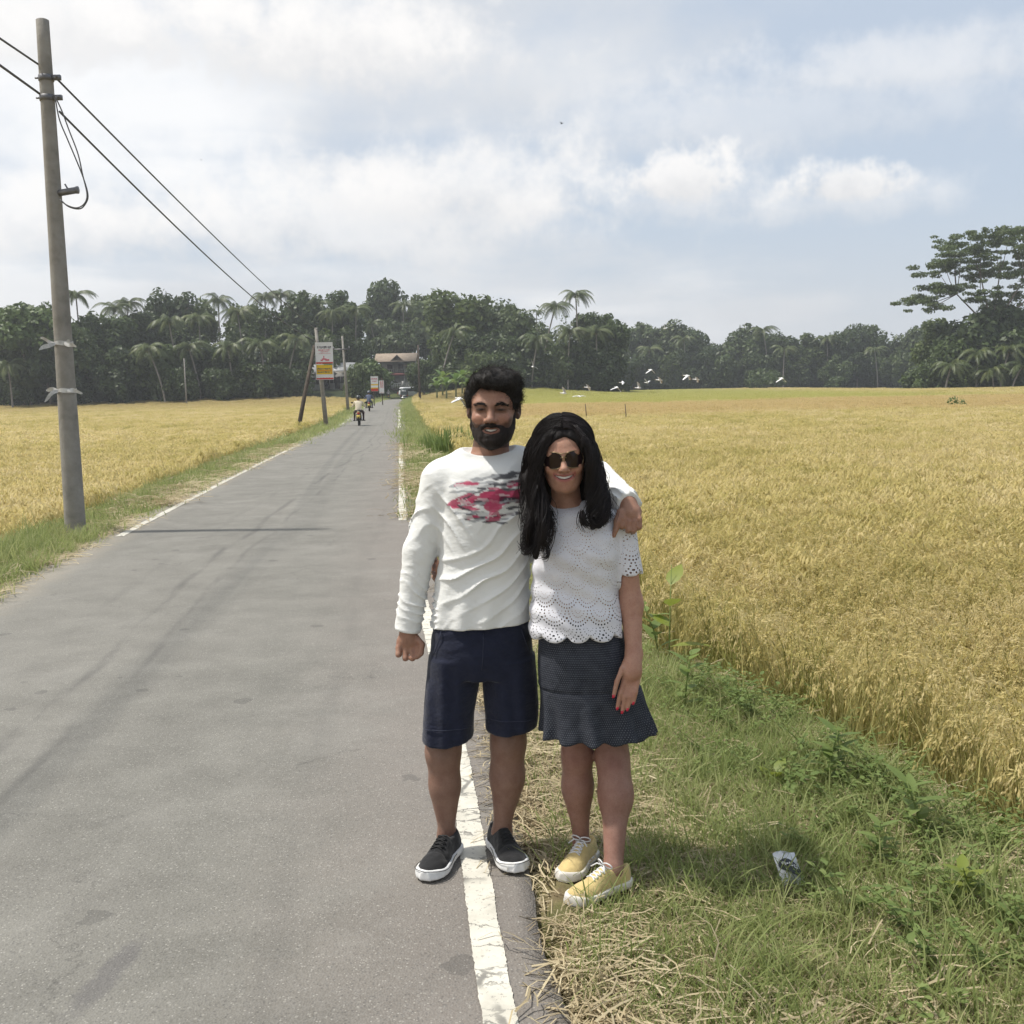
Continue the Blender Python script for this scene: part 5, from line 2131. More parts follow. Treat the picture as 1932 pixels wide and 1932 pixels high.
    put('beard', bv, bq, BEARD)
    st = hair_tufts(bv, bq, fr, lambda p: np.stack([p[:, 0] * 2, 0.2 + 0 * p[:, 0], -1 + 0 * p[:, 0]], 1), 5000, 0.008, 0.0006, BEARD, 'beard_strands', 6, lift=0.5)
    o = obj('beard_strands', st, root)
    o.location = -inv
    for sg in (-1, 1):
        rg = np.random.default_rng(40 + sg)
        cs = []
        for _ in range(200):
            t = rg.uniform(0, 1)
            p0 = loc(sg * (0.010 + 0.041 * t), 0.0948 - 0.0195 * t ** 2 + 0.001, 0.0125 + 0.006 * math.sin(3.0 * t) + rg.normal(0, 0.0022))
            d = M @ np.array([sg * 0.011, -0.002, 0.003 - 0.004 * t])
            cs.append([p0 + d * k + np.array([0, -0.0012, 0]) for k in np.linspace(0, 1, 4)])
        o = obj('eyebrow', strand_mesh('eyebrow', cs, 0.0011, 0.0004, HAIR_M), root)
        o.location = -inv
    # ---- shirt
    S = Solid(np.arange(-0.46, 0.47, 0.0044), np.arange(3.58, 4.10, 0.0050), np.arange(0.80, 1.56, 0.0044))
    S.add(s_loft(rows_px([(858, 868, 974, .060, 0.015), (878, 842, 998, .098, 0.005), (905, 828, 1009, .118, 0), (960, 826, 1008, .128, 0), (1030, 828, 1003, .124, 0),
                          (1100, 820, 1001, .124, 0), (1150, 815, 1001, .127, 0), (1192, 811, 1003, .128, 0)], YM), 2.25), 0.03)
    sh, el, wr = W(833, 906, YM), W(791, 1040, YM), W(769, 1190, YM - 0.01)
    S.add(s_cone(W(905, 862, YM + 0.01), sh, .060, .066), 0.03)
    S.add(s_cone(sh, el, .066, .054), 0.03)
    S.add(s_cone(el, wr, .054, .046), 0.025)
    sh2, el2, wr2 = W(982, 882, YM + 0.02), W(1126, 902, 3.985), W(1184, 950, 3.70)
    S.add(s_cone(W(935, 862, YM + 0.01), sh2, .060, .066), 0.03)
    S.add(s_cone(sh2, el2, .066, .056), 0.03)
    S.add(s_cone(el2, wr2, .056, .046), 0.025)
    # neck opening
    S.add(s_ell(W(921, 834, YM - 0.012), (px(54, YM), 0.088, px(27, YM))), 0.006, 's')
    # the collar rib

    def ridge(ph, p=2.2):
        # sharp crest, wide valley - the way thin jersey creases
        r = 1 - np.abs(np.sin(ph * 0.5))
        return r ** p - 0.28

    def folds(x, y, z):
        # diagonal drag folds on the belly rising to the picture right
        u = (z - 1.12) * 0.80 - (x + 0.09) * 0.60
        w = wave3(x, y, z, 71, 9, 3) * 0.045
        gate = np.clip(0.35 + 0.9 * wave3(x, y, z, 76, 11, 2), 0, 1)
        f = 0.0135 * ridge((u + w) * 105) * gate * sstep(1.36, 1.18, z) * sstep(-0.31, -0.2, x) * sstep(0.15, 0.02, x)
        # creases from the armpits over the chest
        v1 = (z - 1.32) * 0.62 + (x + 0.22) * 0.78
        f = f + 0.0110 * ridge((v1 + w * 0.6) * 120) * np.exp(-((x + 0.21) / 0.06) ** 2 - ((z - 1.25) / 0.11) ** 2)
        v2 = (z - 1.32) * 0.62 - (x - 0.04) * 0.78
        f = f + 0.0090 * ridge((v2 + w * 0.6) * 120 + 1) * np.exp(-((x - 0.03) / 0.06) ** 2 - ((z - 1.30) / 0.11) ** 2)
        # sleeve bunching
        arm = sstep(-0.255, -0.29, x)
        ws = wave3(x, y, z, 72, 17, 3) * 0.050
        ga = np.clip(0.60 + 0.9 * wave3(x, y, z, 75, 21, 2), 0.25, 1)
        f = f + arm * 0.0135 * ridge((z + 0.55 * (x + 0.3) + ws) * 185) * ga * sstep(1.22, 1.0, z)
        f = f + arm * 0.0100 * ridge((z - 0.9 * x + ws) * 110 + 2) * sstep(1.05, 1.25, z) * ga
        arm2 = sstep(0.20, 0.27, x)
        f = f + arm2 * 0.0095 * ridge((x * 0.9 + z * 0.55 + y * 0.5 + ws * 0.6) * 190)
        # cloth hangs loose above the hem
        f = f + 0.0050 * np.sin(x * 60 + 3 * wave3(x, y, z, 77, 10, 2)) * sstep(1.02, 0.90, z) * (1 - arm)
        return f + 0.0022 * wave3(x, y, z, 74, 40, 3)
    S.warp(folds)
    # cut hem, cuffs
    hemL, hemR = W(811, 1181, YM)[2], W(1002, 1168, YM)[2]
    cuff = W(769, 1191, YM - 0.01)
    cd = (cuff - el) / np.linalg.norm(cuff - el)
    c2 = W(1187, 953, 3.69)
    cd2 = (c2 - el2) / np.linalg.norm(c2 - el2)

    def cutter(X, Y, Z):
        xl, xr = W(811, 1181, YM)[0], W(1002, 1168, YM)[0]
        t = (X - xl) / (xr - xl)
        hem = hemL + (hemR - hemL) * t - Z
        sleeve = X < xl - 0.012
        pl = (X - cuff[0]) * cd[0] + (Y - cuff[1]) * cd[1] + (Z - cuff[2]) * cd[2]
        pl2 = (X - c2[0]) * cd2[0] + (Y - c2[1]) * cd2[1] + (Z - c2[2]) * cd2[2]
        r = np.where(sleeve, pl, hem)
        return np.where(X > 0.25, pl2, r)
    S.cut(cutter, 0.004)
    v, q = S.mesh(0)
    # the print across the chest
    base = np.array([0.70, 0.705, 0.685])
    col = np.tile(base, (len(v), 1))
    X0, Z0, F0 = v[:, 0], v[:, 2], v[:, 1] < YM - 0.03

    def P2(u, vv):
        p = W(u, vv, YM - 0.12)
        return p[0], p[2]
    rgb = {'k': (0.055, 0.055, 0.065), 'g': (0.30, 0.31, 0.32), 'p': (0.42, 0.055, 0.115), 'd': (0.10, 0.022, 0.045)}
    # brush strokes: (row, from, to, thickness in px, colour, slope)
    strokes = [(899, 925, 1003, 12, 'k', -.03), (903, 885, 945, 6, 'g', -.10), (909, 945, 1003, 6, 'd', -.10), (916, 845, 935, 11, 'g', -.05), (915, 856, 905, 9, 'p', -.03), (916, 900, 985, 8, 'k', -.10),
               (914, 955, 1005, 10, 'p', -.12), (927, 915, 1006, 9, 'k', -.02), (929, 846, 900, 4, 'g', -.02),
               (942, 858, 1006, 24, 'p', -.04), (934, 905, 995, 16, 'p', 0.02), (948, 841, 925, 13, 'p', -.10), (932, 868, 925, 4, 'k', -.40), (946, 893, 990, 13, 'd', -.03), (947, 897, 925, 9, 'k', 0.0), (944, 948, 975, 10, 'k', 0.0),
               (951, 860, 985, 4, 'g', -.05), (959, 850, 905, 8, 'p', .12), (962, 862, 905, 5, 'k', .3), (956, 912, 948, 18, 'p', 0.0), (958, 955, 1003, 6, 'k', -.1),
               (969, 855, 905, 6, 'g', -.06), (974, 872, 928, 12, 'k', -.05), (976, 880, 905, 7, 'p', -.04), (970, 945, 1003, 6, 'k', -.12), (977, 915, 945, 15, 'p', 0.0), (972, 930, 970, 5, 'd', -.1), (981, 885, 960, 5, 'g', -.03), (986, 910, 958, 4, 'k', .05)]
    rg = np.random.default_rng(12)
    for (rv, a, b, th, c, sl) in strokes:
        xa, za = P2(a, rv)
        xb, _ = P2(b, rv)
        t = (X0 - xa) / (xb - xa)
        wob = 0.002 * np.sin(X0 * 60 + rv) + 0.0012 * np.sin(X0 * 170 + 2 * rv)
        zc = za - px(sl * (b - a), YM) * (t - 0.5) * 1.0 + wob
        hw = px(th, YM) / 2 * np.clip(1.35 * np.sqrt(np.clip(1 - (2 * t - 1) ** 2, 0, 1)), 0, 1) * (0.9 + 0.2 * np.sin(X0 * 110 + rv * 3))
        m = (t > 0) & (t < 1) & F0
        w = np.clip((hw - np.abs(Z0 - zc)) / 0.0028 + 0.5, 0, 1) * m
        w = w * np.where(wave3(X0, 0 * X0, Z0, 6, 120, 3, (0.35, 0, 1)) > -0.46, 0.92, 0.3)
        col = col * (1 - w[:, None]) + np.array(rgb[c]) * w[:, None]
    # vertical bar of the cross
    xa, za = P2(921, 920)
    xb, zb = P2(942, 986)
    m = (X0 > xa) & (X0 < xb) & (Z0 < za) & (Z0 > zb) & F0 & (np.sin(Z0 * 300 + 9 * X0) > -0.75)
    col[m] = col[m] * 0.25 + np.array(rgb['p']) * 0.75
    put('shirt', v, q, m_cloth('white_jersey', None, 0.9, 0.22, 1500, 34), col)
    # ---- shorts
    S = Solid(np.arange(-0.36, 0.16, 0.0058), np.arange(3.64, 4.0, 0.0058), np.arange(0.40, 0.99, 0.0058))
    S.add(s_loft(rows_px([(1170, 817, 1000, .112, 0), (1195, 813, 1004, .118, 0), (1240, 808, 1008, .122, 0), (1272, 806, 1010, .112, 0)], YM), 2.4), 0.02)
    S.add(s_loft(rows_px([(1235, 808, 906, .112, 0), (1300, 801, 904, .105, 0), (1350, 797, 898, .098, -0.005), (1402, 793, 896, .095, -0.008)], YM), 2.3), 0.012)
    S.add(s_loft(rows_px([(1235, 912, 1010, .112, 0), (1300, 911, 1013, .105, 0), (1345, 915, 1014, .098, -0.005), (1385, 917, 1012, .094, -0.006)], YM), 2.3), 0.012)

    def sf(x, y, z):
        f = 0.0036 * np.sin((z * 0.85 + 0.5 * np.abs(x + 0.115)) * 110 + 4 * wave3(x, y, z, 81, 14, 2)) * sstep(0.72, 0.9, z) * sstep(0.98, 0.93, z)
        f = f + 0.0034 * np.sin(x * 95 + 2.2 * wave3(x, y, z, 82, 12, 2)) * sstep(0.80, 0.6, z)
        return f + 0.003 * wave3(x, y, z, 83, 24, 3) + 0.0016 * (np.abs((z - 0.465) - 0.0) < 0.004)
    S.warp(sf)
    z1, z2 = W(845, 1392, YM)[2], W(965, 1373, YM)[2]
    xm = W(908, 1390, YM)[0]
    S.cut(lambda X, Y, Z: np.where(X < xm, z1 + 0.010 * np.sin((X + 0.2) * 22) - Z, z2 + 0.006 * np.sin(X * 30) - Z), 0.003)
    v, q = S.mesh(1)
    put('shorts', v, q, m_cloth('navy_twill', (0.014, 0.017, 0.034), 0.85, 0.45, 1600, 30))
    seam = material('seam_thread', (0.030, 0.035, 0.06), 0.8)[0]

    def drape(pts):
        # lay a seam on the cloth: nearest cloth vertex in front of each (x, z)
        out = []
        for (u_, v_) in pts:
            p_ = W(u_, v_, YM - 0.1)
            m_ = (np.abs(v[:, 0] - p_[0]) < 0.008) & (np.abs(v[:, 2] - p_[2]) < 0.008)
            out.append((p_[0], v[m_, 1].min() - 0.0005, p_[2]) if m_.any() else None)
        return [o_ for o_ in out if o_ is not None]
    for nm, pts in (('fly_seam', [(912, 1192), (912, 1215), (911, 1240), (909, 1262)]), ('pocket_seam', [(832, 1192), (826, 1215), (817, 1240)]), ('pocket_seam', [(984, 1190), (992, 1215), (1001, 1240)]),
                    ('hem_seam', [(u_, 1380 - 0.06 * (u_ - 800)) for u_ in range(800, 894, 8)]), ('hem_seam', [(u_, 1361) for u_ in range(920, 1010, 8)])):
        dp = drape(pts)
        if len(dp) > 2:
            mb = MB()
            mb.tube(np.array(dp) - np.array(inv), 0.0016, 5)
            mb.build(nm, seam, root, True)
    # ---- shoes
    a = shoe(root, GP(860, 1604), GP(803, 1668), 0.288, 0.108, 0.012, (0.018, 0.018, 0.019), (0.74, 0.74, 0.73), (0.02, 0.02, 0.02), 1.0, 11, (0.03, 0.03, 0.03))
    b = shoe(root, GP(932, 1592), GP(985, 1660), 0.288, 0.108, 0.012, (0.018, 0.018, 0.019), (0.74, 0.74, 0.73), (0.02, 0.02, 0.02), 1.0, 12, (0.03, 0.03, 0.03))
    for o in (a, b):
        o.location = o.location - inv
    return root


make_man()
# ---------------------------------------------------------------- the woman
YW = 3.72
WOM_SKIN = np.array((0.420, 0.235, 0.165))


def m_eyelet():
    """white cotton with rows of embroidered eyelets laid out in scallops (real holes)"""
    m, t, b = material('white_eyelet_cotton', (0.72, 0.72, 0.76), 0.9, 0.15)
    p = t.new('ShaderNodeUVMap', uv_map='cloth').outputs[0]
    u, v, _ = t.sep(p)[:3]
    holes = None
    emb = None
    cw, ch = 0.098, 0.060

    def cell(off):
        row = t.math('FLOOR', t.math('DIVIDE', v, ch))
        uu = t.math('ADD', t.math('DIVIDE', u, cw), t.math('MULTIPLY', t.math('MODULO', t.math('ABSOLUTE', row), 2.0), 0.5))
        fx = t.math('MULTIPLY', t.math('SUBTRACT', t.math('FRACT', t.math('ADD', uu, 10.0)), 0.5), cw)
        fy = t.math('MULTIPLY', t.math('SUBTRACT', t.math('DIVIDE', v, ch), row), ch)
        return fx, t.math('SUBTRACT', ch, fy)        # x from the cell centre, distance below the top of the cell
    fx, dn = cell(0)
    r = t.math('SQRT', t.math('ADD', t.math('MULTIPLY', fx, fx), t.math('MULTIPLY', dn, dn)))
    an = t.math('ARCTAN2', fx, dn)
    size_ = t.sep(t.new('ShaderNodeAttribute', attribute_name='col').outputs['Color'])[1]
    for rad, step, hr in ((0.0555, 0.205, 0.0030), (0.043, 0.24, 0.0026), (0.027, 0.34, 0.0019), (0.013, 0.6, 0.0015)):
        da = t.math('MULTIPLY', t.math('SUBTRACT', t.math('FRACT', t.math('ADD', t.math('DIVIDE', an, step), 10.5)), 0.5), step * rad)
        dr = t.math('SUBTRACT', r, rad)
        d = t.math('SQRT', t.math('ADD', t.math('MULTIPLY', da, da), t.math('MULTIPLY', dr, dr)))
        hs_ = t.math('MULTIPLY', size_, hr)
        h = t.math('LESS_THAN', d, hs_)
        e = t.math('MULTIPLY', t.math('LESS_THAN', d, t.math('MULTIPLY', hs_, 1.8)), t.math('GREATER_THAN', d, hs_))
        holes = h if holes is None else t.math('MAXIMUM', holes, h)
        emb = e if emb is None else t.math('MAXIMUM', emb, e)
    at = t.new('ShaderNodeAttribute', attribute_name='col')
    keep = t.sep(at.outputs['Color'])[0]                  # plain cloth near the neck
    holes = t.math('MULTIPLY', holes, keep)
    emb = t.math('MULTIPLY', emb, keep)
    o = t.new('ShaderNodeTexCoord').outputs['Object']
    n = t.noise(o, 28, 4, 0.6)
    c = t.ramp(n, [(0.3, (0.62, 0.62, 0.665)), (0.7, (0.70, 0.70, 0.74))])
    c = t.mix(t.math('MULTIPLY', emb, 0.25), c, (0.80, 0.80, 0.82))
    t.put(b.inputs['Base Color'], c)
    bp = t.new('ShaderNodeBump')
    bp.inputs['Strength'].default_value = 0.4
    bp.inputs['Distance'].default_value = 0.006
    t.put(bp.inputs['Height'], t.math('ADD', t.noise(o, 24, 3, 0.5), t.math('MULTIPLY', emb, 0.25)))
    t.put(b.inputs['Normal'], bp.outputs[0])
    tr = t.new('ShaderNodeBsdfTransparent')
    mx = t.new('ShaderNodeMixShader')
    t.put(mx.inputs[0], holes)
    t.l.new(b.outputs[0], mx.inputs[1])
    t.l.new(tr.outputs[0], mx.inputs[2])
    t.l.new(mx.outputs[0], t.n['Material Output'].inputs['Surface'])
    return m


def m_dotted():
    m, t, b = material('dotted_skirt', (0.03, 0.034, 0.045), 0.85, 0.15)
    p = t.new('ShaderNodeUVMap', uv_map='cloth').outputs[0]
    u, v, _ = t.sep(p)[:3]
    st = 0.0075
    row = t.math('FLOOR', t.math('DIVIDE', v, st))
    uu = t.math('ADD', t.math('DIVIDE', u, st), t.math('MULTIPLY', t.math('MODULO', t.math('ABSOLUTE', row), 2.0), 0.5))
    fx = t.math('SUBTRACT', t.math('FRACT', t.math('ADD', uu, 100.0)), 0.5)
    fy = t.math('SUBTRACT', t.math('SUBTRACT', t.math('DIVIDE', v, st), row), 0.5)
    d = t.math('SQRT', t.math('ADD', t.math('MULTIPLY', fx, fx), t.math('MULTIPLY', fy, fy)))
    dot = t.math('LESS_THAN', d, 0.15)
    o = t.new('ShaderNodeTexCoord').outputs['Object']
    n = t.noise(o, 30, 3, 0.6)
    c = t.ramp(n, [(0.3, (0.022, 0.025, 0.034)), (0.7, (0.040, 0.044, 0.056))])
    t.put(b.inputs['Base Color'], t.mix(t.math('MULTIPLY', dot, 0.38), c, (0.36, 0.38, 0.41)))
    bp = t.new('ShaderNodeBump')
    bp.inputs['Strength'].default_value = 0.4
    bp.inputs['Distance'].default_value = 0.008
    t.put(bp.inputs['Height'], t.noise(o, 26, 4, 0.55))
    t.put(b.inputs['Normal'], bp.outputs[0])
    return m


def cloth_uv(me, v, cx, cy, rad):
    """unroll a garment round its vertical axis: u = arc length, v = height"""
    ang = np.arctan2(v[:, 0] - cx, -(v[:, 1] - cy))
    U = ang * rad
    uv = me.uv_layers.new(name='cloth')
    li = np.zeros(len(me.loops), np.int32)
    me.loops.foreach_get('vertex_index', li)
    uv.data.foreach_set('uv', np.stack([U[li], v[li, 2]], 1).astype(np.float32).ravel())


def make_woman():
    g0 = float(ground_z(0.24, 3.55))
    root = empty('person', (0.20, YW, g0))
    inv = root.location.copy()
    tag(root, 'long-haired woman in white eyelet top, dark skirt, sunglasses and yellow canvas shoes', 'person')
    iv = np.array(inv)

    def put(name, v, q, mat, cols=None):
        return obj(name, mesh_np(name, np.asarray(v) - iv, q, mat, True, cols), root)
    fr = face_frame(W(1062, 861, YW - 0.06), yaw=-0.03, roll=-0.05, pitch=0.03, s=0.94)
    loc, M, s = fr
    zh = loc(0, 0, 0)
    hl = W(1190, 1270, YW - 0.13)
    hb = W(822, 1070, 3.83)
    xs = axis_pts(-0.34, 0.48, 0.0085, [(zh[0] - .09, zh[0] + .09, .0030), (hl[0] - .06, hl[0] + .05, .0042), (hb[0] - .04, hb[0] + .05, .005)])
    ys = axis_pts(3.44, 4.10, 0.0085, [(zh[1] - .115, zh[1] + .02, .0030), (hl[1] - .05, hl[1] + .05, .0042)])
    zs = axis_pts(0.02, 1.60, 0.0085, [(zh[2] - .13, zh[2] + .05, .0030), (hl[2] - .12, hl[2] + .06, .0042), (hb[2] - .06, hb[2] + .06, .005)])
    S = Solid(xs, ys, zs)
    head_solid(S, fr, False)
    S.add(s_cone(loc(0, -0.03, -0.06), W(1071, 965, YW), 0.050, 0.054), 0.02)
    S.add(s_loft(rows_px([(955, 1040, 1150, .05, 0), (990, 1020, 1160, .08, 0), (1040, 1018, 1158, .09, 0), (1120, 1016, 1156, .08, 0), (1200, 1022, 1170, .09, 0), (1270, 1030, 1185, .095, 0)], YW)), 0.03)
    # legs
    gz = g0
    for hip, knee, calf, ank, yk, ya, rr in (((1082, 1260), (1089, 1425), (1090, 1485), (1097, 1592), YW + .03, YW + .06, (.076, .0485, .0435, .0280)),
                                             ((1146, 1260), (1156, 1432), (1162, 1502), (1157, 1640), YW - .02, 3.555, (.078, .0515, .0480, .0310))):
        yc = yk + (ya - yk) * 0.32
        h_, k_, c_, a_ = W(*hip, YW), W(*knee, yk), W(*calf, yc), W(*ank, ya)
        S.add(s_cone(h_, k_, rr[0], rr[1]), 0.02)
        S.add(s_cone(k_, c_, rr[1] - 0.002, rr[2] + .001), 0.04)
        S.add(s_cone(c_, a_, rr[2], rr[3]), 0.04)
        S.add(s_ell(c_ + np.array([0.0, 0.018, 0.01]), (rr[2] * 0.90, rr[2], 0.10)), 0.05)
        S.add(s_ell(k_ + np.array([0, -0.020, 0.0]), (0.034, 0.028, 0.042)), 0.025)
        S.add(s_cone(a_, (a_[0], a_[1], max(gz + 0.05, a_[2] - 0.07)), rr[3], 0.032), 0.02)
    # left arm (picture right) hanging, hand turned to the thigh
    sh, el, wr = W(1172, 990, YW), W(1191, 1140, YW - 0.02), W(1196, 1234, YW - 0.095)
    S.add(s_cone(sh, el, .044, .0365), 0.03)
    S.add(s_cone(el, wr, .0385, .0265), 0.03)
    pm = W(1191, 1268, YW - 0.125)
    S.add(s_cone(wr, pm, .0265, .0270), 0.02)
    S.add(s_ell(pm + np.array([0, 0, 0.002]), (0.033, 0.018, 0.050)), 0.025)
    nails = []
    for (k_, m_, e_) in (((1177, 1287), (1170, 1308), (1165, 1335)), ((1185, 1292), (1179, 1315), (1174, 1342)), ((1194, 1292), (1189, 1314), (1184, 1337)), ((1202, 1287), (1199, 1306), (1195, 1325))):
        a, b, c = W(*k_, YW - 0.134), W(*m_, YW - 0.146), W(*e_, YW - 0.146)
        finger(S, [W(1191 + (k_[0] - 1191) * .6, 1266, YW - 0.127), a, b, c], 0.0098, .0070, .005)
        nails.append((c, c - b))
    a, b, c = W(1174, 1262, YW - 0.137), W(1164, 1286, YW - 0.150), W(1158, 1312, YW - 0.156)
    finger(S, [W(1182, 1248, YW - 0.115), a, b, c], .0102, .0072, .005)
    nails.append((c, c - b))
    # right arm behind his back, fingers round his side
    sh, el, wr = W(1030, 985, YW + .01), W(948, 1092, 4.005), W(852, 1080, 3.985)
    S.add(s_cone(sh, el, .044, .036), 0.03)
    S.add(s_cone(el, wr, .036, .026), 0.03)
    S.add(s_cone(wr, W(826, 1074, 3.95), .026, .028), 0.02)
    for i, (ua, va, ub, vb) in enumerate(((823, 1052, 816, 1062), (821, 1066, 813, 1076), (820, 1080, 815, 1090), (822, 1092, 820, 1099))):
        finger(S, [W(828, 1068 + i * 5, 3.945), W(ua - 4, va - 4, 3.905), W(ua - 2, va, 3.86), W(ub + 5, vb, 3.82)], .0092, .0068, .004)
    v, q = S.mesh(1)
    col, _ = paint_face(v, fr, WOM_SKIN, False)
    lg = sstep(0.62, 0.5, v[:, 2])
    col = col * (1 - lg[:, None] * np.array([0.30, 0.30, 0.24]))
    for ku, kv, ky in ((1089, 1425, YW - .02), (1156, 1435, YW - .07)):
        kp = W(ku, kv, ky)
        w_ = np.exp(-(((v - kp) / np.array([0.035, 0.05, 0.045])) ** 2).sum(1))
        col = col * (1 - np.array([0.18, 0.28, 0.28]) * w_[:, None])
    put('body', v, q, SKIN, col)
    for c, d in nails:
        d = d / np.linalg.norm(d)
        mb = MB()
        sd = np.array([1, 0, 0]) * 0.0042
        f = np.array([0, -0.0066, 0])
        mb.add([c + f - d * 0.004 - sd, c + f - d * 0.004 + sd, c + f * 0.8 + d * 0.0075 + sd * 0.8, c + f * 0.8 + d * 0.0075 - sd * 0.8,
                c - d * 0.004 - sd * 1.5, c - d * 0.004 + sd * 1.5, c + d * 0.0085 + sd, c + d * 0.0085 - sd],
               [(0, 3, 2, 1), (0, 1, 5, 4), (1, 2, 6, 5), (2, 3, 7, 6), (3, 0, 4, 7), (4, 5, 6, 7)])
        o = mb.build('painted_nail', material('red_nail', (0.50, 0.02, 0.05), 0.25, 0.5)[0], root)
        o.location = -inv
    mb = MB()
    teeth_strip(loc, mb, SMILE_W)
    o = mb.build('teeth', material('teeth_w', (0.66, 0.62, 0.57), 0.35)[0], root, True)
    o.location = -inv
    # ---- sunglasses
    sg_root = bpy.data.objects.new('sunglasses', None)
    link(sg_root, root)
    lensm = material('tinted_lens', (0.016, 0.009, 0.010), 0.16, 0.3)[0]
    framem = material('thin_gold_frame', (0.30, 0.22, 0.13), 0.3, 0.5, 0.8)[0]
    for sg in (-1, 1):
        n = 28
        ring = []
        for i in range(n):
            a = 2 * math.pi * i / n
            ca, sa = math.cos(a), math.sin(a)
            rx, rz = 0.0335, 0.0300
            xx = sg * 0.0365 + rx * abs(ca) ** 0.82 * np.sign(ca)
            zz = -0.0045 + rz * abs(sa) ** 0.82 * np.sign(sa) * (1.0 if sa > 0 else 0.98)
            ring.append(loc(xx, 0.1015 - 5.0 * (xx * xx) * 1.6, zz))
        cen = loc(sg * 0.0365, 0.1045 - 5.0 * 0.0365 ** 2 * 1.6, -0.0045)
        back = M @ np.array([0, -0.0018, 0])
        mb = MB()
        mb.add(np.concatenate([ring, [cen], np.array(ring) + back, [cen + back]]), [],
               [(i, (i + 1) % n, n) if sg else 0 for i in range(n)] + [(n + 1 + (i + 1) % n, n + 1 + i, 2 * n + 1) for i in range(n)])
        o = mb.build('lens', lensm, sg_root, True)
        o.location = -inv
        mb = MB()
        mb.tube(np.concatenate([ring, ring[:2]]), 0.0015, 5, False)
        mb.tube([loc(sg * 0.064, 0.070, 0.012), loc(sg * 0.072, 0.060, 0.012), loc(sg * 0.080, -0.01, 0.008)], 0.0016, 5)
        o = mb.build('lens_rim', framem, sg_root, True)
        o.location = -inv
    mb = MB()
    mb.tube([loc(-0.010, 0.1005, 0.004), loc(0, 0.1045, 0.007), loc(0.010, 0.1005, 0.004)], 0.0017, 5)
    mb.tube([loc(-0.022, 0.0985, 0.0205), loc(0, 0.1025, 0.020), loc(0.022, 0.0985, 0.0205)], 0.0013, 5)
    o = mb.build('bridge', framem, sg_root, True)
    o.location = -inv
    # ---- hair: inner mass, then strands combed along guides
    S = Solid(np.arange(0.0, 0.40, 0.0046), np.arange(3.50, 3.90, 0.0046), np.arange(1.02, 1.64, 0.0046))

    def HE(c, r, k=0.02, op='u'):
        S.add(s_ell(loc(*c), np.array(r) * s, M), k, op)
    HE((0.004, -0.026, 0.046), (0.108, 0.114, 0.101))
    HE((0.004, -0.070, -0.07), (0.125, 0.055, 0.17), 0.04)
    guidesL = [[(1061, 790), (1026, 803), (1004, 842), (997, 900), (1002, 950), (1004, 1000), (996, 1042)],
               [(1060, 794), (1029, 811), (1009, 850), (1003, 902), (1012, 950), (1016, 1000), (1010, 1050)],
               [(1060, 799), (1034, 820), (1013, 858), (1007, 906), (1020, 950), (1030, 1000), (1028, 1052)]]
    guidesR = [[(1071, 790), (1102, 804), (1121, 846), (1128, 895), (1135, 935), (1140, 965), (1132, 992)],
               [(1071, 794), (1099, 812), (1117, 853), (1123, 900), (1128, 940), (1128, 970), (1118, 996)],
               [(1071, 799), (1096, 822), (1114, 860), (1119, 905), (1118, 940), (1115, 965), (1106, 988)]]
    frontL = [(1066, 792), (1051, 802), (1031, 828), (1018, 858), (1011, 900), (1022, 945), (1036, 990)]
    frontR = [(1068, 792), (1082, 802), (1101, 828), (1112, 858), (1116, 900), (1114, 940), (1106, 975)]
    dF = [-.050, -.094, -.122, -.118, -.108, -.125, -.145]
    dL = [[-.030, -.035, -.040, -.040, -.075, -.115, -.11], [-.050, -.070, -.075, -.080, -.105, -.14, -.14], [-.070, -.105, -.110, -.105, -.125, -.15, -.15]]
    dR = [[-.030, -.035, -.040, -.045, -.075, -.10, -.115], [-.050, -.070, -.075, -.080, -.105, -.12, -.13], [-.070, -.105, -.110, -.105, -.115, -.125, -.135]]
    for gs, ds, rad in ((guidesL, dL, (16, 18, 19, 20, 20, 17, 9)), (guidesR, dR, (16, 17, 18, 20, 19, 14, 7))):
        for g, dd in zip(gs[:2], ds[:2]):
            pts = [W(u, vv, YW - 0.02 + d + 0.03) for (u, vv), d in zip(g, dd)]
            for i in range(2, 6):
                S.add(s_cone(pts[i], pts[i + 1], px(rad[i] * (0.30 if i == 2 else 0.62), YW), px(rad[i + 1] * 0.62, YW)), 0.03)
    # open the face
    HE((0.006, 0.145, -0.028), (0.082, 0.120, 0.122), 0.006, 's')
    S.warp(lambda x, y, z: 0.0035 * wave3(x, y, z, 28, 120, 3, (1, 1, 0.12)))
    v, q = S.mesh(1)
    hair = put('hair', v, q, HAIR_CAP)
    rng = np.random.default_rng(88)
    cs = []
    kk = 17
    ti = np.linspace(0, 1, kk)
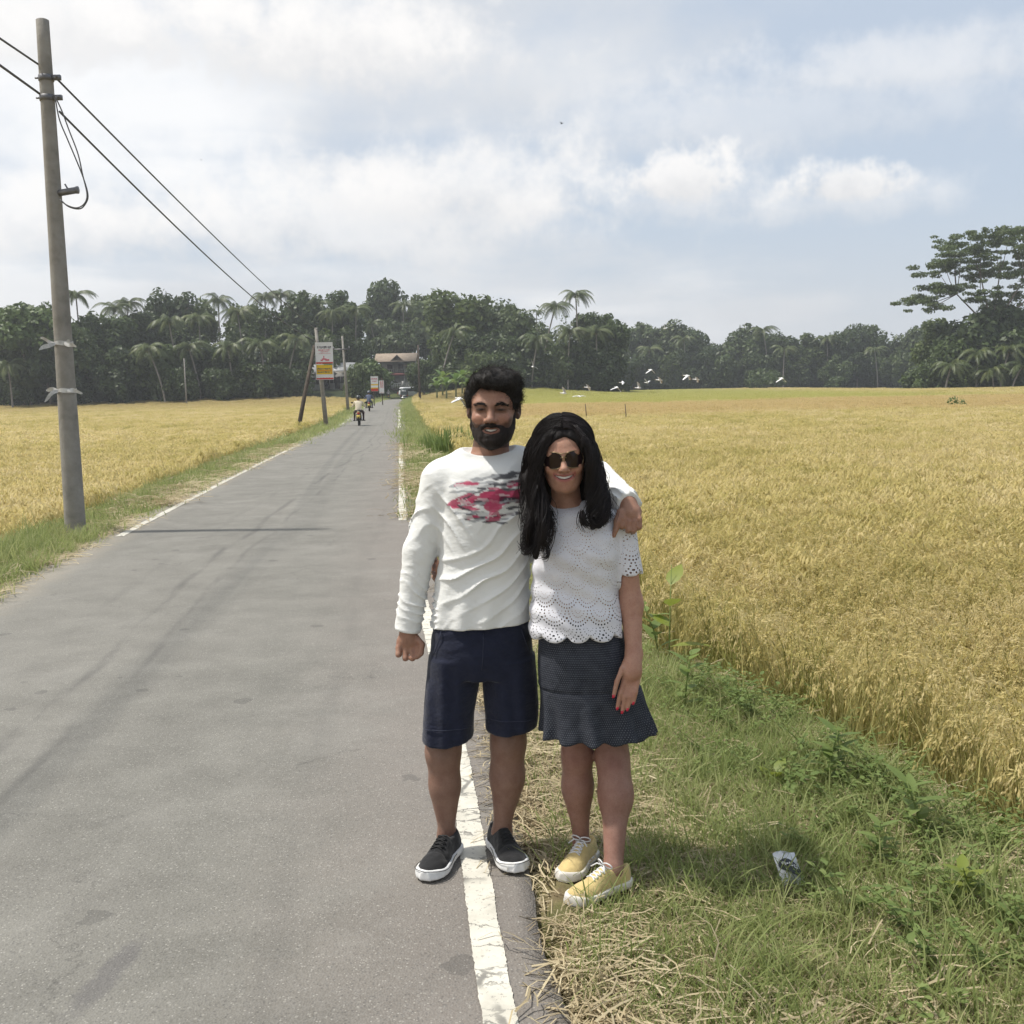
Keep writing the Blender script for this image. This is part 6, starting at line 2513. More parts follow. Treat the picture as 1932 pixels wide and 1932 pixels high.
    for gs, ds, n in ((guidesL, dL, 1250), (guidesR, dR, 1150)):
        G = np.array([[W(u, vv, YW - 0.02 + d) for (u, vv), d in zip(g, dd)] for g, dd in zip(gs, ds)])
        # a back layer
        B = G[0].copy()
        B[:, 1] += np.array([0.03, 0.05, 0.06, 0.06, 0.05, 0.03, 0.02])
        G = np.concatenate([[B], G])
        fg = frontL if gs is guidesL else frontR
        G = np.concatenate([G, [[W(u, vv, YW - 0.02 + d) for (u, vv), d in zip(fg, dF)]]])
        nl = 46
        for li_ in range(nl):
            la = (li_ + rng.uniform(-.3, .3)) / nl * (len(G) - 1.001)
            la = min(max(la, 0), len(G) - 1.001)
            ph, fq = (li_ // 3) * 1.1 + rng.normal(0, 0.6), rng.uniform(9.0, 13.5)
            amp0 = rng.uniform(0.009, 0.024)
            lock_end = rng.uniform(0.70, 1.05)
            loff = rng.normal(0, 1, 3) * np.array([0.006, 0.006, 0.003])
            for _ in range(n // nl):
                a = min(max(la + rng.normal(0, 0.12), 0), len(G) - 1.001)
                i = int(a)
                g = G[i] * (1 - (a - i)) + G[i + 1] * (a - i)
                tt = np.linspace(0, 1, len(g))
                zi, co = smooth_rows(tt, [g[:, 0], g[:, 1], g[:, 2]], kk)
                c = np.stack(co, 1)
                end = min(1.0, lock_end * rng.uniform(0.93, 1.03))
                c = np.stack([np.interp(ti * end, zi, c[:, k_]) for k_ in range(3)], 1)
                p2 = ph + rng.normal(0, 0.22)
                amp = amp0 * sstep(0.18, 0.75, ti) * rng.uniform(0.75, 1.2)
                flare = (0.016 if gs is guidesR else -0.010) * rng.uniform(0, 1) * ti ** 4
                out = np.stack([amp * np.sin(fq * ti + p2) + flare, 0.7 * amp * np.cos(fq * ti * 0.9 + p2), 0 * ti], 1)
                off = rng.normal(0, 1, 3) * np.array([0.0055, 0.005, 0.003])
                spread = (0.5 + 0.8 * ti) * (1 - 0.55 * ti ** 3)
                cs.append(c + out + loff * ti[:, None] + off * spread[:, None])
            # a few flyaways
            if rng.uniform() < 0.5:
                fo = rng.normal(0, 1, 3) * np.array([0.02, 0.015, 0.006])
                cs.append(c + out * 1.4 + fo * (ti ** 1.5)[:, None])
    # loose curls at the tips
    for (u0, v0, u1, v1, u2, v2, y_) in ((1015, 1020, 995, 1052, 985, 1036, 3.56), (1030, 1030, 1040, 1056, 1024, 1052, 3.55), (1100, 970, 1100, 998, 1118, 985, 3.57), (1112, 975, 1122, 1000, 1134, 978, 3.57),
                                         (1098, 965, 1092, 985, 1104, 996, 3.56), (1130, 960, 1140, 985, 1146, 965, 3.58), (1006, 1030, 990, 1044, 986, 1026, 3.57), (1120, 965, 1130, 992, 1142, 984, 3.58)):
        for _ in range(26):
            o_ = rng.normal(0, 0.0035, 3)
            P0, P1, P2_ = W(u0, v0, y_) + o_, W(u1, v1, y_ - .01) + o_ * 1.4, W(u2, v2, y_) + o_ * 2
            t = ti[:, None]
            cs.append((1 - t) ** 2 * P0 + 2 * t * (1 - t) * P1 + t * t * P2_)
    sm = strand_mesh('hair_strands', np.array(cs) - iv, 0.0015, 0.0006, HAIR_W)
    obj('hair_strands', sm, root)
    # crown strands over the top, parted in the middle
    cs = []
    for _ in range(1700):
        sg = rng.choice((-1, 1))
        th = rng.uniform(-1.0, 1.04)              # along the parting, back to front
        a0, a1 = 0.05, rng.uniform(0.9, 1.6)
        aa = np.linspace(a0, a1, 14)
        rx, ry, rz = 0.1095, 0.1155, 0.1030
        pts = []
        for a in aa:
            yy = math.sin(th) * ry * math.cos(a * 0.35)
            pts.append(loc(0.004 + sg * rx * math.sin(a) * math.cos(th) ** 0.3, -0.026 + yy * (1 - 0.25 * math.sin(a)), 0.046 + rz * math.cos(a) * math.cos(th * 0.92)))
        pts = np.array(pts) + rng.normal(0, 0.0020, 3) + np.outer(np.sin(np.linspace(0, 5, 14) + rng.uniform(0, 6)), rng.normal(0, 0.0014, 3))
        cs.append(pts)
    o = obj('crown_strands', strand_mesh('crown_strands', np.array(cs) - iv, 0.0014, 0.0011, HAIR_W), root)
    # ---- top
    S = Solid(np.arange(0.02, 0.46, 0.0046), np.arange(3.54, 3.92, 0.0052), np.arange(0.80, 1.40, 0.0046))
    S.add(s_loft(rows_px([(948, 1050, 1112, .052, 0.01), (960, 1032, 1142, .074, 0), (985, 1012, 1166, .100, 0), (1015, 1006, 1170, .114, -0.008), (1045, 1004, 1169, .120, -0.012), (1075, 1003, 1167, .112, -0.006),
                          (1110, 1001, 1167, .108, 0), (1150, 998, 1176, .120, 0), (1205, 995, 1188, .136, 0)], YW), 2.2), 0.02)
    shw = W(1170, 992, YW)
    S.add(s_cone(W(1100, 962, YW), shw, .036, .050), 0.03)
    S.add(s_cone(shw, W(1187, 1090, YW - .014), .053, .0500), 0.015)
    S.add(s_cone(W(1050, 962, YW), W(1030, 990, YW + .01), .036, .05), 0.03)
    S.add(s_cone(W(1030, 990, YW + .01), W(985, 1045, 3.88), .05, .047), 0.02)
    S.add(s_ell(W(1071, 941, YW - 0.02), (px(24, YW), 0.075, px(10, YW))), 0.004, 's')

    def tf(x, y, z):
        f = 0.0026 * wave3(x, y, z, 91, 26, 3)
        f = f + 0.0034 * np.sin((z * 0.9 + 0.45 * x + wave3(x, y, z, 92, 10, 2) * 0.03) * 95) * sstep(1.24, 1.10, z) * sstep(0.36, 0.3, x)
        f = f + 0.0040 * np.sin((z - 0.7 * (x - 0.34)) * 80 + 1.2) * np.exp(-((x - 0.34) / 0.05) ** 2 - ((z - 1.24) / 0.07) ** 2)
        return f
    S.warp(tf)
    zhem = W(1087, 1182, YW)[2]
    zslv = W(1184, 1072, YW)[2]
    xs_ = W(1171, 1080, YW)[0]
    cxw, cyw = W(1087, 1180, YW)[0], YW

    def scal(t, h):
        f = t - np.floor(t)
        return h * np.sqrt(np.clip(1 - (2 * f - 1) ** 2, 0, 1))

    def tcut(X, Y, Z):
        ang = np.arctan2(X - cxw, -(Y - cyw))
        hem = zhem - scal(ang * 0.158 / 0.098 + 0.5, px(17, YW)) - Z
        a2 = np.arctan2(X - shw[0] - 0.028, -(Y - YW + 0.012))
        slv = zslv + 0.10 * (X - xs_) * 0 - scal(a2 * 0.05 / 0.080 + 0.5, px(11, YW)) - Z
        sleeve = (X > xs_ + 0.001 * 0) & (Z < W(1171, 1020, YW)[2] + 0.05)
        return np.where((X > xs_) & (Z < zslv + 0.02), slv, hem)
    S.cut(tcut, 0.003)
    v, q = S.mesh(1)
    keep = sstep(1.345, 1.29, v[:, 2])
    me = mesh_np('top', v - iv, q, m_eyelet(), True, np.stack([keep, np.clip(np.where(v[:, 0] > xs_ + 0.002, 0.95, 1.0 - 0.5 * sstep(0.93, 1.08, v[:, 2])) + 0.18 * wave3(v[:, 0], v[:, 1], v[:, 2], 97, 30, 2), 0.3, 1.1), keep], 1))
    # unroll separately for body and sleeve
    sl = v[:, 0] > xs_ + 0.002
    ang = np.where(sl, np.arctan2(v[:, 0] - shw[0] - 0.028, -(v[:, 1] - YW)) * 0.050 + 3.03, np.arctan2(v[:, 0] - cxw, -(v[:, 1] - cyw)) * 0.158)
    hz = np.where(sl, v[:, 2] - (zslv - px(15, YW)) + 0.060 * 20, v[:, 2] - (zhem - px(20, YW)) + 0.060 * 20)
    uv = me.uv_layers.new(name='cloth')
    li = np.zeros(len(me.loops), np.int32)
    me.loops.foreach_get('vertex_index', li)
    uv.data.foreach_set('uv', np.stack([ang[li], hz[li]], 1).astype(np.float32).ravel())
    obj('top', me, root)
    # ---- skirt with a gathered flounce
    S = Solid(np.arange(0.02, 0.56, 0.0052), np.arange(3.50, 3.98, 0.0055), np.arange(0.42, 1.0, 0.0052))
    zf, ze = W(1100, 1292, YW)[2], W(1100, 1384, YW)[2]

    def pleat(a, z):
        k = np.clip((zf - z) / (zf - ze), 0, 1)
        return (0.070 * np.sin(a * 11 + 0.6 + 0.8 * np.sin(a * 3)) + 0.03 * np.sin(a * 19 + 2)) * k ** 1.1
    S.add(s_loft(rows_px([(1165, 1014, 1170, .098, 0), (1200, 1013, 1180, .112, 0), (1245, 1013, 1196, .122, 0), (1290, 1015, 1208, .124, 0)], YW), 2.3), 0.008)
    S.add(s_loft(rows_px([(1284, 1014, 1206, .122, 0), (1300, 1016, 1213, .128, 0), (1340, 1018, 1224, .136, 0), (1378, 1019, 1236, .146, 0), (1392, 1019, 1239, .150, 0)], YW), 2.2, pleat), 0.004)

    def kf(x, y, z):
        return 0.0024 * wave3(x, y, z, 95, 22, 3) - 0.004 * np.exp(-((z - zf) / 0.004) ** 2)
    S.warp(kf)
    S.cut(lambda X, Y, Z: ze + 0.006 * np.sin(np.arctan2(X - 0.28, -(Y - YW)) * 11 + 0.6) - Z, 0.003)
    v, q = S.mesh(1)
    me = mesh_np('skirt', v - iv, q, m_dotted(), True)
    cloth_uv(me, v, W(1110, 1280, YW)[0], YW, 0.175)
    obj('skirt', me, root)
    # ---- shoes
    a = shoe(root, GP(1186, 1672, g0), GP(1055, 1720, g0), 0.264, 0.098, g0 + 0.012, (0.54, 0.42, 0.19), (0.70, 0.67, 0.61), (0.66, 0.66, 0.66), 0.92, 21)
    b = shoe(root, GP(1118, 1616, g0), GP(1054, 1680, g0), 0.258, 0.098, g0 + 0.012, (0.54, 0.42, 0.19), (0.70, 0.67, 0.61), (0.66, 0.66, 0.66), 0.92, 22)
    for o in (a, b):
        o.location = o.location - inv
    return root


make_woman()
# ================================================================== roadside things
M_CONC = mottled('weathered_concrete', [(0.2, (0.17, 0.16, 0.14)), (0.5, (0.26, 0.245, 0.22)), (0.8, (0.33, 0.315, 0.285))], 5.0, 0.9, 0.5, 30.0)
M_STEEL = mottled('galvanised_steel', [(0.3, (0.12, 0.12, 0.125)), (0.7, (0.22, 0.22, 0.23))], 8.0, 0.5, 0.0, 1, 0.4, 0.5)
M_CABLE = material('grey_cable', (0.11, 0.11, 0.115), 0.7)[0]
M_TAPE = mottled('torn_white_plastic', [(0.3, (0.40, 0.39, 0.37)), (0.7, (0.66, 0.65, 0.62))], 20.0, 0.45, 0.3, 60.0)
M_WOOD = mottled('old_wood_pole', [(0.3, (0.05, 0.04, 0.032)), (0.7, (0.10, 0.08, 0.062))], 6.0, 0.9, 0.5, 25.0)

# ---- near utility pole
Yp = 13.6
base = W(143, 1005, Yp)
top = W(80, 38, Yp)
gzp = float(ground_z(base[0], Yp))
pole = empty('utility_pole', (base[0], Yp, gzp))
tag(pole, 'tall weathered concrete utility pole standing in the grass left of the road', 'utility pole')
PO = np.array([base[0], Yp, gzp])
T = top - PO
mb = MB()
ts = np.linspace(0, 1, 24)
mb.tube(np.concatenate([[T * -0.04], [T * t for t in ts], [T * 1.002]]), np.concatenate([[0.128], 0.126 - 0.052 * ts, [0.05]]), 18)
mb.build('shaft', M_CONC, pole, True)


def on_pole(v):
    t = (967 - (v - 38)) / 967.0
    return T * t, 0.126 - 0.052 * t


for vv in (142, 178):
    c, r = on_pole(vv)
    mb = MB()
    mb.lathe(c, [(r + 0.002, -0.035), (r + 0.010, -0.032), (r + 0.010, 0.032), (r + 0.002, 0.035)], 18)
    mb.box(c + np.array([r + 0.05, -0.02, 0]), (0.10, 0.05, 0.055))
    mb.tube([c + np.array([r + 0.07, -0.07, 0]), c + np.array([r + 0.07, 0.05, 0])], 0.012, 6)
    mb.tube([c + np.array([-r - 0.045, -0.02, 0]), c + np.array([-r, -0.02, 0])], 0.012, 6)
    mb.build('clamp_band', M_STEEL, pole)
c, r = on_pole(350)
mb = MB()
a0 = c + np.array([r * 0.5, -0.02, -0.015])
a1 = c + np.array([r + 0.215, -0.05, 0.015])
mb.tube([a0, a0 + (a1 - a0) * 0.5, a1], 0.040, 12)
mb.tube([a0 + (a1 - a0) * 0.55 + np.array([0, 0, 0.03]), a0 + (a1 - a0) * 0.5 + np.array([-0.02, 0, 0.09])], 0.010, 6)
mb.lathe(a1 + np.array([0, 0, 0]), [(0.045, -0.01), (0.045, 0.012), (0.001, 0.013)], 12, 0)
mb.build('bracket_arm', M_STEEL, pole, True)
# torn plastic strips tied round the pole
for vv, ends in ((632, ((-1, 0.30, 0.10, -0.02), (-1, 0.14, -0.16, -0.3), (1, 0.30, -0.10, -0.05), (1, 0.14, 0.02, 0.0))), (722, ((-1, 0.28, 0.03, 0.02), (-1, 0.24, -0.20, -0.1), (1, 0.30, -0.05, 0.05)))):
    c, r = on_pole(vv)
    mb = MB()
    rr = np.random.default_rng(vv)
    ang = np.linspace(0, 2 * math.pi, 25)
    up = c + np.stack([(r + 0.008) * np.cos(ang), (r + 0.008) * np.sin(ang), 0.022 + 0.008 * np.sin(3 * ang)], 1)
    dn = c + np.stack([(r + 0.010) * np.cos(ang), (r + 0.010) * np.sin(ang), -0.024 + 0.010 * np.sin(2 * ang)], 1)
    mb.add(np.concatenate([up, dn]), [(i, i + 1, i + 26, i + 25) for i in range(24)])
    for sg, L, dz, dy in ends:
        st = c + np.array([sg * r * 0.5, -r * 0.95, 0])
        n = 7
        v = []
        for i in range(n):
            t = i / (n - 1)
            p = st + np.array([sg * L * t * 0.55, dy * t - 0.02, 0.6 * dz * t ** 1.3 + 0.012 * math.sin(5 * t + vv)])
            w = (0.010 + 0.016 * math.sin(2.5 * t + 0.4)) * (1 if i < n - 1 else 0.6)
            v += [p + np.array([0, 0.012 * math.sin(7 * t), w]), p + np.array([0.004, -0.012 * math.sin(7 * t), -w])]
        mb.add(v, [(2 * i, 2 * i + 1, 2 * i + 3, 2 * i + 2) for i in range(n - 1)])
    mb.build('plastic_strip', M_TAPE, pole)

# ---- further poles along the left side
Y2, Y3 = 59.5, 92.0


def far_pole(u, v, y, h, label, ln=0.0, r=0.11, wood=False, name='utility_pole', topx=None):
    b = W(u, v, y)
    gz = float(ground_z(b[0], y))
    o = empty(name, (b[0], y, gz))
    tag(o, label, 'utility pole', 'poles along the road')
    mb = MB()
    e = np.array([ln, 0, h])
    mb.tube([(0, 0, -0.3), e * 0.5, e], [r * 1.2, r, r * 0.75], 10)
    mb.build('shaft', M_WOOD if wood else M_CONC, o, True)
    return o, np.array([b[0], y, gz]) + e


p2, top2 = far_pole(616, 801, Y2, 5.3, 'concrete utility pole carrying the tall white, yellow and red banner', -0.36)
p3, top3 = far_pole(657, 776, Y3, 6.2, 'third concrete pole along the road, with a short steel crossarm, beside the motorcycles', -0.25)
mb = MB()
hx = np.array([-0.25, 0, 6.0])
mb.box(hx + np.array([-0.1, -0.13, -0.9]), (1.5, 0.10, 0.10))
mb.box(hx + np.array([-0.75, -0.13, -0.80]), (0.10, 0.10, 0.22))
mb.box(hx + np.array([0.55, -0.13, -0.80]), (0.10, 0.10, 0.22))
mb.build('crossarm', M_STEEL, p3)
# leaning strut
b = W(556, 803, Y2 - 2.5)
gz = float(ground_z(b[0], Y2 - 2.5))
st = empty('pole_strut', (b[0], Y2 - 2.5, gz))
tag(st, 'dark wooden strut leaning against the banner pole', 'pole')
e = top2 - np.array([b[0], Y2 - 2.5, gz]) + np.array([-0.08, -0.12, -0.95])
MB().tube([(0, 0, -0.2), e * 0.5, e], [0.12, 0.105, 0.09], 10).build('shaft', M_WOOD, st, True)
# dark pole on the right of the road, by the wood
p4, _ = far_pole(792, 748, 170.0, 9.0, 'dark pole at the right road edge in front of the house', 0.0, 0.17, True)
p5, _ = far_pole(352, 762, 168.0, 7.5, 'pale post at the field edge in front of the left wood', 0.0, 0.12)


# ---- overhead cables
def cable(name, pts, rad, label, cat='cable', group=None, parent=None):
    mb = MB()
    mb.tube(pts, rad, 6)
    o = mb.build(name, M_CABLE, parent, True)
    if label:
        tag(o, label, cat, group)
    return o


def sag(a, b, d, n=40):
    t = np.linspace(0, 1, n)[:, None]
    p = np.asarray(a) + (np.asarray(b) - np.asarray(a)) * t
    p[:, 2] -= (4 * d * t * (1 - t))[:, 0]
    return p


c1, r1 = on_pole(142)
c2, r2 = on_pole(180)
A1 = PO + c1 + np.array([r1 + 0.06, -0.02, -0.02])
A2 = PO + c2 + np.array([r2 + 0.06, -0.02, -0.03])
cable('overhead_cable', sag(A1, top2 + np.array([0.1, 0, -0.15]), 0.18), 0.013, 'upper overhead cable running from the near pole to the banner pole')
cable('overhead_cable', sag(A2 + np.array([0, 0, -0.12]), top2 + np.array([0.1, 0, -0.75]), 0.42), 0.014, 'lower sagging overhead cable running from the near pole to the banner pole')
L1 = W(-60, 32, 11.4)
L2 = W(-60, 80, 11.4)
e1, e2 = PO + c1 + np.array([-r1, 0, 0.16]), PO + c2 + np.array([-r2, 0, 0.06])
cable('overhead_cable', sag(e1 + (L1 - e1) * 7, e1, 0.0), 0.012, 'upper cable coming in from the left photo edge to the near pole')
cable('overhead_cable', sag(e2 + (L2 - e2) * 7, e2, 0.0), 0.014, 'lower cable coming in from the left photo edge to the near pole')
cable('overhead_cable', sag(top2 + np.array([0, 0, -0.2]), top3 + np.array([0, 0, -0.2]), 0.3), 0.013, 'distant cable between the banner pole and the crossarm pole')
# slack loop tied to the near pole
lp = [W(u, v, Yp - 0.13) for u, v in ((104, 182), (117, 210), (130, 245), (147, 290), (156, 330), (164, 365), (160, 383), (146, 392), (128, 388), (114, 378))]
lp2 = [W(u, v, Yp - 0.10) for u, v in ((104, 184), (112, 225), (127, 262), (141, 295), (157, 335), (166, 368), (161, 385), (150, 394), (130, 390), (113, 376))]
mb = MB()
for L_ in (lp, lp2):
    q = np.array(L_)
    tt = np.linspace(0, 1, len(q))
    zi, co = smooth_rows(tt, [q[:, 0], q[:, 1], q[:, 2]], 60)
    mb.tube(np.stack(co, 1), 0.008, 6)
o = mb.build('cable_loop', M_CABLE, None, True)
tag(o, 'slack loop of cable hanging from the near utility pole', 'cable')


# ---- banners
def flat_mat(name, c, rough=0.55):
    return mottled(name, [(0.3, tuple(x * 0.9 for x in c)), (0.7, c)], 6.0, rough)


M_WHITE, M_RED, M_YEL, M_ORG = (flat_mat('banner_' + n, c) for n, c in (('white', (0.68, 0.68, 0.68)), ('red', (0.50, 0.045, 0.03)), ('yellow', (0.70, 0.48, 0.03)), ('orange', (0.62, 0.20, 0.03))))
M_INK, M_PINK, M_GREENP = (flat_mat('print_' + n, c) for n, c in (('ink', (0.10, 0.10, 0.12)), ('pink', (0.55, 0.16, 0.20)), ('green', (0.06, 0.16, 0.05))))


def banner(u0, v0, u1, v1, y, label, spec, yaw=0.0, bow=0.03):
    """sheet of printed cloth; spec = (colour, x0, y0, x1, y1) in 0..1 from the top left"""
    a, b = W(u0, v0, y), W(u1, v1, y)
    w, h = b[0] - a[0], a[2] - b[2]
    o = empty('banner', ((a[0] + b[0]) / 2, y, b[2]), yaw)
    tag(o, label, 'banner', 'banners along the left of the road')

    def pt(fx, fy, d):
        return ((fx - 0.5) * w, -d + bow * math.cos((fx - 0.5) * 3) + 0.02 * math.sin(6 * fy), (1 - fy) * h)
    mb = MB()
    n = 8
    v = [pt(i / n, j / n, s_ * 0.006) for s_ in (1, -1) for j in range(n + 1) for i in range(n + 1)]
    k = (n + 1) ** 2
    q = []
    for j in range(n):
        for i in range(n):
            a_ = j * (n + 1) + i
            q += [(a_, a_ + n + 1, a_ + n + 2, a_ + 1), (k + a_, k + a_ + 1, k + a_ + n + 2, k + a_ + n + 1)]
    mb.add(v, q)
    mb.build('cloth', M_WHITE, o, True)
    for m, nm, boxes, depth in spec:
        mb = MB()
        for (x0, y0, x1, y1) in boxes:
            nn = 6
            v = [pt(x0 + (x1 - x0) * i / nn, yy, 0.010 + 0.004 * depth) for yy in (y0, y1) for i in range(nn + 1)]
            mb.add(v, [(i, i + nn + 1, i + nn + 2, i + 1) for i in range(nn)])
        mb.build(nm, m, o, True)
    return o


def script_line(rng, y0, h, x0, x1, n):
    """a row of looped letters reduced to short strokes"""
    out = []
    x = x0
    st = (x1 - x0) / n
    for i in range(n):
        wd = st * rng.uniform(0.6, 0.9)
        out.append((x, y0 + h * rng.uniform(0, .25), x + wd, y0 + h * rng.uniform(.45, .6)))
        out.append((x, y0 + h * 0.3, x + wd * 0.35, y0 + h * rng.uniform(.8, 1.0)))
        if rng.uniform() > 0.4:
            out.append((x + wd * 0.6, y0 + h * 0.5, x + wd, y0 + h * rng.uniform(.85, 1.0)))
        x += st
    return out


_r = np.random.default_rng(3)
spec1 = [(M_RED, 'red_panel', [(0.02, 0.53, 0.98, 0.99)], 0), (M_YEL, 'yellow_panel', [(0.04, 0.60, 0.94, 0.855)], 1), (M_ORG, 'orange_rule', [(0.07, 0.745, 0.90, 0.762), (0.86, 0.67, 0.89, 0.85)], 2),
         (M_INK, 'lettering', script_line(_r, 0.10, 0.075, 0.12, 0.92, 9), 1), (M_PINK, 'small_lettering', script_line(_r, 0.19, 0.04, 0.18, 0.85, 11) + script_line(_r, 0.24, 0.03, 0.3, 0.75, 9) + script_line(_r, 0.29, 0.02, 0.14, 0.86, 14), 1),
         (M_PINK, 'pink_emblem', [(0.28, 0.46, 0.42, 0.50), (0.36, 0.43, 0.62, 0.47), (0.55, 0.45, 0.78, 0.50), (0.44, 0.36, 0.50, 0.44)], 1), (M_INK, 'yellow_lettering', script_line(_r, 0.685, 0.05, 0.10, 0.84, 9) + script_line(_r, 0.775, 0.05, 0.10, 0.84, 9), 2),
         (M_WHITE, 'white_emblem', [(0.10, 0.885, 0.26, 0.90), (0.21, 0.90, 0.27, 0.945), (0.07, 0.935, 0.24, 0.955), (0.06, 0.905, 0.12, 0.925)], 2), (M_GREENP, 'green_rays', [(0.40, 0.57, 0.97, 0.585), (0.46, 0.595, 0.97, 0.612)], 2)]
banner(594, 646, 630, 716, Y2 - 0.35, 'tall white, yellow and red printed banner on the nearer pole', spec1, 0.03, 0.03)
spec2 = [(M_YEL, 'yellow_panel', [(0.02, 0.52, 0.98, 0.82)], 0), (M_RED, 'red_panel', [(0.02, 0.82, 0.98, 0.99)], 0), (M_PINK, 'lettering', script_line(_r, 0.12, 0.12, 0.1, 0.9, 6) + script_line(_r, 0.3, 0.08, 0.2, 0.8, 6), 1)]
Yb = 112.0
banner(699, 710, 714, 738, Yb, 'smaller white, yellow and red banner further along the road', spec2)
spec3 = [(M_RED, 'red_stripe', [(0.30, 0.05, 0.45, 0.97), (0.72, 0.03, 0.82, 0.95)], 0)]
banner(715, 718, 725, 742, Yb + 4, 'narrow pink and white flag next to the smaller banner', spec3)
for uu, dy, lab in ((706, 0.15, 'thin post holding the smaller banner'), (722, 4.15, 'thin post holding the pink and white flag')):
    g = W(uu, 760, Yb + dy)
    gz = float(ground_z(g[0], Yb + dy))
    o = empty('banner_post', (g[0], Yb + dy, gz))
    tag(o, lab, 'post')
    MB().tube([(0, 0, -0.2), (0, 0, W(uu, 712, Yb)[2] - gz)], 0.05, 6).build('shaft', M_WOOD, o)

# ================================================================== traffic
M_TYRE = material('tyre_rubber', (0.022, 0.022, 0.022), 0.8)[0]
M_BLACKP = material('black_plastic', (0.025, 0.025, 0.027), 0.45)[0]
M_CHROME = material('bright_metal', (0.55, 0.55, 0.56), 0.25, 0.5, 1.0)[0]
M_REDL = material('tail_lamp', (0.40, 0.02, 0.015), 0.3)[0]
M_GLASSD = material('dark_glass', (0.03, 0.035, 0.04), 0.08, 0.6)[0]


def motorcycle(loc, yaw, body_col, label, nodetail=False):
    o = empty('motorcycle', loc, yaw)
    tag(o, label, 'motorcycle', 'motorcycles riding away along the road')
    bm = material('motorcycle_paint', body_col, 0.35, 0.5)[0]
    for yy, nm in ((-0.62, 'rear_wheel'), (0.66, 'front_wheel')):
        w = empty(nm, (0, yy, 0.29))
        w.parent = o
        mb = MB()
        a = np.linspace(0, 2 * math.pi, 25)
        mb.tube(np.stack([0 * a, 0.245 * np.cos(a), 0.245 * np.sin(a)], 1), 0.045, 8, False)
        mb.build('tyre', M_TYRE, w, True)
        mb = MB()
        mb.lathe((0, 0, 0), [(0.03, -0.05), (0.03, 0.05)], 10, 0)
        mb.lathe((0, 0, 0), [(0.20, -0.02), (0.215, -0.02), (0.215, 0.02), (0.20, 0.02), (0.20, -0.02)], 20, 0)
        for k in range(6):
            t = k * math.pi / 3
            mb.box((0, 0.11 * math.cos(t), 0.11 * math.sin(t)), (0.02, 0.02, 0.2), [[1, 0, 0], [0, math.sin(t), math.cos(t)], [0, -math.cos(t), math.sin(t)]])
        mb.build('rim', M_CHROME, w)
    mb = MB()      # frame and engine
    mb.tube([(0, 0.55, 0.86), (0, 0.25, 0.55), (0, -0.1, 0.36), (0, -0.35, 0.42), (0, -0.62, 0.29)], 0.03, 8)
    mb.box((0, 0.08, 0.40), (0.26, 0.36, 0.28))
    for sg in (-1, 1):
        mb.tube([(sg * 0.09, 0.66, 0.29), (sg * 0.08, 0.50, 0.92)], 0.025, 8)
        mb.tube([(sg * 0.10, -0.62, 0.29), (sg * 0.11, -0.42, 0.62)], 0.026, 8)
        mb.tube([(sg * 0.10, 0.0, 0.28), (sg * 0.34, 0.0, 0.27)], 0.018, 6)
    mb.build('frame', M_BLACKP, o, True)
    mb = MB()
    mb.lathe((0, 0, 0), [(0.001, -0.26), (0.10, -0.22), (0.145, -0.05), (0.14, 0.14), (0.07, 0.24), (0.001, 0.26)], 14, 1)
    t = mb.build('fuel_tank', bm, o, True, (0, 0.24, 0.78))
    mb = MB()
    mb.lathe((0, 0, 0), [(0.001, -0.42), (0.06, -0.40), (0.105, -0.2), (0.12, 0.1), (0.06, 0.3), (0.001, 0.32)], 14, 1)
    s_ = mb.build('tail_cowl', bm, o, True, (0, -0.40, 0.68), (-0.12, 0, 0))
    s_.scale = (1.0, 1.0, 0.75)
    mb = MB()
    mb.lathe((0, 0, 0), [(0.001, -0.40), (0.10, -0.36), (0.135, -0.1), (0.11, 0.25), (0.001, 0.3)], 14, 1)
    s_ = mb.build('seat', M_BLACKP, o, True, (0, -0.28, 0.80))
    s_.scale = (1, 1, 0.5)
    MB().box((0, -0.83, 0.66), (0.14, 0.05, 0.07)).build('tail_light', M_REDL, o)
    MB().box((0, -0.86, 0.50), (0.20, 0.012, 0.17)).build('number_plate', flat_mat('plate_yellow', (0.60, 0.45, 0.10)), o)
    mb = MB()
    for sg in (-1, 1):
        mb.tube([(0, 0.47, 1.0), (sg * 0.2, 0.46, 1.06), (sg * 0.37, 0.36, 1.03)], 0.014, 6)
        mb.tube([(sg * 0.25, 0.43, 1.05), (sg * 0.33, 0.44, 1.20)], 0.007, 5)
        mb.box((sg * 0.36, 0.44, 1.22), (0.12, 0.02, 0.07))
    mb.build('handlebar', M_BLACKP, o, True)
    mb = MB()
    mb.tube([(0.14, 0.2, 0.30), (0.16, -0.2, 0.28), (0.18, -0.75, 0.38)], [0.022, 0.035, 0.045], 8)
    mb.build('exhaust', M_CHROME, o, True)
    mb = MB()
    mb.tube([(0, -0.3, 0.62), (0, -0.62, 0.60), (0, -0.86, 0.42)], [0.05, 0.06, 0.05], 6)
    mb.build('mudguard', M_BLACKP, o, True)
    return o


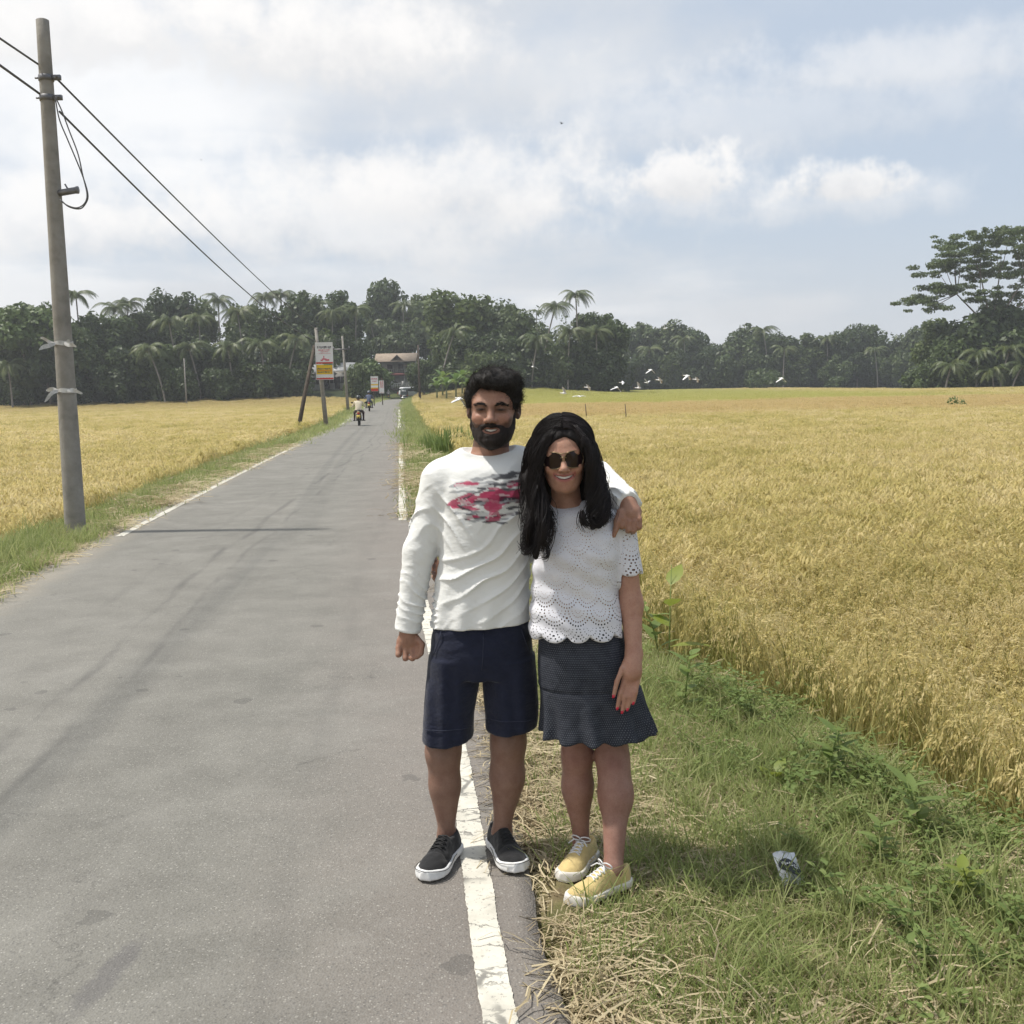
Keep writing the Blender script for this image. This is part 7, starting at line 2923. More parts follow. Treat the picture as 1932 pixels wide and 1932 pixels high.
def rider(loc, yaw, shirt, trousers, helmet, label, helmet2=None, seed=0):
    """person seated on a motorcycle, back to the camera; local +y is the way they ride"""
    o = empty('person', loc, yaw)
    tag(o, label, 'person', 'riders on the motorcycles')
    S = Solid(np.arange(-0.48, 0.48, 0.016), np.arange(-0.6, 0.62, 0.016), np.arange(0.14, 1.62, 0.016))
    S.add(s_loft([(0.80, 0, -0.30, .17, .13), (0.95, 0, -0.28, .165, .12), (1.10, 0, -0.23, .18, .12), (1.25, 0, -0.17, .19, .11), (1.33, 0, -0.14, .12, .08)]), 0.03)
    S.add(s_cone((0, -0.13, 1.30), (0, -0.10, 1.42), .06, .06), 0.03)
    S.add(s_ell((0, -0.08, 1.47), (.085, .10, .115)), 0.02)
    for sg in (-1, 1):
        S.add(s_cone((sg * .19, -.15, 1.26), (sg * .33, -.02, 1.02), .058, .045), 0.03)
        S.add(s_cone((sg * .33, -.02, 1.02), (sg * .34, .34, 1.04), .042, .03), 0.03)
        S.add(s_ell((sg * .35, .36, 1.05), (.045, .05, .04)), 0.02)
        for f in range(4):
            finger(S, [(sg * (.31 + .022 * f), .37, 1.06), (sg * (.31 + .022 * f), .42, 1.04), (sg * (.31 + .022 * f), .40, 1.00)], .012, .010, .006)
        S.add(s_cone((sg * .10, -.26, .84), (sg * .23, .16, .70), .095, .070), 0.03)
        S.add(s_cone((sg * .23, .16, .70), (sg * .24, -.02, .33), .062, .042), 0.03)
        S.add(s_cone((sg * .25, -.06, .29), (sg * .27, .13, .27), .042, .034), 0.02)
    v, q = S.mesh(2)
    col = np.tile(np.array((0.16, 0.08, 0.05)), (len(v), 1))
    sh = (v[:, 2] > 0.84) & (v[:, 2] < 1.33) & (v[:, 1] < 0.02)
    col[sh] = shirt
    tr = (v[:, 2] <= 0.84 + 0.12 * sstep(0.0, 0.1, v[:, 1])) & (v[:, 2] > 0.33)
    col[tr] = trousers
    col[v[:, 2] <= 0.33] = (0.03, 0.025, 0.025)
    obj('body', mesh_np('body', v, q, m_cloth('rider_cloth_%d' % seed, None, 0.85, 0.3, 200, 14), True, col), o)
    mb = MB()
    th = np.linspace(0, math.pi * 0.62, 9)
    mb.lathe((0, -0.085, 1.485), [(0.001 + 0.135 * math.sin(a), 0.14 * math.cos(a)) for a in th], 18)
    h = mb.build('helmet', material('helmet_%d' % seed, helmet, 0.25, 0.5)[0], o, True)
    if helmet2:
        mb = MB()
        mb.lathe((0, -0.085, 1.487), [(0.001 + 0.138 * math.sin(a), 0.143 * math.cos(a)) for a in np.linspace(0.1, 0.62, 5)], 18)
        mb.build('helmet_top', material('helmet_top_%d' % seed, helmet2, 0.25, 0.5)[0], h, True)
    return o


YAW = math.atan2(0.10, 1.0)
g = W(678, 802, 59.0)
l1 = (g[0], 59.0, float(road_zf(g[0], 59.0)))
motorcycle(l1, YAW, (0.30, 0.20, 0.09), 'nearer motorcycle riding away, with a yellow number plate')
rider(l1, YAW, (0.62, 0.55, 0.42), (0.05, 0.03, 0.03), (0.04, 0.045, 0.045), 'rider in cream shirt and dark helmet on the nearer motorcycle', None, 1)
g = W(697, 775, 88.0)
l2 = (g[0], 88.0, float(road_zf(g[0], 88.0)))
motorcycle(l2, YAW, (0.10, 0.10, 0.12), 'second motorcycle further along the road')
rider(l2, YAW, (0.10, 0.12, 0.18), (0.05, 0.05, 0.06), (0.05, 0.06, 0.09), 'rider in dark blue with white-topped helmet on the second motorcycle', (0.72, 0.74, 0.76), 2)
g = W(733, 752, 188.0)
l3 = (g[0], 188.0, float(road_zf(g[0], 188.0)))
motorcycle(l3, YAW, (0.05, 0.05, 0.05), 'tiny distant motorcycle left of the three-wheeler')
rider(l3, YAW, (0.35, 0.33, 0.30), (0.05, 0.05, 0.06), (0.45, 0.45, 0.45), 'tiny distant rider in grey left of the three-wheeler', None, 3)


def auto_rickshaw(loc, yaw):
    o = empty('auto_rickshaw', loc, yaw)
    tag(o, 'small dark three-wheeler taxi driving away on the road', 'auto rickshaw')
    body = material('rickshaw_paint', (0.035, 0.05, 0.05), 0.35, 0.5)[0]
    S = Solid(np.arange(-0.72, 0.72, 0.03), np.arange(-1.4, 1.5, 0.03), np.arange(0.15, 1.85, 0.03))
    S.add(s_loft([(0.28, 0, 0.0, .60, 1.20), (0.55, 0, 0.0, .64, 1.28), (0.95, 0, -0.02, .64, 1.20), (1.35, 0, -0.10, .60, 1.05), (1.62, 0, -0.15, .56, .95), (1.72, 0, -0.18, .46, .80)], 4.0), 0.03)
    v, q = S.mesh(1)
    obj('body', mesh_np('body', v, q, body, True), o)
    MB().box((0, -1.16, 1.32), (0.74, 0.02, 0.30)).build('rear_window', flat_mat('pale_rear_window', (0.35, 0.36, 0.36), 0.2), o)
    MB().box((0, -1.30, 0.62), (0.5, 0.02, 0.12)).build('number_plate', flat_mat('plate_white', (0.6, 0.6, 0.55)), o)
    for sg in (-1, 1):
        MB().box((sg * 0.52, -1.25, 0.62), (0.10, 0.04, 0.14)).build('tail_light', M_REDL, o)
        mb = MB()
        mb.lathe((sg * 0.52, -0.75, 0.22), [(0.001, -0.06), (0.22, -0.06), (0.22, 0.06), (0.001, 0.06)], 14, 0)
        mb.build('wheel', M_TYRE, o)
    MB().lathe((0, 1.0, 0.22), [(0.001, -0.06), (0.22, -0.06), (0.22, 0.06), (0.001, 0.06)], 14, 0).build('wheel', M_TYRE, o)
    MB().box((0, -1.22, 0.30), (1.16, 0.06, 0.10)).build('bumper', M_CHROME, o)


g = W(763, 752, 182.0)
auto_rickshaw((g[0], 182.0, float(road_zf(g[0], 182.0))), YAW - 0.05)


def van(loc, yaw):
    o = empty('van', loc, yaw)
    tag(o, 'white van with dark windows near the house at the end of the road', 'van')
    paint = material('white_paint', (0.70, 0.71, 0.72), 0.3, 0.5)[0]
    S = Solid(np.arange(-1.05, 1.05, 0.04), np.arange(-2.6, 2.7, 0.04), np.arange(0.2, 2.2, 0.04))
    S.add(s_loft([(0.35, 0, 0.0, .82, 2.15), (0.7, 0, 0.0, .86, 2.25), (1.1, 0, -0.02, .85, 2.18), (1.6, 0, -0.12, .80, 1.95), (1.88, 0, -0.18, .74, 1.80), (1.96, 0, -0.2, .62, 1.6)], 5.0), 0.03)
    v, q = S.mesh(1)
    obj('body', mesh_np('body', v, q, paint, True), o)
    MB().box((0, -2.10, 1.40), (1.3, 0.06, 0.48)).build('rear_window', M_GLASSD, o)
    MB().box((0, 1.93, 1.40), (1.3, 0.06, 0.50)).build('windscreen', M_GLASSD, o)
    for sg in (-1, 1):
        MB().box((sg * 0.83, -0.1, 1.42), (0.05, 3.0, 0.45)).build('side_window', M_GLASSD, o)
        MB().box((sg * 0.70, -2.27, 0.85), (0.14, 0.06, 0.30)).build('tail_light', M_REDL, o)
        for yy in (-1.35, 1.35):
            MB().lathe((sg * 0.78, yy, 0.32), [(0.001, -0.1), (0.32, -0.1), (0.32, 0.1), (0.001, 0.1)], 16, 0).build('wheel', M_TYRE, o)
    MB().box((0, -2.28, 0.50), (1.6, 0.08, 0.16)).build('bumper', M_BLACKP, o)


g = W(774, 746, 206.0)
van((g[0], 206.0, float(road_zf(g[0], 206.0))), -0.9)

# ================================================================== houses
M_PLASTER = mottled('aged_plaster', [(0.3, (0.30, 0.285, 0.26)), (0.7, (0.42, 0.405, 0.375))], 1.2, 0.9)
M_TILE = mottled('brown_roof_tile', [(0.3, (0.23, 0.18, 0.14)), (0.7, (0.34, 0.275, 0.21))], 1.5, 0.85, 0.4, 8.0)
M_MAROON = mottled('maroon_paint', [(0.3, (0.20, 0.06, 0.055)), (0.7, (0.28, 0.09, 0.08))], 2.0, 0.7)
M_DARKIN = mottled('dark_timber', [(0.3, (0.05, 0.04, 0.035)), (0.7, (0.09, 0.075, 0.06))], 2.0, 0.8)


def gable_roof(cx, cy, z, w, d, h, over, rot=0):
    """thick two-pitch roof, ridge along x"""
    mb = MB()
    w2, d2 = w / 2 + over, d / 2 + over
    v = []
    for t in (0, -0.14):
        v += [(cx - w2, cy - d2, z + t), (cx + w2, cy - d2, z + t), (cx + w2, cy, z + h + t), (cx - w2, cy, z + h + t), (cx - w2, cy + d2, z + t), (cx + w2, cy + d2, z + t)]
    q = [(0, 1, 2, 3), (3, 2, 5, 4), (6, 9, 8, 7), (9, 10, 11, 8), (0, 6, 7, 1), (4, 5, 11, 10), (0, 3, 9, 6), (3, 4, 10, 9), (1, 7, 8, 2), (2, 8, 11, 5)]
    mb.add(v, q)
    return mb


def big_house():
    y = 232.0
    a, b = W(722, 744, y), W(786, 744, y)
    w = b[0] - a[0]
    x0 = (a[0] + b[0]) / 2
    gz = a[2] - 0.6
    o = empty('house', (x0, y, gz))
    tag(o, 'two-storey house with brown tiled roof, balcony and maroon band at the road end', 'house')
    zb = W(740, 708, y)[2] - gz        # first floor slab
    ze = W(740, 682, y)[2] - gz        # eaves
    zr = W(740, 666, y)[2] - gz
    MB().box((0, 3.2, zb / 2), (w, 5.0, zb)).build('ground_floor_wall', M_PLASTER, o)
    MB().box((0, 3.6, (zb + ze) / 2 + 0.15), (w * 0.96, 4.4, ze - zb - 0.1)).build('upper_wall', M_PLASTER, o)
    MB().box((0, 0.9, zb + 0.12), (w * 1.06, 2.6, 0.5)).build('maroon_band', M_MAROON, o)
    # balcony: floor, rail, balusters, posts
    MB().box((0, -0.05, zb + 1.25), (w, 0.12, 0.12)).build('balcony_rail', M_PLASTER, o)
    for i in range(16):
        MB().box((-w / 2 + 0.2 + i * (w - 0.4) / 15, -0.05, zb + 0.78), (0.20, 0.1, 0.84)).build('baluster', M_PLASTER, o)
    for i in range(4):
        xx = -w / 2 + 0.15 + i * (w - 0.3) / 3
        MB().box((xx, -0.02, (zb + ze) / 2), (0.24, 0.24, ze - zb)).build('upper_post', M_PLASTER, o)
        MB().box((xx, -0.02, zb / 2), (0.28, 0.28, zb)).build('lower_post', M_PLASTER, o)
    for xx in (-w * 0.28, w * 0.05, w * 0.32):
        MB().box((xx, 1.36, zb + 1.35), (1.1, 0.1, 1.9)).build('upper_window', M_DARKIN, o)
    MB().box((-w * 0.2, 0.66, 1.15), (1.2, 0.1, 2.2)).build('door', M_DARKIN, o)
    for xx in (w * 0.1, w * 0.33):
        MB().box((xx, 0.66, 1.6), (1.3, 0.1, 1.3)).build('lower_window', M_DARKIN, o)
    rf = gable_roof(-0.6, 2.6, ze, w * 0.98, 6.0, zr - ze, 0.9).build('roof', M_TILE, o)
    # front gable over the balcony
    mb = MB()
    gx, gw, gh = -0.2, 3.0, 1.3
    zg = ze + 0.1
    mb.add([(gx - gw / 2, -1.2, zg), (gx, -1.2, zg + gh), (gx + gw / 2, -1.2, zg), (gx - gw / 2, 2.2, zg), (gx, 2.2, zg + gh), (gx + gw / 2, 2.2, zg),
            (gx - gw / 2 + .15, -1.2, zg - .12), (gx, -1.2, zg + gh - .14), (gx + gw / 2 - .15, -1.2, zg - .12)], [(0, 3, 4, 1), (1, 4, 5, 2), (0, 1, 7, 6), (1, 2, 8, 7)])
    mb.build('front_gable', M_TILE, rf)
    MB().box((w * 0.36, 1.8, ze - 0.5), (3.2, 5.0, 0.14), [[1, 0, 0], [0, math.cos(.2), -math.sin(.2)], [0, math.sin(.2), math.cos(.2)]]).build('side_roof', M_TILE, o)
    return o, x0, gz, w


hs, hx0, hgz, hw = big_house()
# white balustrade wall in front of the house
wl = empty('garden_wall', (hx0 - 0.3, 221.0, float(ground_z(hx0, 221.0))))
tag(wl, 'low white balustrade wall in front of the two-storey house', 'wall')
wz = W(755, 724, 221.0)[2] - wl.location.z
wb = max(0.5, W(755, 736, 221.0)[2] - wl.location.z)
MB().box((0, 0, wb / 2), (8.5, 0.25, wb)).build('plinth', M_DARKIN, wl)
M_WALLW = mottled('white_wall', [(0.3, (0.38, 0.38, 0.36)), (0.7, (0.50, 0.50, 0.48))], 2.0, 0.85)
for i in range(22):
    MB().box((-4.1 + i * 0.39, 0, (wb + wz) / 2), (0.22, 0.16, wz - wb)).build('baluster', M_WALLW, wl)
MB().box((0, 0, wz + 0.06), (8.6, 0.3, 0.16)).build('coping', M_WALLW, wl)
for i in range(5):
    MB().box((-4.2 + i * 2.1, 0, (wb + wz) / 2 + 0.2), (0.35, 0.35, wz - wb + 0.6)).build('pier', M_WALLW, wl)


def low_house(u0, u1, vtop, vbase, y, label, roof_mat, seed):
    a, b = W(u0, vbase, y), W(u1, vbase, y)
    w = b[0] - a[0]
    x0 = (a[0] + b[0]) / 2
    gz = float(ground_z(x0, y))
    h = W(u0, vtop, y)[2] - gz
    o = empty('house', (x0, y, gz))
    tag(o, label, 'house')
    MB().box((0, 2.5, h * 0.36), (w, 5.0, h * 0.72)).build('wall', M_PLASTER, o)
    gable_roof(0, 2.5, h * 0.70, w, 5.0, h * 0.30, 0.7).build('roof', roof_mat, o)
    for i, xx in enumerate((-0.3, 0.05, 0.34)):
        f = MB().box((xx * w, -0.02, h * 0.36), (1.2, 0.1, 1.2)).build('window', M_DARKIN, o)
        MB().box((xx * w, -0.06, h * 0.36), (0.08, 0.06, 1.2)).build('mullion', M_PLASTER, f)
    MB().box((w * -0.12, -0.02, h * 0.18 + 0.3), (0.9, 0.1, 2.0)).build('door', M_DARKIN, o)


M_SHEET = mottled('grey_sheet_roof', [(0.3, (0.26, 0.26, 0.255)), (0.7, (0.42, 0.42, 0.41))], 1.5, 0.5)
low_house(548, 606, 688, 742, 197.0, 'grey-roofed low house half hidden behind the leaning strut', M_SHEET, 1)
low_house(622, 662, 684, 742, 200.0, 'pale house wall half hidden right of the tall banner', M_SHEET, 2)
# small tree between the houses
broadleaf(700, 668, 190.0, 3.6, 'bright small tree leaning over the road left of the two-storey house', 2001, 'light', group='roadside trees near the house')
broadleaf(672, 690, 178.0, 2.4, 'low bushy tree behind the second motorcycle rider', 2002, 'mid', group='roadside trees near the house')
broadleaf(798, 676, 196.0, 2.8, 'small tree covering the right corner of the two-storey house', 2004, 'mid', group='roadside trees near the house')
broadleaf(745, 640, 244.0, 5.0, 'dark tree rising behind the two-storey house roof', 2003, 'dark', group='roadside trees near the house')

# ================================================================== banana plants, shrubs and weeds that stand alone
M_BANANA = leaf_mat('banana_leaf', [(0.0, (0.08, 0.15, 0.035)), (0.5, (0.14, 0.22, 0.05)), (1.0, (0.26, 0.32, 0.09))], 0.4, 0.4, 0.5)


def banana_leaf_mesh(seed):
    r = np.random.default_rng(seed)
    mb = MB()
    n = 9
    L, wd = 2.4, 0.55
    v = []
    for i in range(n):
        t = i / (n - 1)
        c = np.array([L * (0.42 * t + 0.35 * t * t), 0.05 * r.normal(), L * (0.95 * t - 0.62 * t ** 2.2)])
        ww = wd * math.sin(math.pi * min(0.97, 0.08 + 0.9 * t)) ** 0.6 / 2
        v += [c + np.array([0, -ww, 0.10 * ww]), c, c + np.array([0, ww, 0.10 * ww])]
    q = []
    for i in range(n - 1):
        a = 3 * i
        q += [(a, a + 1, a + 4, a + 3), (a + 1, a + 2, a + 5, a + 4)]
    mb.add(v, q)
    return mb.data('leaf', M_BANANA, True)


BLEAF = [banana_leaf_mesh(i) for i in range(3)]


def banana(u, v, y, hgt, label, seed):
    r = np.random.default_rng(seed)
    b = W(u, v, y)
    gz = float(ground_z(b[0], y))
    o = empty('banana_plant', (b[0], y, gz))
    tag(o, label, 'plant', 'banana plants at the wood edge')
    MB().tube([(0, 0, 0), (0.05, 0, hgt * 0.5)], [0.16, 0.11], 8).build('stem', mottled('banana_stem', [(0.3, (0.10, 0.13, 0.04)), (0.7, (0.2, 0.2, 0.08))], 3.0), o, True)
    for i in range(8):
        f = obj('leaf', BLEAF[i % 3], o)
        f.location = (0.05, 0, hgt * 0.48)
        f.rotation_euler = (0, -0.55 + 0.10 * i + r.normal(0, .1), i * 2.399)
        f.scale = (hgt / 4.0 * r.uniform(.85, 1.15),) * 3


for i, (u, y, hh) in enumerate(((824, 172, 4.2), (842, 168, 4.6), (860, 171, 5.0), (880, 170, 4.4), (898, 172, 5.2), (835, 178, 5.4), (872, 176, 5.6))):
    banana(u, 742, y, hh, 'banana plant with broad upright leaves left of the man\'s head, %s from the left' % ORD[sorted((824, 842, 860, 880, 898, 835, 872)).index(u)], 500 + i)


def shrub(name, u, v, y, rx, rz, label, n, size, kind, seed, gz=None):
    r = np.random.default_rng(seed)
    b = W(u, v, y)
    g_ = float(ground_z(b[0], y)) if gz is None else gz
    o = empty(name, (b[0], y, g_))
    tag(o, label, 'shrub')
    cs = [np.array([r.normal(0, rx * .4), r.normal(0, rx * .3), rz * r.uniform(0.35, 1.15)]) for _ in range(12)]
    rs = [np.array([rx, rx, rz]) * r.uniform(0.22, 0.4) for _ in range(12)]
    vv, q = leaf_cloud(r, cs, rs, n, size, 0.2)
    obj('foliage', mesh_np('foliage', vv, q, GREENS[kind]), o)
    mb = MB()
    for c in cs[:6]:
        mb.tube([(0, 0, 0), c * np.array([.5, .5, .5]), c], [0.02, 0.014, 0.006], 5, False)
    mb.build('stems', M_BARK, o)
    return o


def reeds(name, u, y, wdt, h, label, n, seed):
    """clump of tall coarse grass"""
    r = np.random.default_rng(seed)
    b = W(u, 800, y)
    o = empty(name, (b[0], y, float(ground_z(b[0], y))))
    tag(o, label, 'grass clump')
    mb = MB()
    for _ in range(n):
        blade(mb, (r.normal(0, wdt / 2), r.normal(0, wdt / 3), 0), r.uniform(0, 6.28), h * r.uniform(0.5, 1.1), r.uniform(0.1, 0.5) * h, r.uniform(0.03, 0.06), 4, 1.6, r.uniform(-1, 1))
    mb.build('blades', M_WEED, o)
    return o


reeds('tall_grass', 848, 29.0, 0.55, 0.85, 'tall bright green grass clump beside the road left of the man\'s head', 260, 5)
reeds('tall_grass', 815, 33.0, 0.5, 0.45, 'shorter green grass clump nearest the road edge, left of the man', 160, 6)
reeds('tall_grass', 990, 31.0, 0.7, 0.55, 'small green clump in the rice just right of the man\'s head', 110, 7)
shrub('field_shrub', 1445, 738, 262.0, 6.0, 3.6, 'low rounded bush standing alone at the far end of the field', 900, 0.7, 'mid', 8)
shrub('field_shrub', 1580, 738, 262.0, 4.0, 2.2, 'smaller bush at the far field edge right of the lone bush', 500, 0.7, 'dark', 9)
shrub('field_shrub', 1810, 772, 74.0, 1.2, 0.9, 'small green weeds poking above the rice below the flat-topped tree', 260, 0.12, 'light', 10)

# ---- broad-leaved weeds by the rice edge
M_YLEAF = leaf_mat('yellowing_leaf', [(0.0, (0.16, 0.22, 0.04)), (1.0, (0.36, 0.36, 0.06))], 0.45, 0.4, 0.4)


def big_weed(u, y, h, leaf, n, mat, label, seed):
    r = np.random.default_rng(seed)
    b = W(u, 1200, y)
    o = empty('weed', (b[0], y, float(ground_z(b[0], y)) - 0.01))
    tag(o, label, 'plant', 'broad-leaved weeds on the right verge')
    mb = MB()
    tl = r.normal(0, 0.22, 2)
    mb.tube([(0, 0, 0), (tl[0] * h * .35, tl[1] * h * .35, h * .5), (tl[0] * h, tl[1] * h, h)], [0.005, 0.004, 0.002], 6)
    mb.build('stem', M_WEED, o)
    for i in range(n):
        m2 = MB()
        a = i * 2.399 + r.normal(0, 0.2)
        d = np.array([math.cos(a), math.sin(a), r.uniform(0.2, 0.9)])
        leaf_quad(m2, np.array([0, 0, 0.0]), d, np.array([0, 0, 1.0]), leaf * r.uniform(0.7, 1.2), leaf * 0.42, 0.15, 4)
        hf = 0.2 + 0.8 * i / n
        m2.build('leaf', mat, o, True, (tl[0] * h * hf ** 1.5, tl[1] * h * hf ** 1.5, h * hf))


big_weed(1262, 6.6, 0.60, 0.26, 4, M_YLEAF, 'tall weed with large yellow-green leaf behind the woman\'s arm', 21)
big_weed(1245, 6.9, 0.42, 0.17, 8, M_WEED, 'leafy weed low behind the woman\'s hand', 22)
big_weed(1290, 5.6, 0.34, 0.12, 12, M_WEED, 'dark leafy weed right of the woman\'s skirt', 23)
big_weed(1460, 4.55, 0.08, 0.13, 4, M_YLEAF, 'low plant with one wide pale green leaf on the verge', 24)
big_weed(1660, 3.75, 0.18, 0.08, 16, M_WEED, 'bushy small-leaved weed below the rice edge', 25)
big_weed(1845, 3.45, 0.20, 0.085, 12, M_YLEAF, 'yellowish small weed near the lower right corner', 26)
big_weed(1560, 4.5, 0.26, 0.11, 16, M_WEED, 'leafy weed growing against the rice edge', 27)
big_weed(1750, 3.95, 0.24, 0.11, 15, M_WEED, 'broad-leaved weed against the rice at the right', 28)

# ---- litter
g = GP(1502, 1668, -0.02)
pk = empty('crisp_packet', (g[0], g[1], float(ground_z(g[0], g[1]))), 0.25)
tag(pk, 'crumpled silver and black snack packet lying in the grass', 'litter')
n = 11
vv = []
rr = np.random.default_rng(9)
for side in (1, -1):
    for j in range(n):
        for i in range(n):
            fx, fy = i / (n - 1), j / (n - 1)
            puff = 0.020 * math.sin(math.pi * fx) * math.sin(math.pi * fy) + 0.004 * rr.normal() * math.sin(math.pi * fx)
            vv.append(((fx - 0.5) * 0.082, -side * puff, 0.02 + fy * 0.115 + 0.006 * math.sin(5 * fx)))
q = []
for sd in (0, 1):
    for j in range(n - 1):
        for i in range(n - 1):
            a = sd * n * n + j * n + i
            f = (a, a + 1, a + n + 1, a + n)
            q.append(f if sd == 0 else f[::-1])
R_ = Matrix.Rotation(-0.75, 3, 'X')
vv = np.array([R_ @ Vector(p) for p in vv])
M_FOIL = mottled('silver_foil', [(0.3, (0.45, 0.46, 0.47)), (0.7, (0.66, 0.67, 0.68))], 30, 0.35, 0.3, 50.0, 0.5, 0.4)
obj('wrapper', mesh_np('wrapper', vv, np.array(q), M_FOIL, True), pk)
# dark printed oval with pale letter strokes
m_inkp = material('packet_ink', (0.04, 0.045, 0.05), 0.4)[0]


def on_packet(fx, fy, lift):
    puff = 0.020 * math.sin(math.pi * fx) * math.sin(math.pi * fy)
    return R_ @ Vector(((fx - 0.5) * 0.082, -puff - lift, 0.02 + fy * 0.115 + 0.006 * math.sin(5 * fx)))


mb = MB()
ring = [on_packet(0.5, 0.48, 0.006)] + [on_packet(0.5 + 0.46 * math.cos(a), 0.48 + 0.22 * math.sin(a) - 0.10 * math.cos(a), 0.0055) for a in np.linspace(0, 2 * math.pi, 25)]
mb.add([tuple(p) for p in ring], [], [(0, i, i + 1) for i in range(1, 25)])
mb.build('dark_print', m_inkp, pk)
mb = MB()
for (x0, y0, x1, y1) in ((0.16, 0.55, 0.24, 0.63), (0.26, 0.50, 0.30, 0.62), (0.32, 0.52, 0.40, 0.56), (0.44, 0.45, 0.48, 0.58), (0.50, 0.46, 0.58, 0.50), (0.50, 0.54, 0.58, 0.57), (0.62, 0.42, 0.66, 0.54), (0.68, 0.43, 0.78, 0.46), (0.70, 0.50, 0.80, 0.53)):
    mb.add([tuple(on_packet(a, b, 0.009)) for a, b in ((x0, y0), (x1, y0), (x1, y1), (x0, y1))], [(0, 1, 2, 3)])
mb.build('lettering', material('packet_white', (0.6, 0.6, 0.6), 0.4)[0], pk)

# ================================================================== egrets
M_EGRET = material('white_feathers', (0.80, 0.80, 0.79), 0.7)[0]
M_BEAK = material('yellow_beak', (0.5, 0.3, 0.05), 0.5)[0]
M_DARKB = material('dark_feathers', (0.03, 0.03, 0.03), 0.7)[0]


def bird_meshes(mat, flap):
    mb = MB()
    mb.lathe((0, 0, 0), [(0.001, -0.22), (0.03, -0.16), (0.075, -0.02), (0.07, 0.08), (0.03, 0.18), (0.026, 0.26), (0.035, 0.31), (0.001, 0.35)], 10, 1)
    body = mb.data('body', mat, True)
    wings = []
    for sg in (-1, 1):
        mb = MB()
        xs = np.linspace(0, 0.52, 6)
        v = []
        for i, xx in enumerate(xs):
            z = flap * (xx / 0.52) ** 0.8 * 0.36 - 0.10 * (xx / 0.52) ** 3
            c = 0.11 * (1 - (xx / 0.56) ** 2) ** 0.5
            v += [(sg * xx, 0.08 + 0.02 * i / 5, z + 0.02), (sg * xx, 0.08 - 2 * c, z), (sg * xx, 0.04 - c * 0.5, z + 0.025)]
        q = []
        for i in range(5):
            a = 3 * i
            q += [(a, a + 3, a + 5, a + 2), (a + 2, a + 5, a + 4, a + 1), (a, a + 1, a + 4, a + 3)]
        mb.add(v, q)
        wings.append(mb.data('wing', mat, True))
    return body, wings


BIRDS = [bird_meshes(M_EGRET, f) for f in (1.0, 0.2, -0.6)]


def egret(u, v, y, rz, roll, fl, label, sc=1.1):
    p = W(u, v, y)
    o = empty('egret', p, rz, sc)
    o.rotation_euler = (0.1, roll, rz)
    tag(o, label, 'bird', 'white egrets flying over the field')
    b, w = BIRDS[fl]
    obj('body', b, o)
    obj('wing', w[0], o)
    obj('wing', w[1], o)
    mb = MB()
    mb.tube([(0, 0.34, 0), (0, 0.44, -0.01)], [0.012, 0.003], 5)
    mb.build('beak', M_BEAK, o)


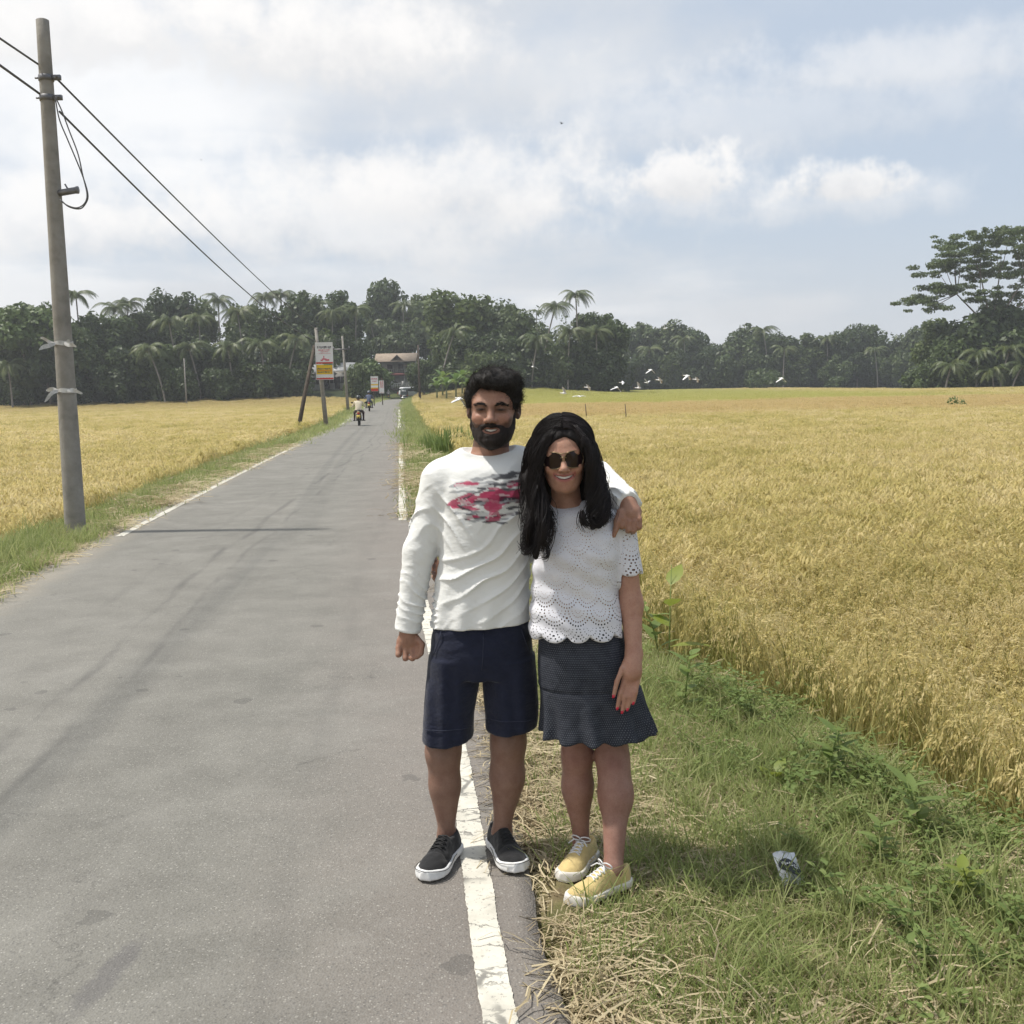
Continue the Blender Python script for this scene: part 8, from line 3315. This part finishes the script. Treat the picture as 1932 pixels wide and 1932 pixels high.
EG = [(1064, 742, 95, 1.3, .5, 0), (1093, 748, 90, .3, .0, 1), (1110, 731, 95, 1.2, .5, 1), (1164, 731, 95, .5, .2, 2), (1175, 722, 110, 1.5, -.3, 1), (1205, 732, 100, 1.2, .5, 0), (1221, 722, 120, .8, .2, 0),
      (1245, 717, 92, 1.1, .5, 1), (1255, 620, 150, .7, .3, 0), (1297, 709, 88, .9, .0, 2), (1315, 716, 92, 1.2, .4, 1), (1228, 698, 105, .6, .0, 2), (1475, 714, 95, .5, .0, 2), (868, 752, 60, .9, .2, 2), (1005, 692, 118, .4, .9, 0)]
DESC = {1064: 'egret lowest at the left, skimming just above the rice', 1093: 'tiny egret over the rice between two larger ones', 1110: 'egret with tilted wings second from left over the field', 1164: 'egret with drooping wings in mid flock',
        1175: 'faint egret just above the mid-flock bird', 1205: 'egret gliding low in mid flock', 1221: 'small faint egret against the dark trees', 1245: 'bright egret banking right of mid flock', 1255: 'highest egret, a dot against the far trees',
        1297: 'egret with arched wings near the right of the flock', 1315: 'rightmost egret of the main flock', 1228: 'egret above the flock in front of dark trees', 1475: 'lone egret far to the right in front of a bush', 868: 'egret peeking out left of the man\'s ear', 1005: 'blurred pale egret just right of the man\'s hair'}
for (u, v, y, rz, ro, fl) in EG:
    egret(u, v, y, rz, ro, fl, 'white ' + DESC[u])


def dark_bird(u, v, y, label, perched):
    p = W(u, v, y)
    o = empty('bird', p, 0.8, 0.34)
    tag(o, label, 'bird')
    b, w = DB
    k = obj('body', b, o)
    for i in (0, 1):
        obj('wing', w[i], o)
    if perched:
        o.rotation_euler = (1.2, 0, 0.8)


DB = bird_meshes(M_DARKB, 0.7)
dark_bird(1060, 233, 60.0, 'tiny dark bird high in the sky right of centre', False)
dark_bird(380, 302, 120.0, 'tiny dark speck of a bird in the left sky', False)

# stakes in the field
for i, (u, v, lab) in enumerate(((1105, 769, 'thin dark stake in the rice, left of the pair'), (1180, 769, 'thin dark stake in the rice, right of the pair'))):
    p = W(u, v, 62.0)
    o = empty('field_stake', (p[0], 62.0, float(ground_z(p[0], 62.0))))
    tag(o, lab, 'stake')
    top_ = W(u, v - 7, 62.0)[2] - o.location.z
    MB().tube([(0, 0, 0), (0.03, 0, top_ * .6), (-0.02, 0, top_)], [0.03, 0.026, 0.02], 6).build('shaft', M_WOOD, o)
# ================================================================== hazy air
_hz = bpy.data.materials.new('hazy_air')
_hz.use_nodes = True
_ht = NT(_hz.node_tree)
_ht.n.remove(_ht.n['Principled BSDF'])
_pv = _ht.new('ShaderNodeVolumePrincipled')
_pv.inputs['Color'].default_value = (0.93, 0.96, 1.0, 1)
_pv.inputs['Density'].default_value = 0.00045
_pv.inputs['Anisotropy'].default_value = 0.25
_ht.l.new(_pv.outputs[0], _ht.n['Material Output'].inputs['Volume'])
_hb = MB().box((0, 1450, 14.0), (5400, 3300, 36.0)).build('haze', _hz)
tag(_hb, 'thin humid haze lying over the fields', kind='stuff')
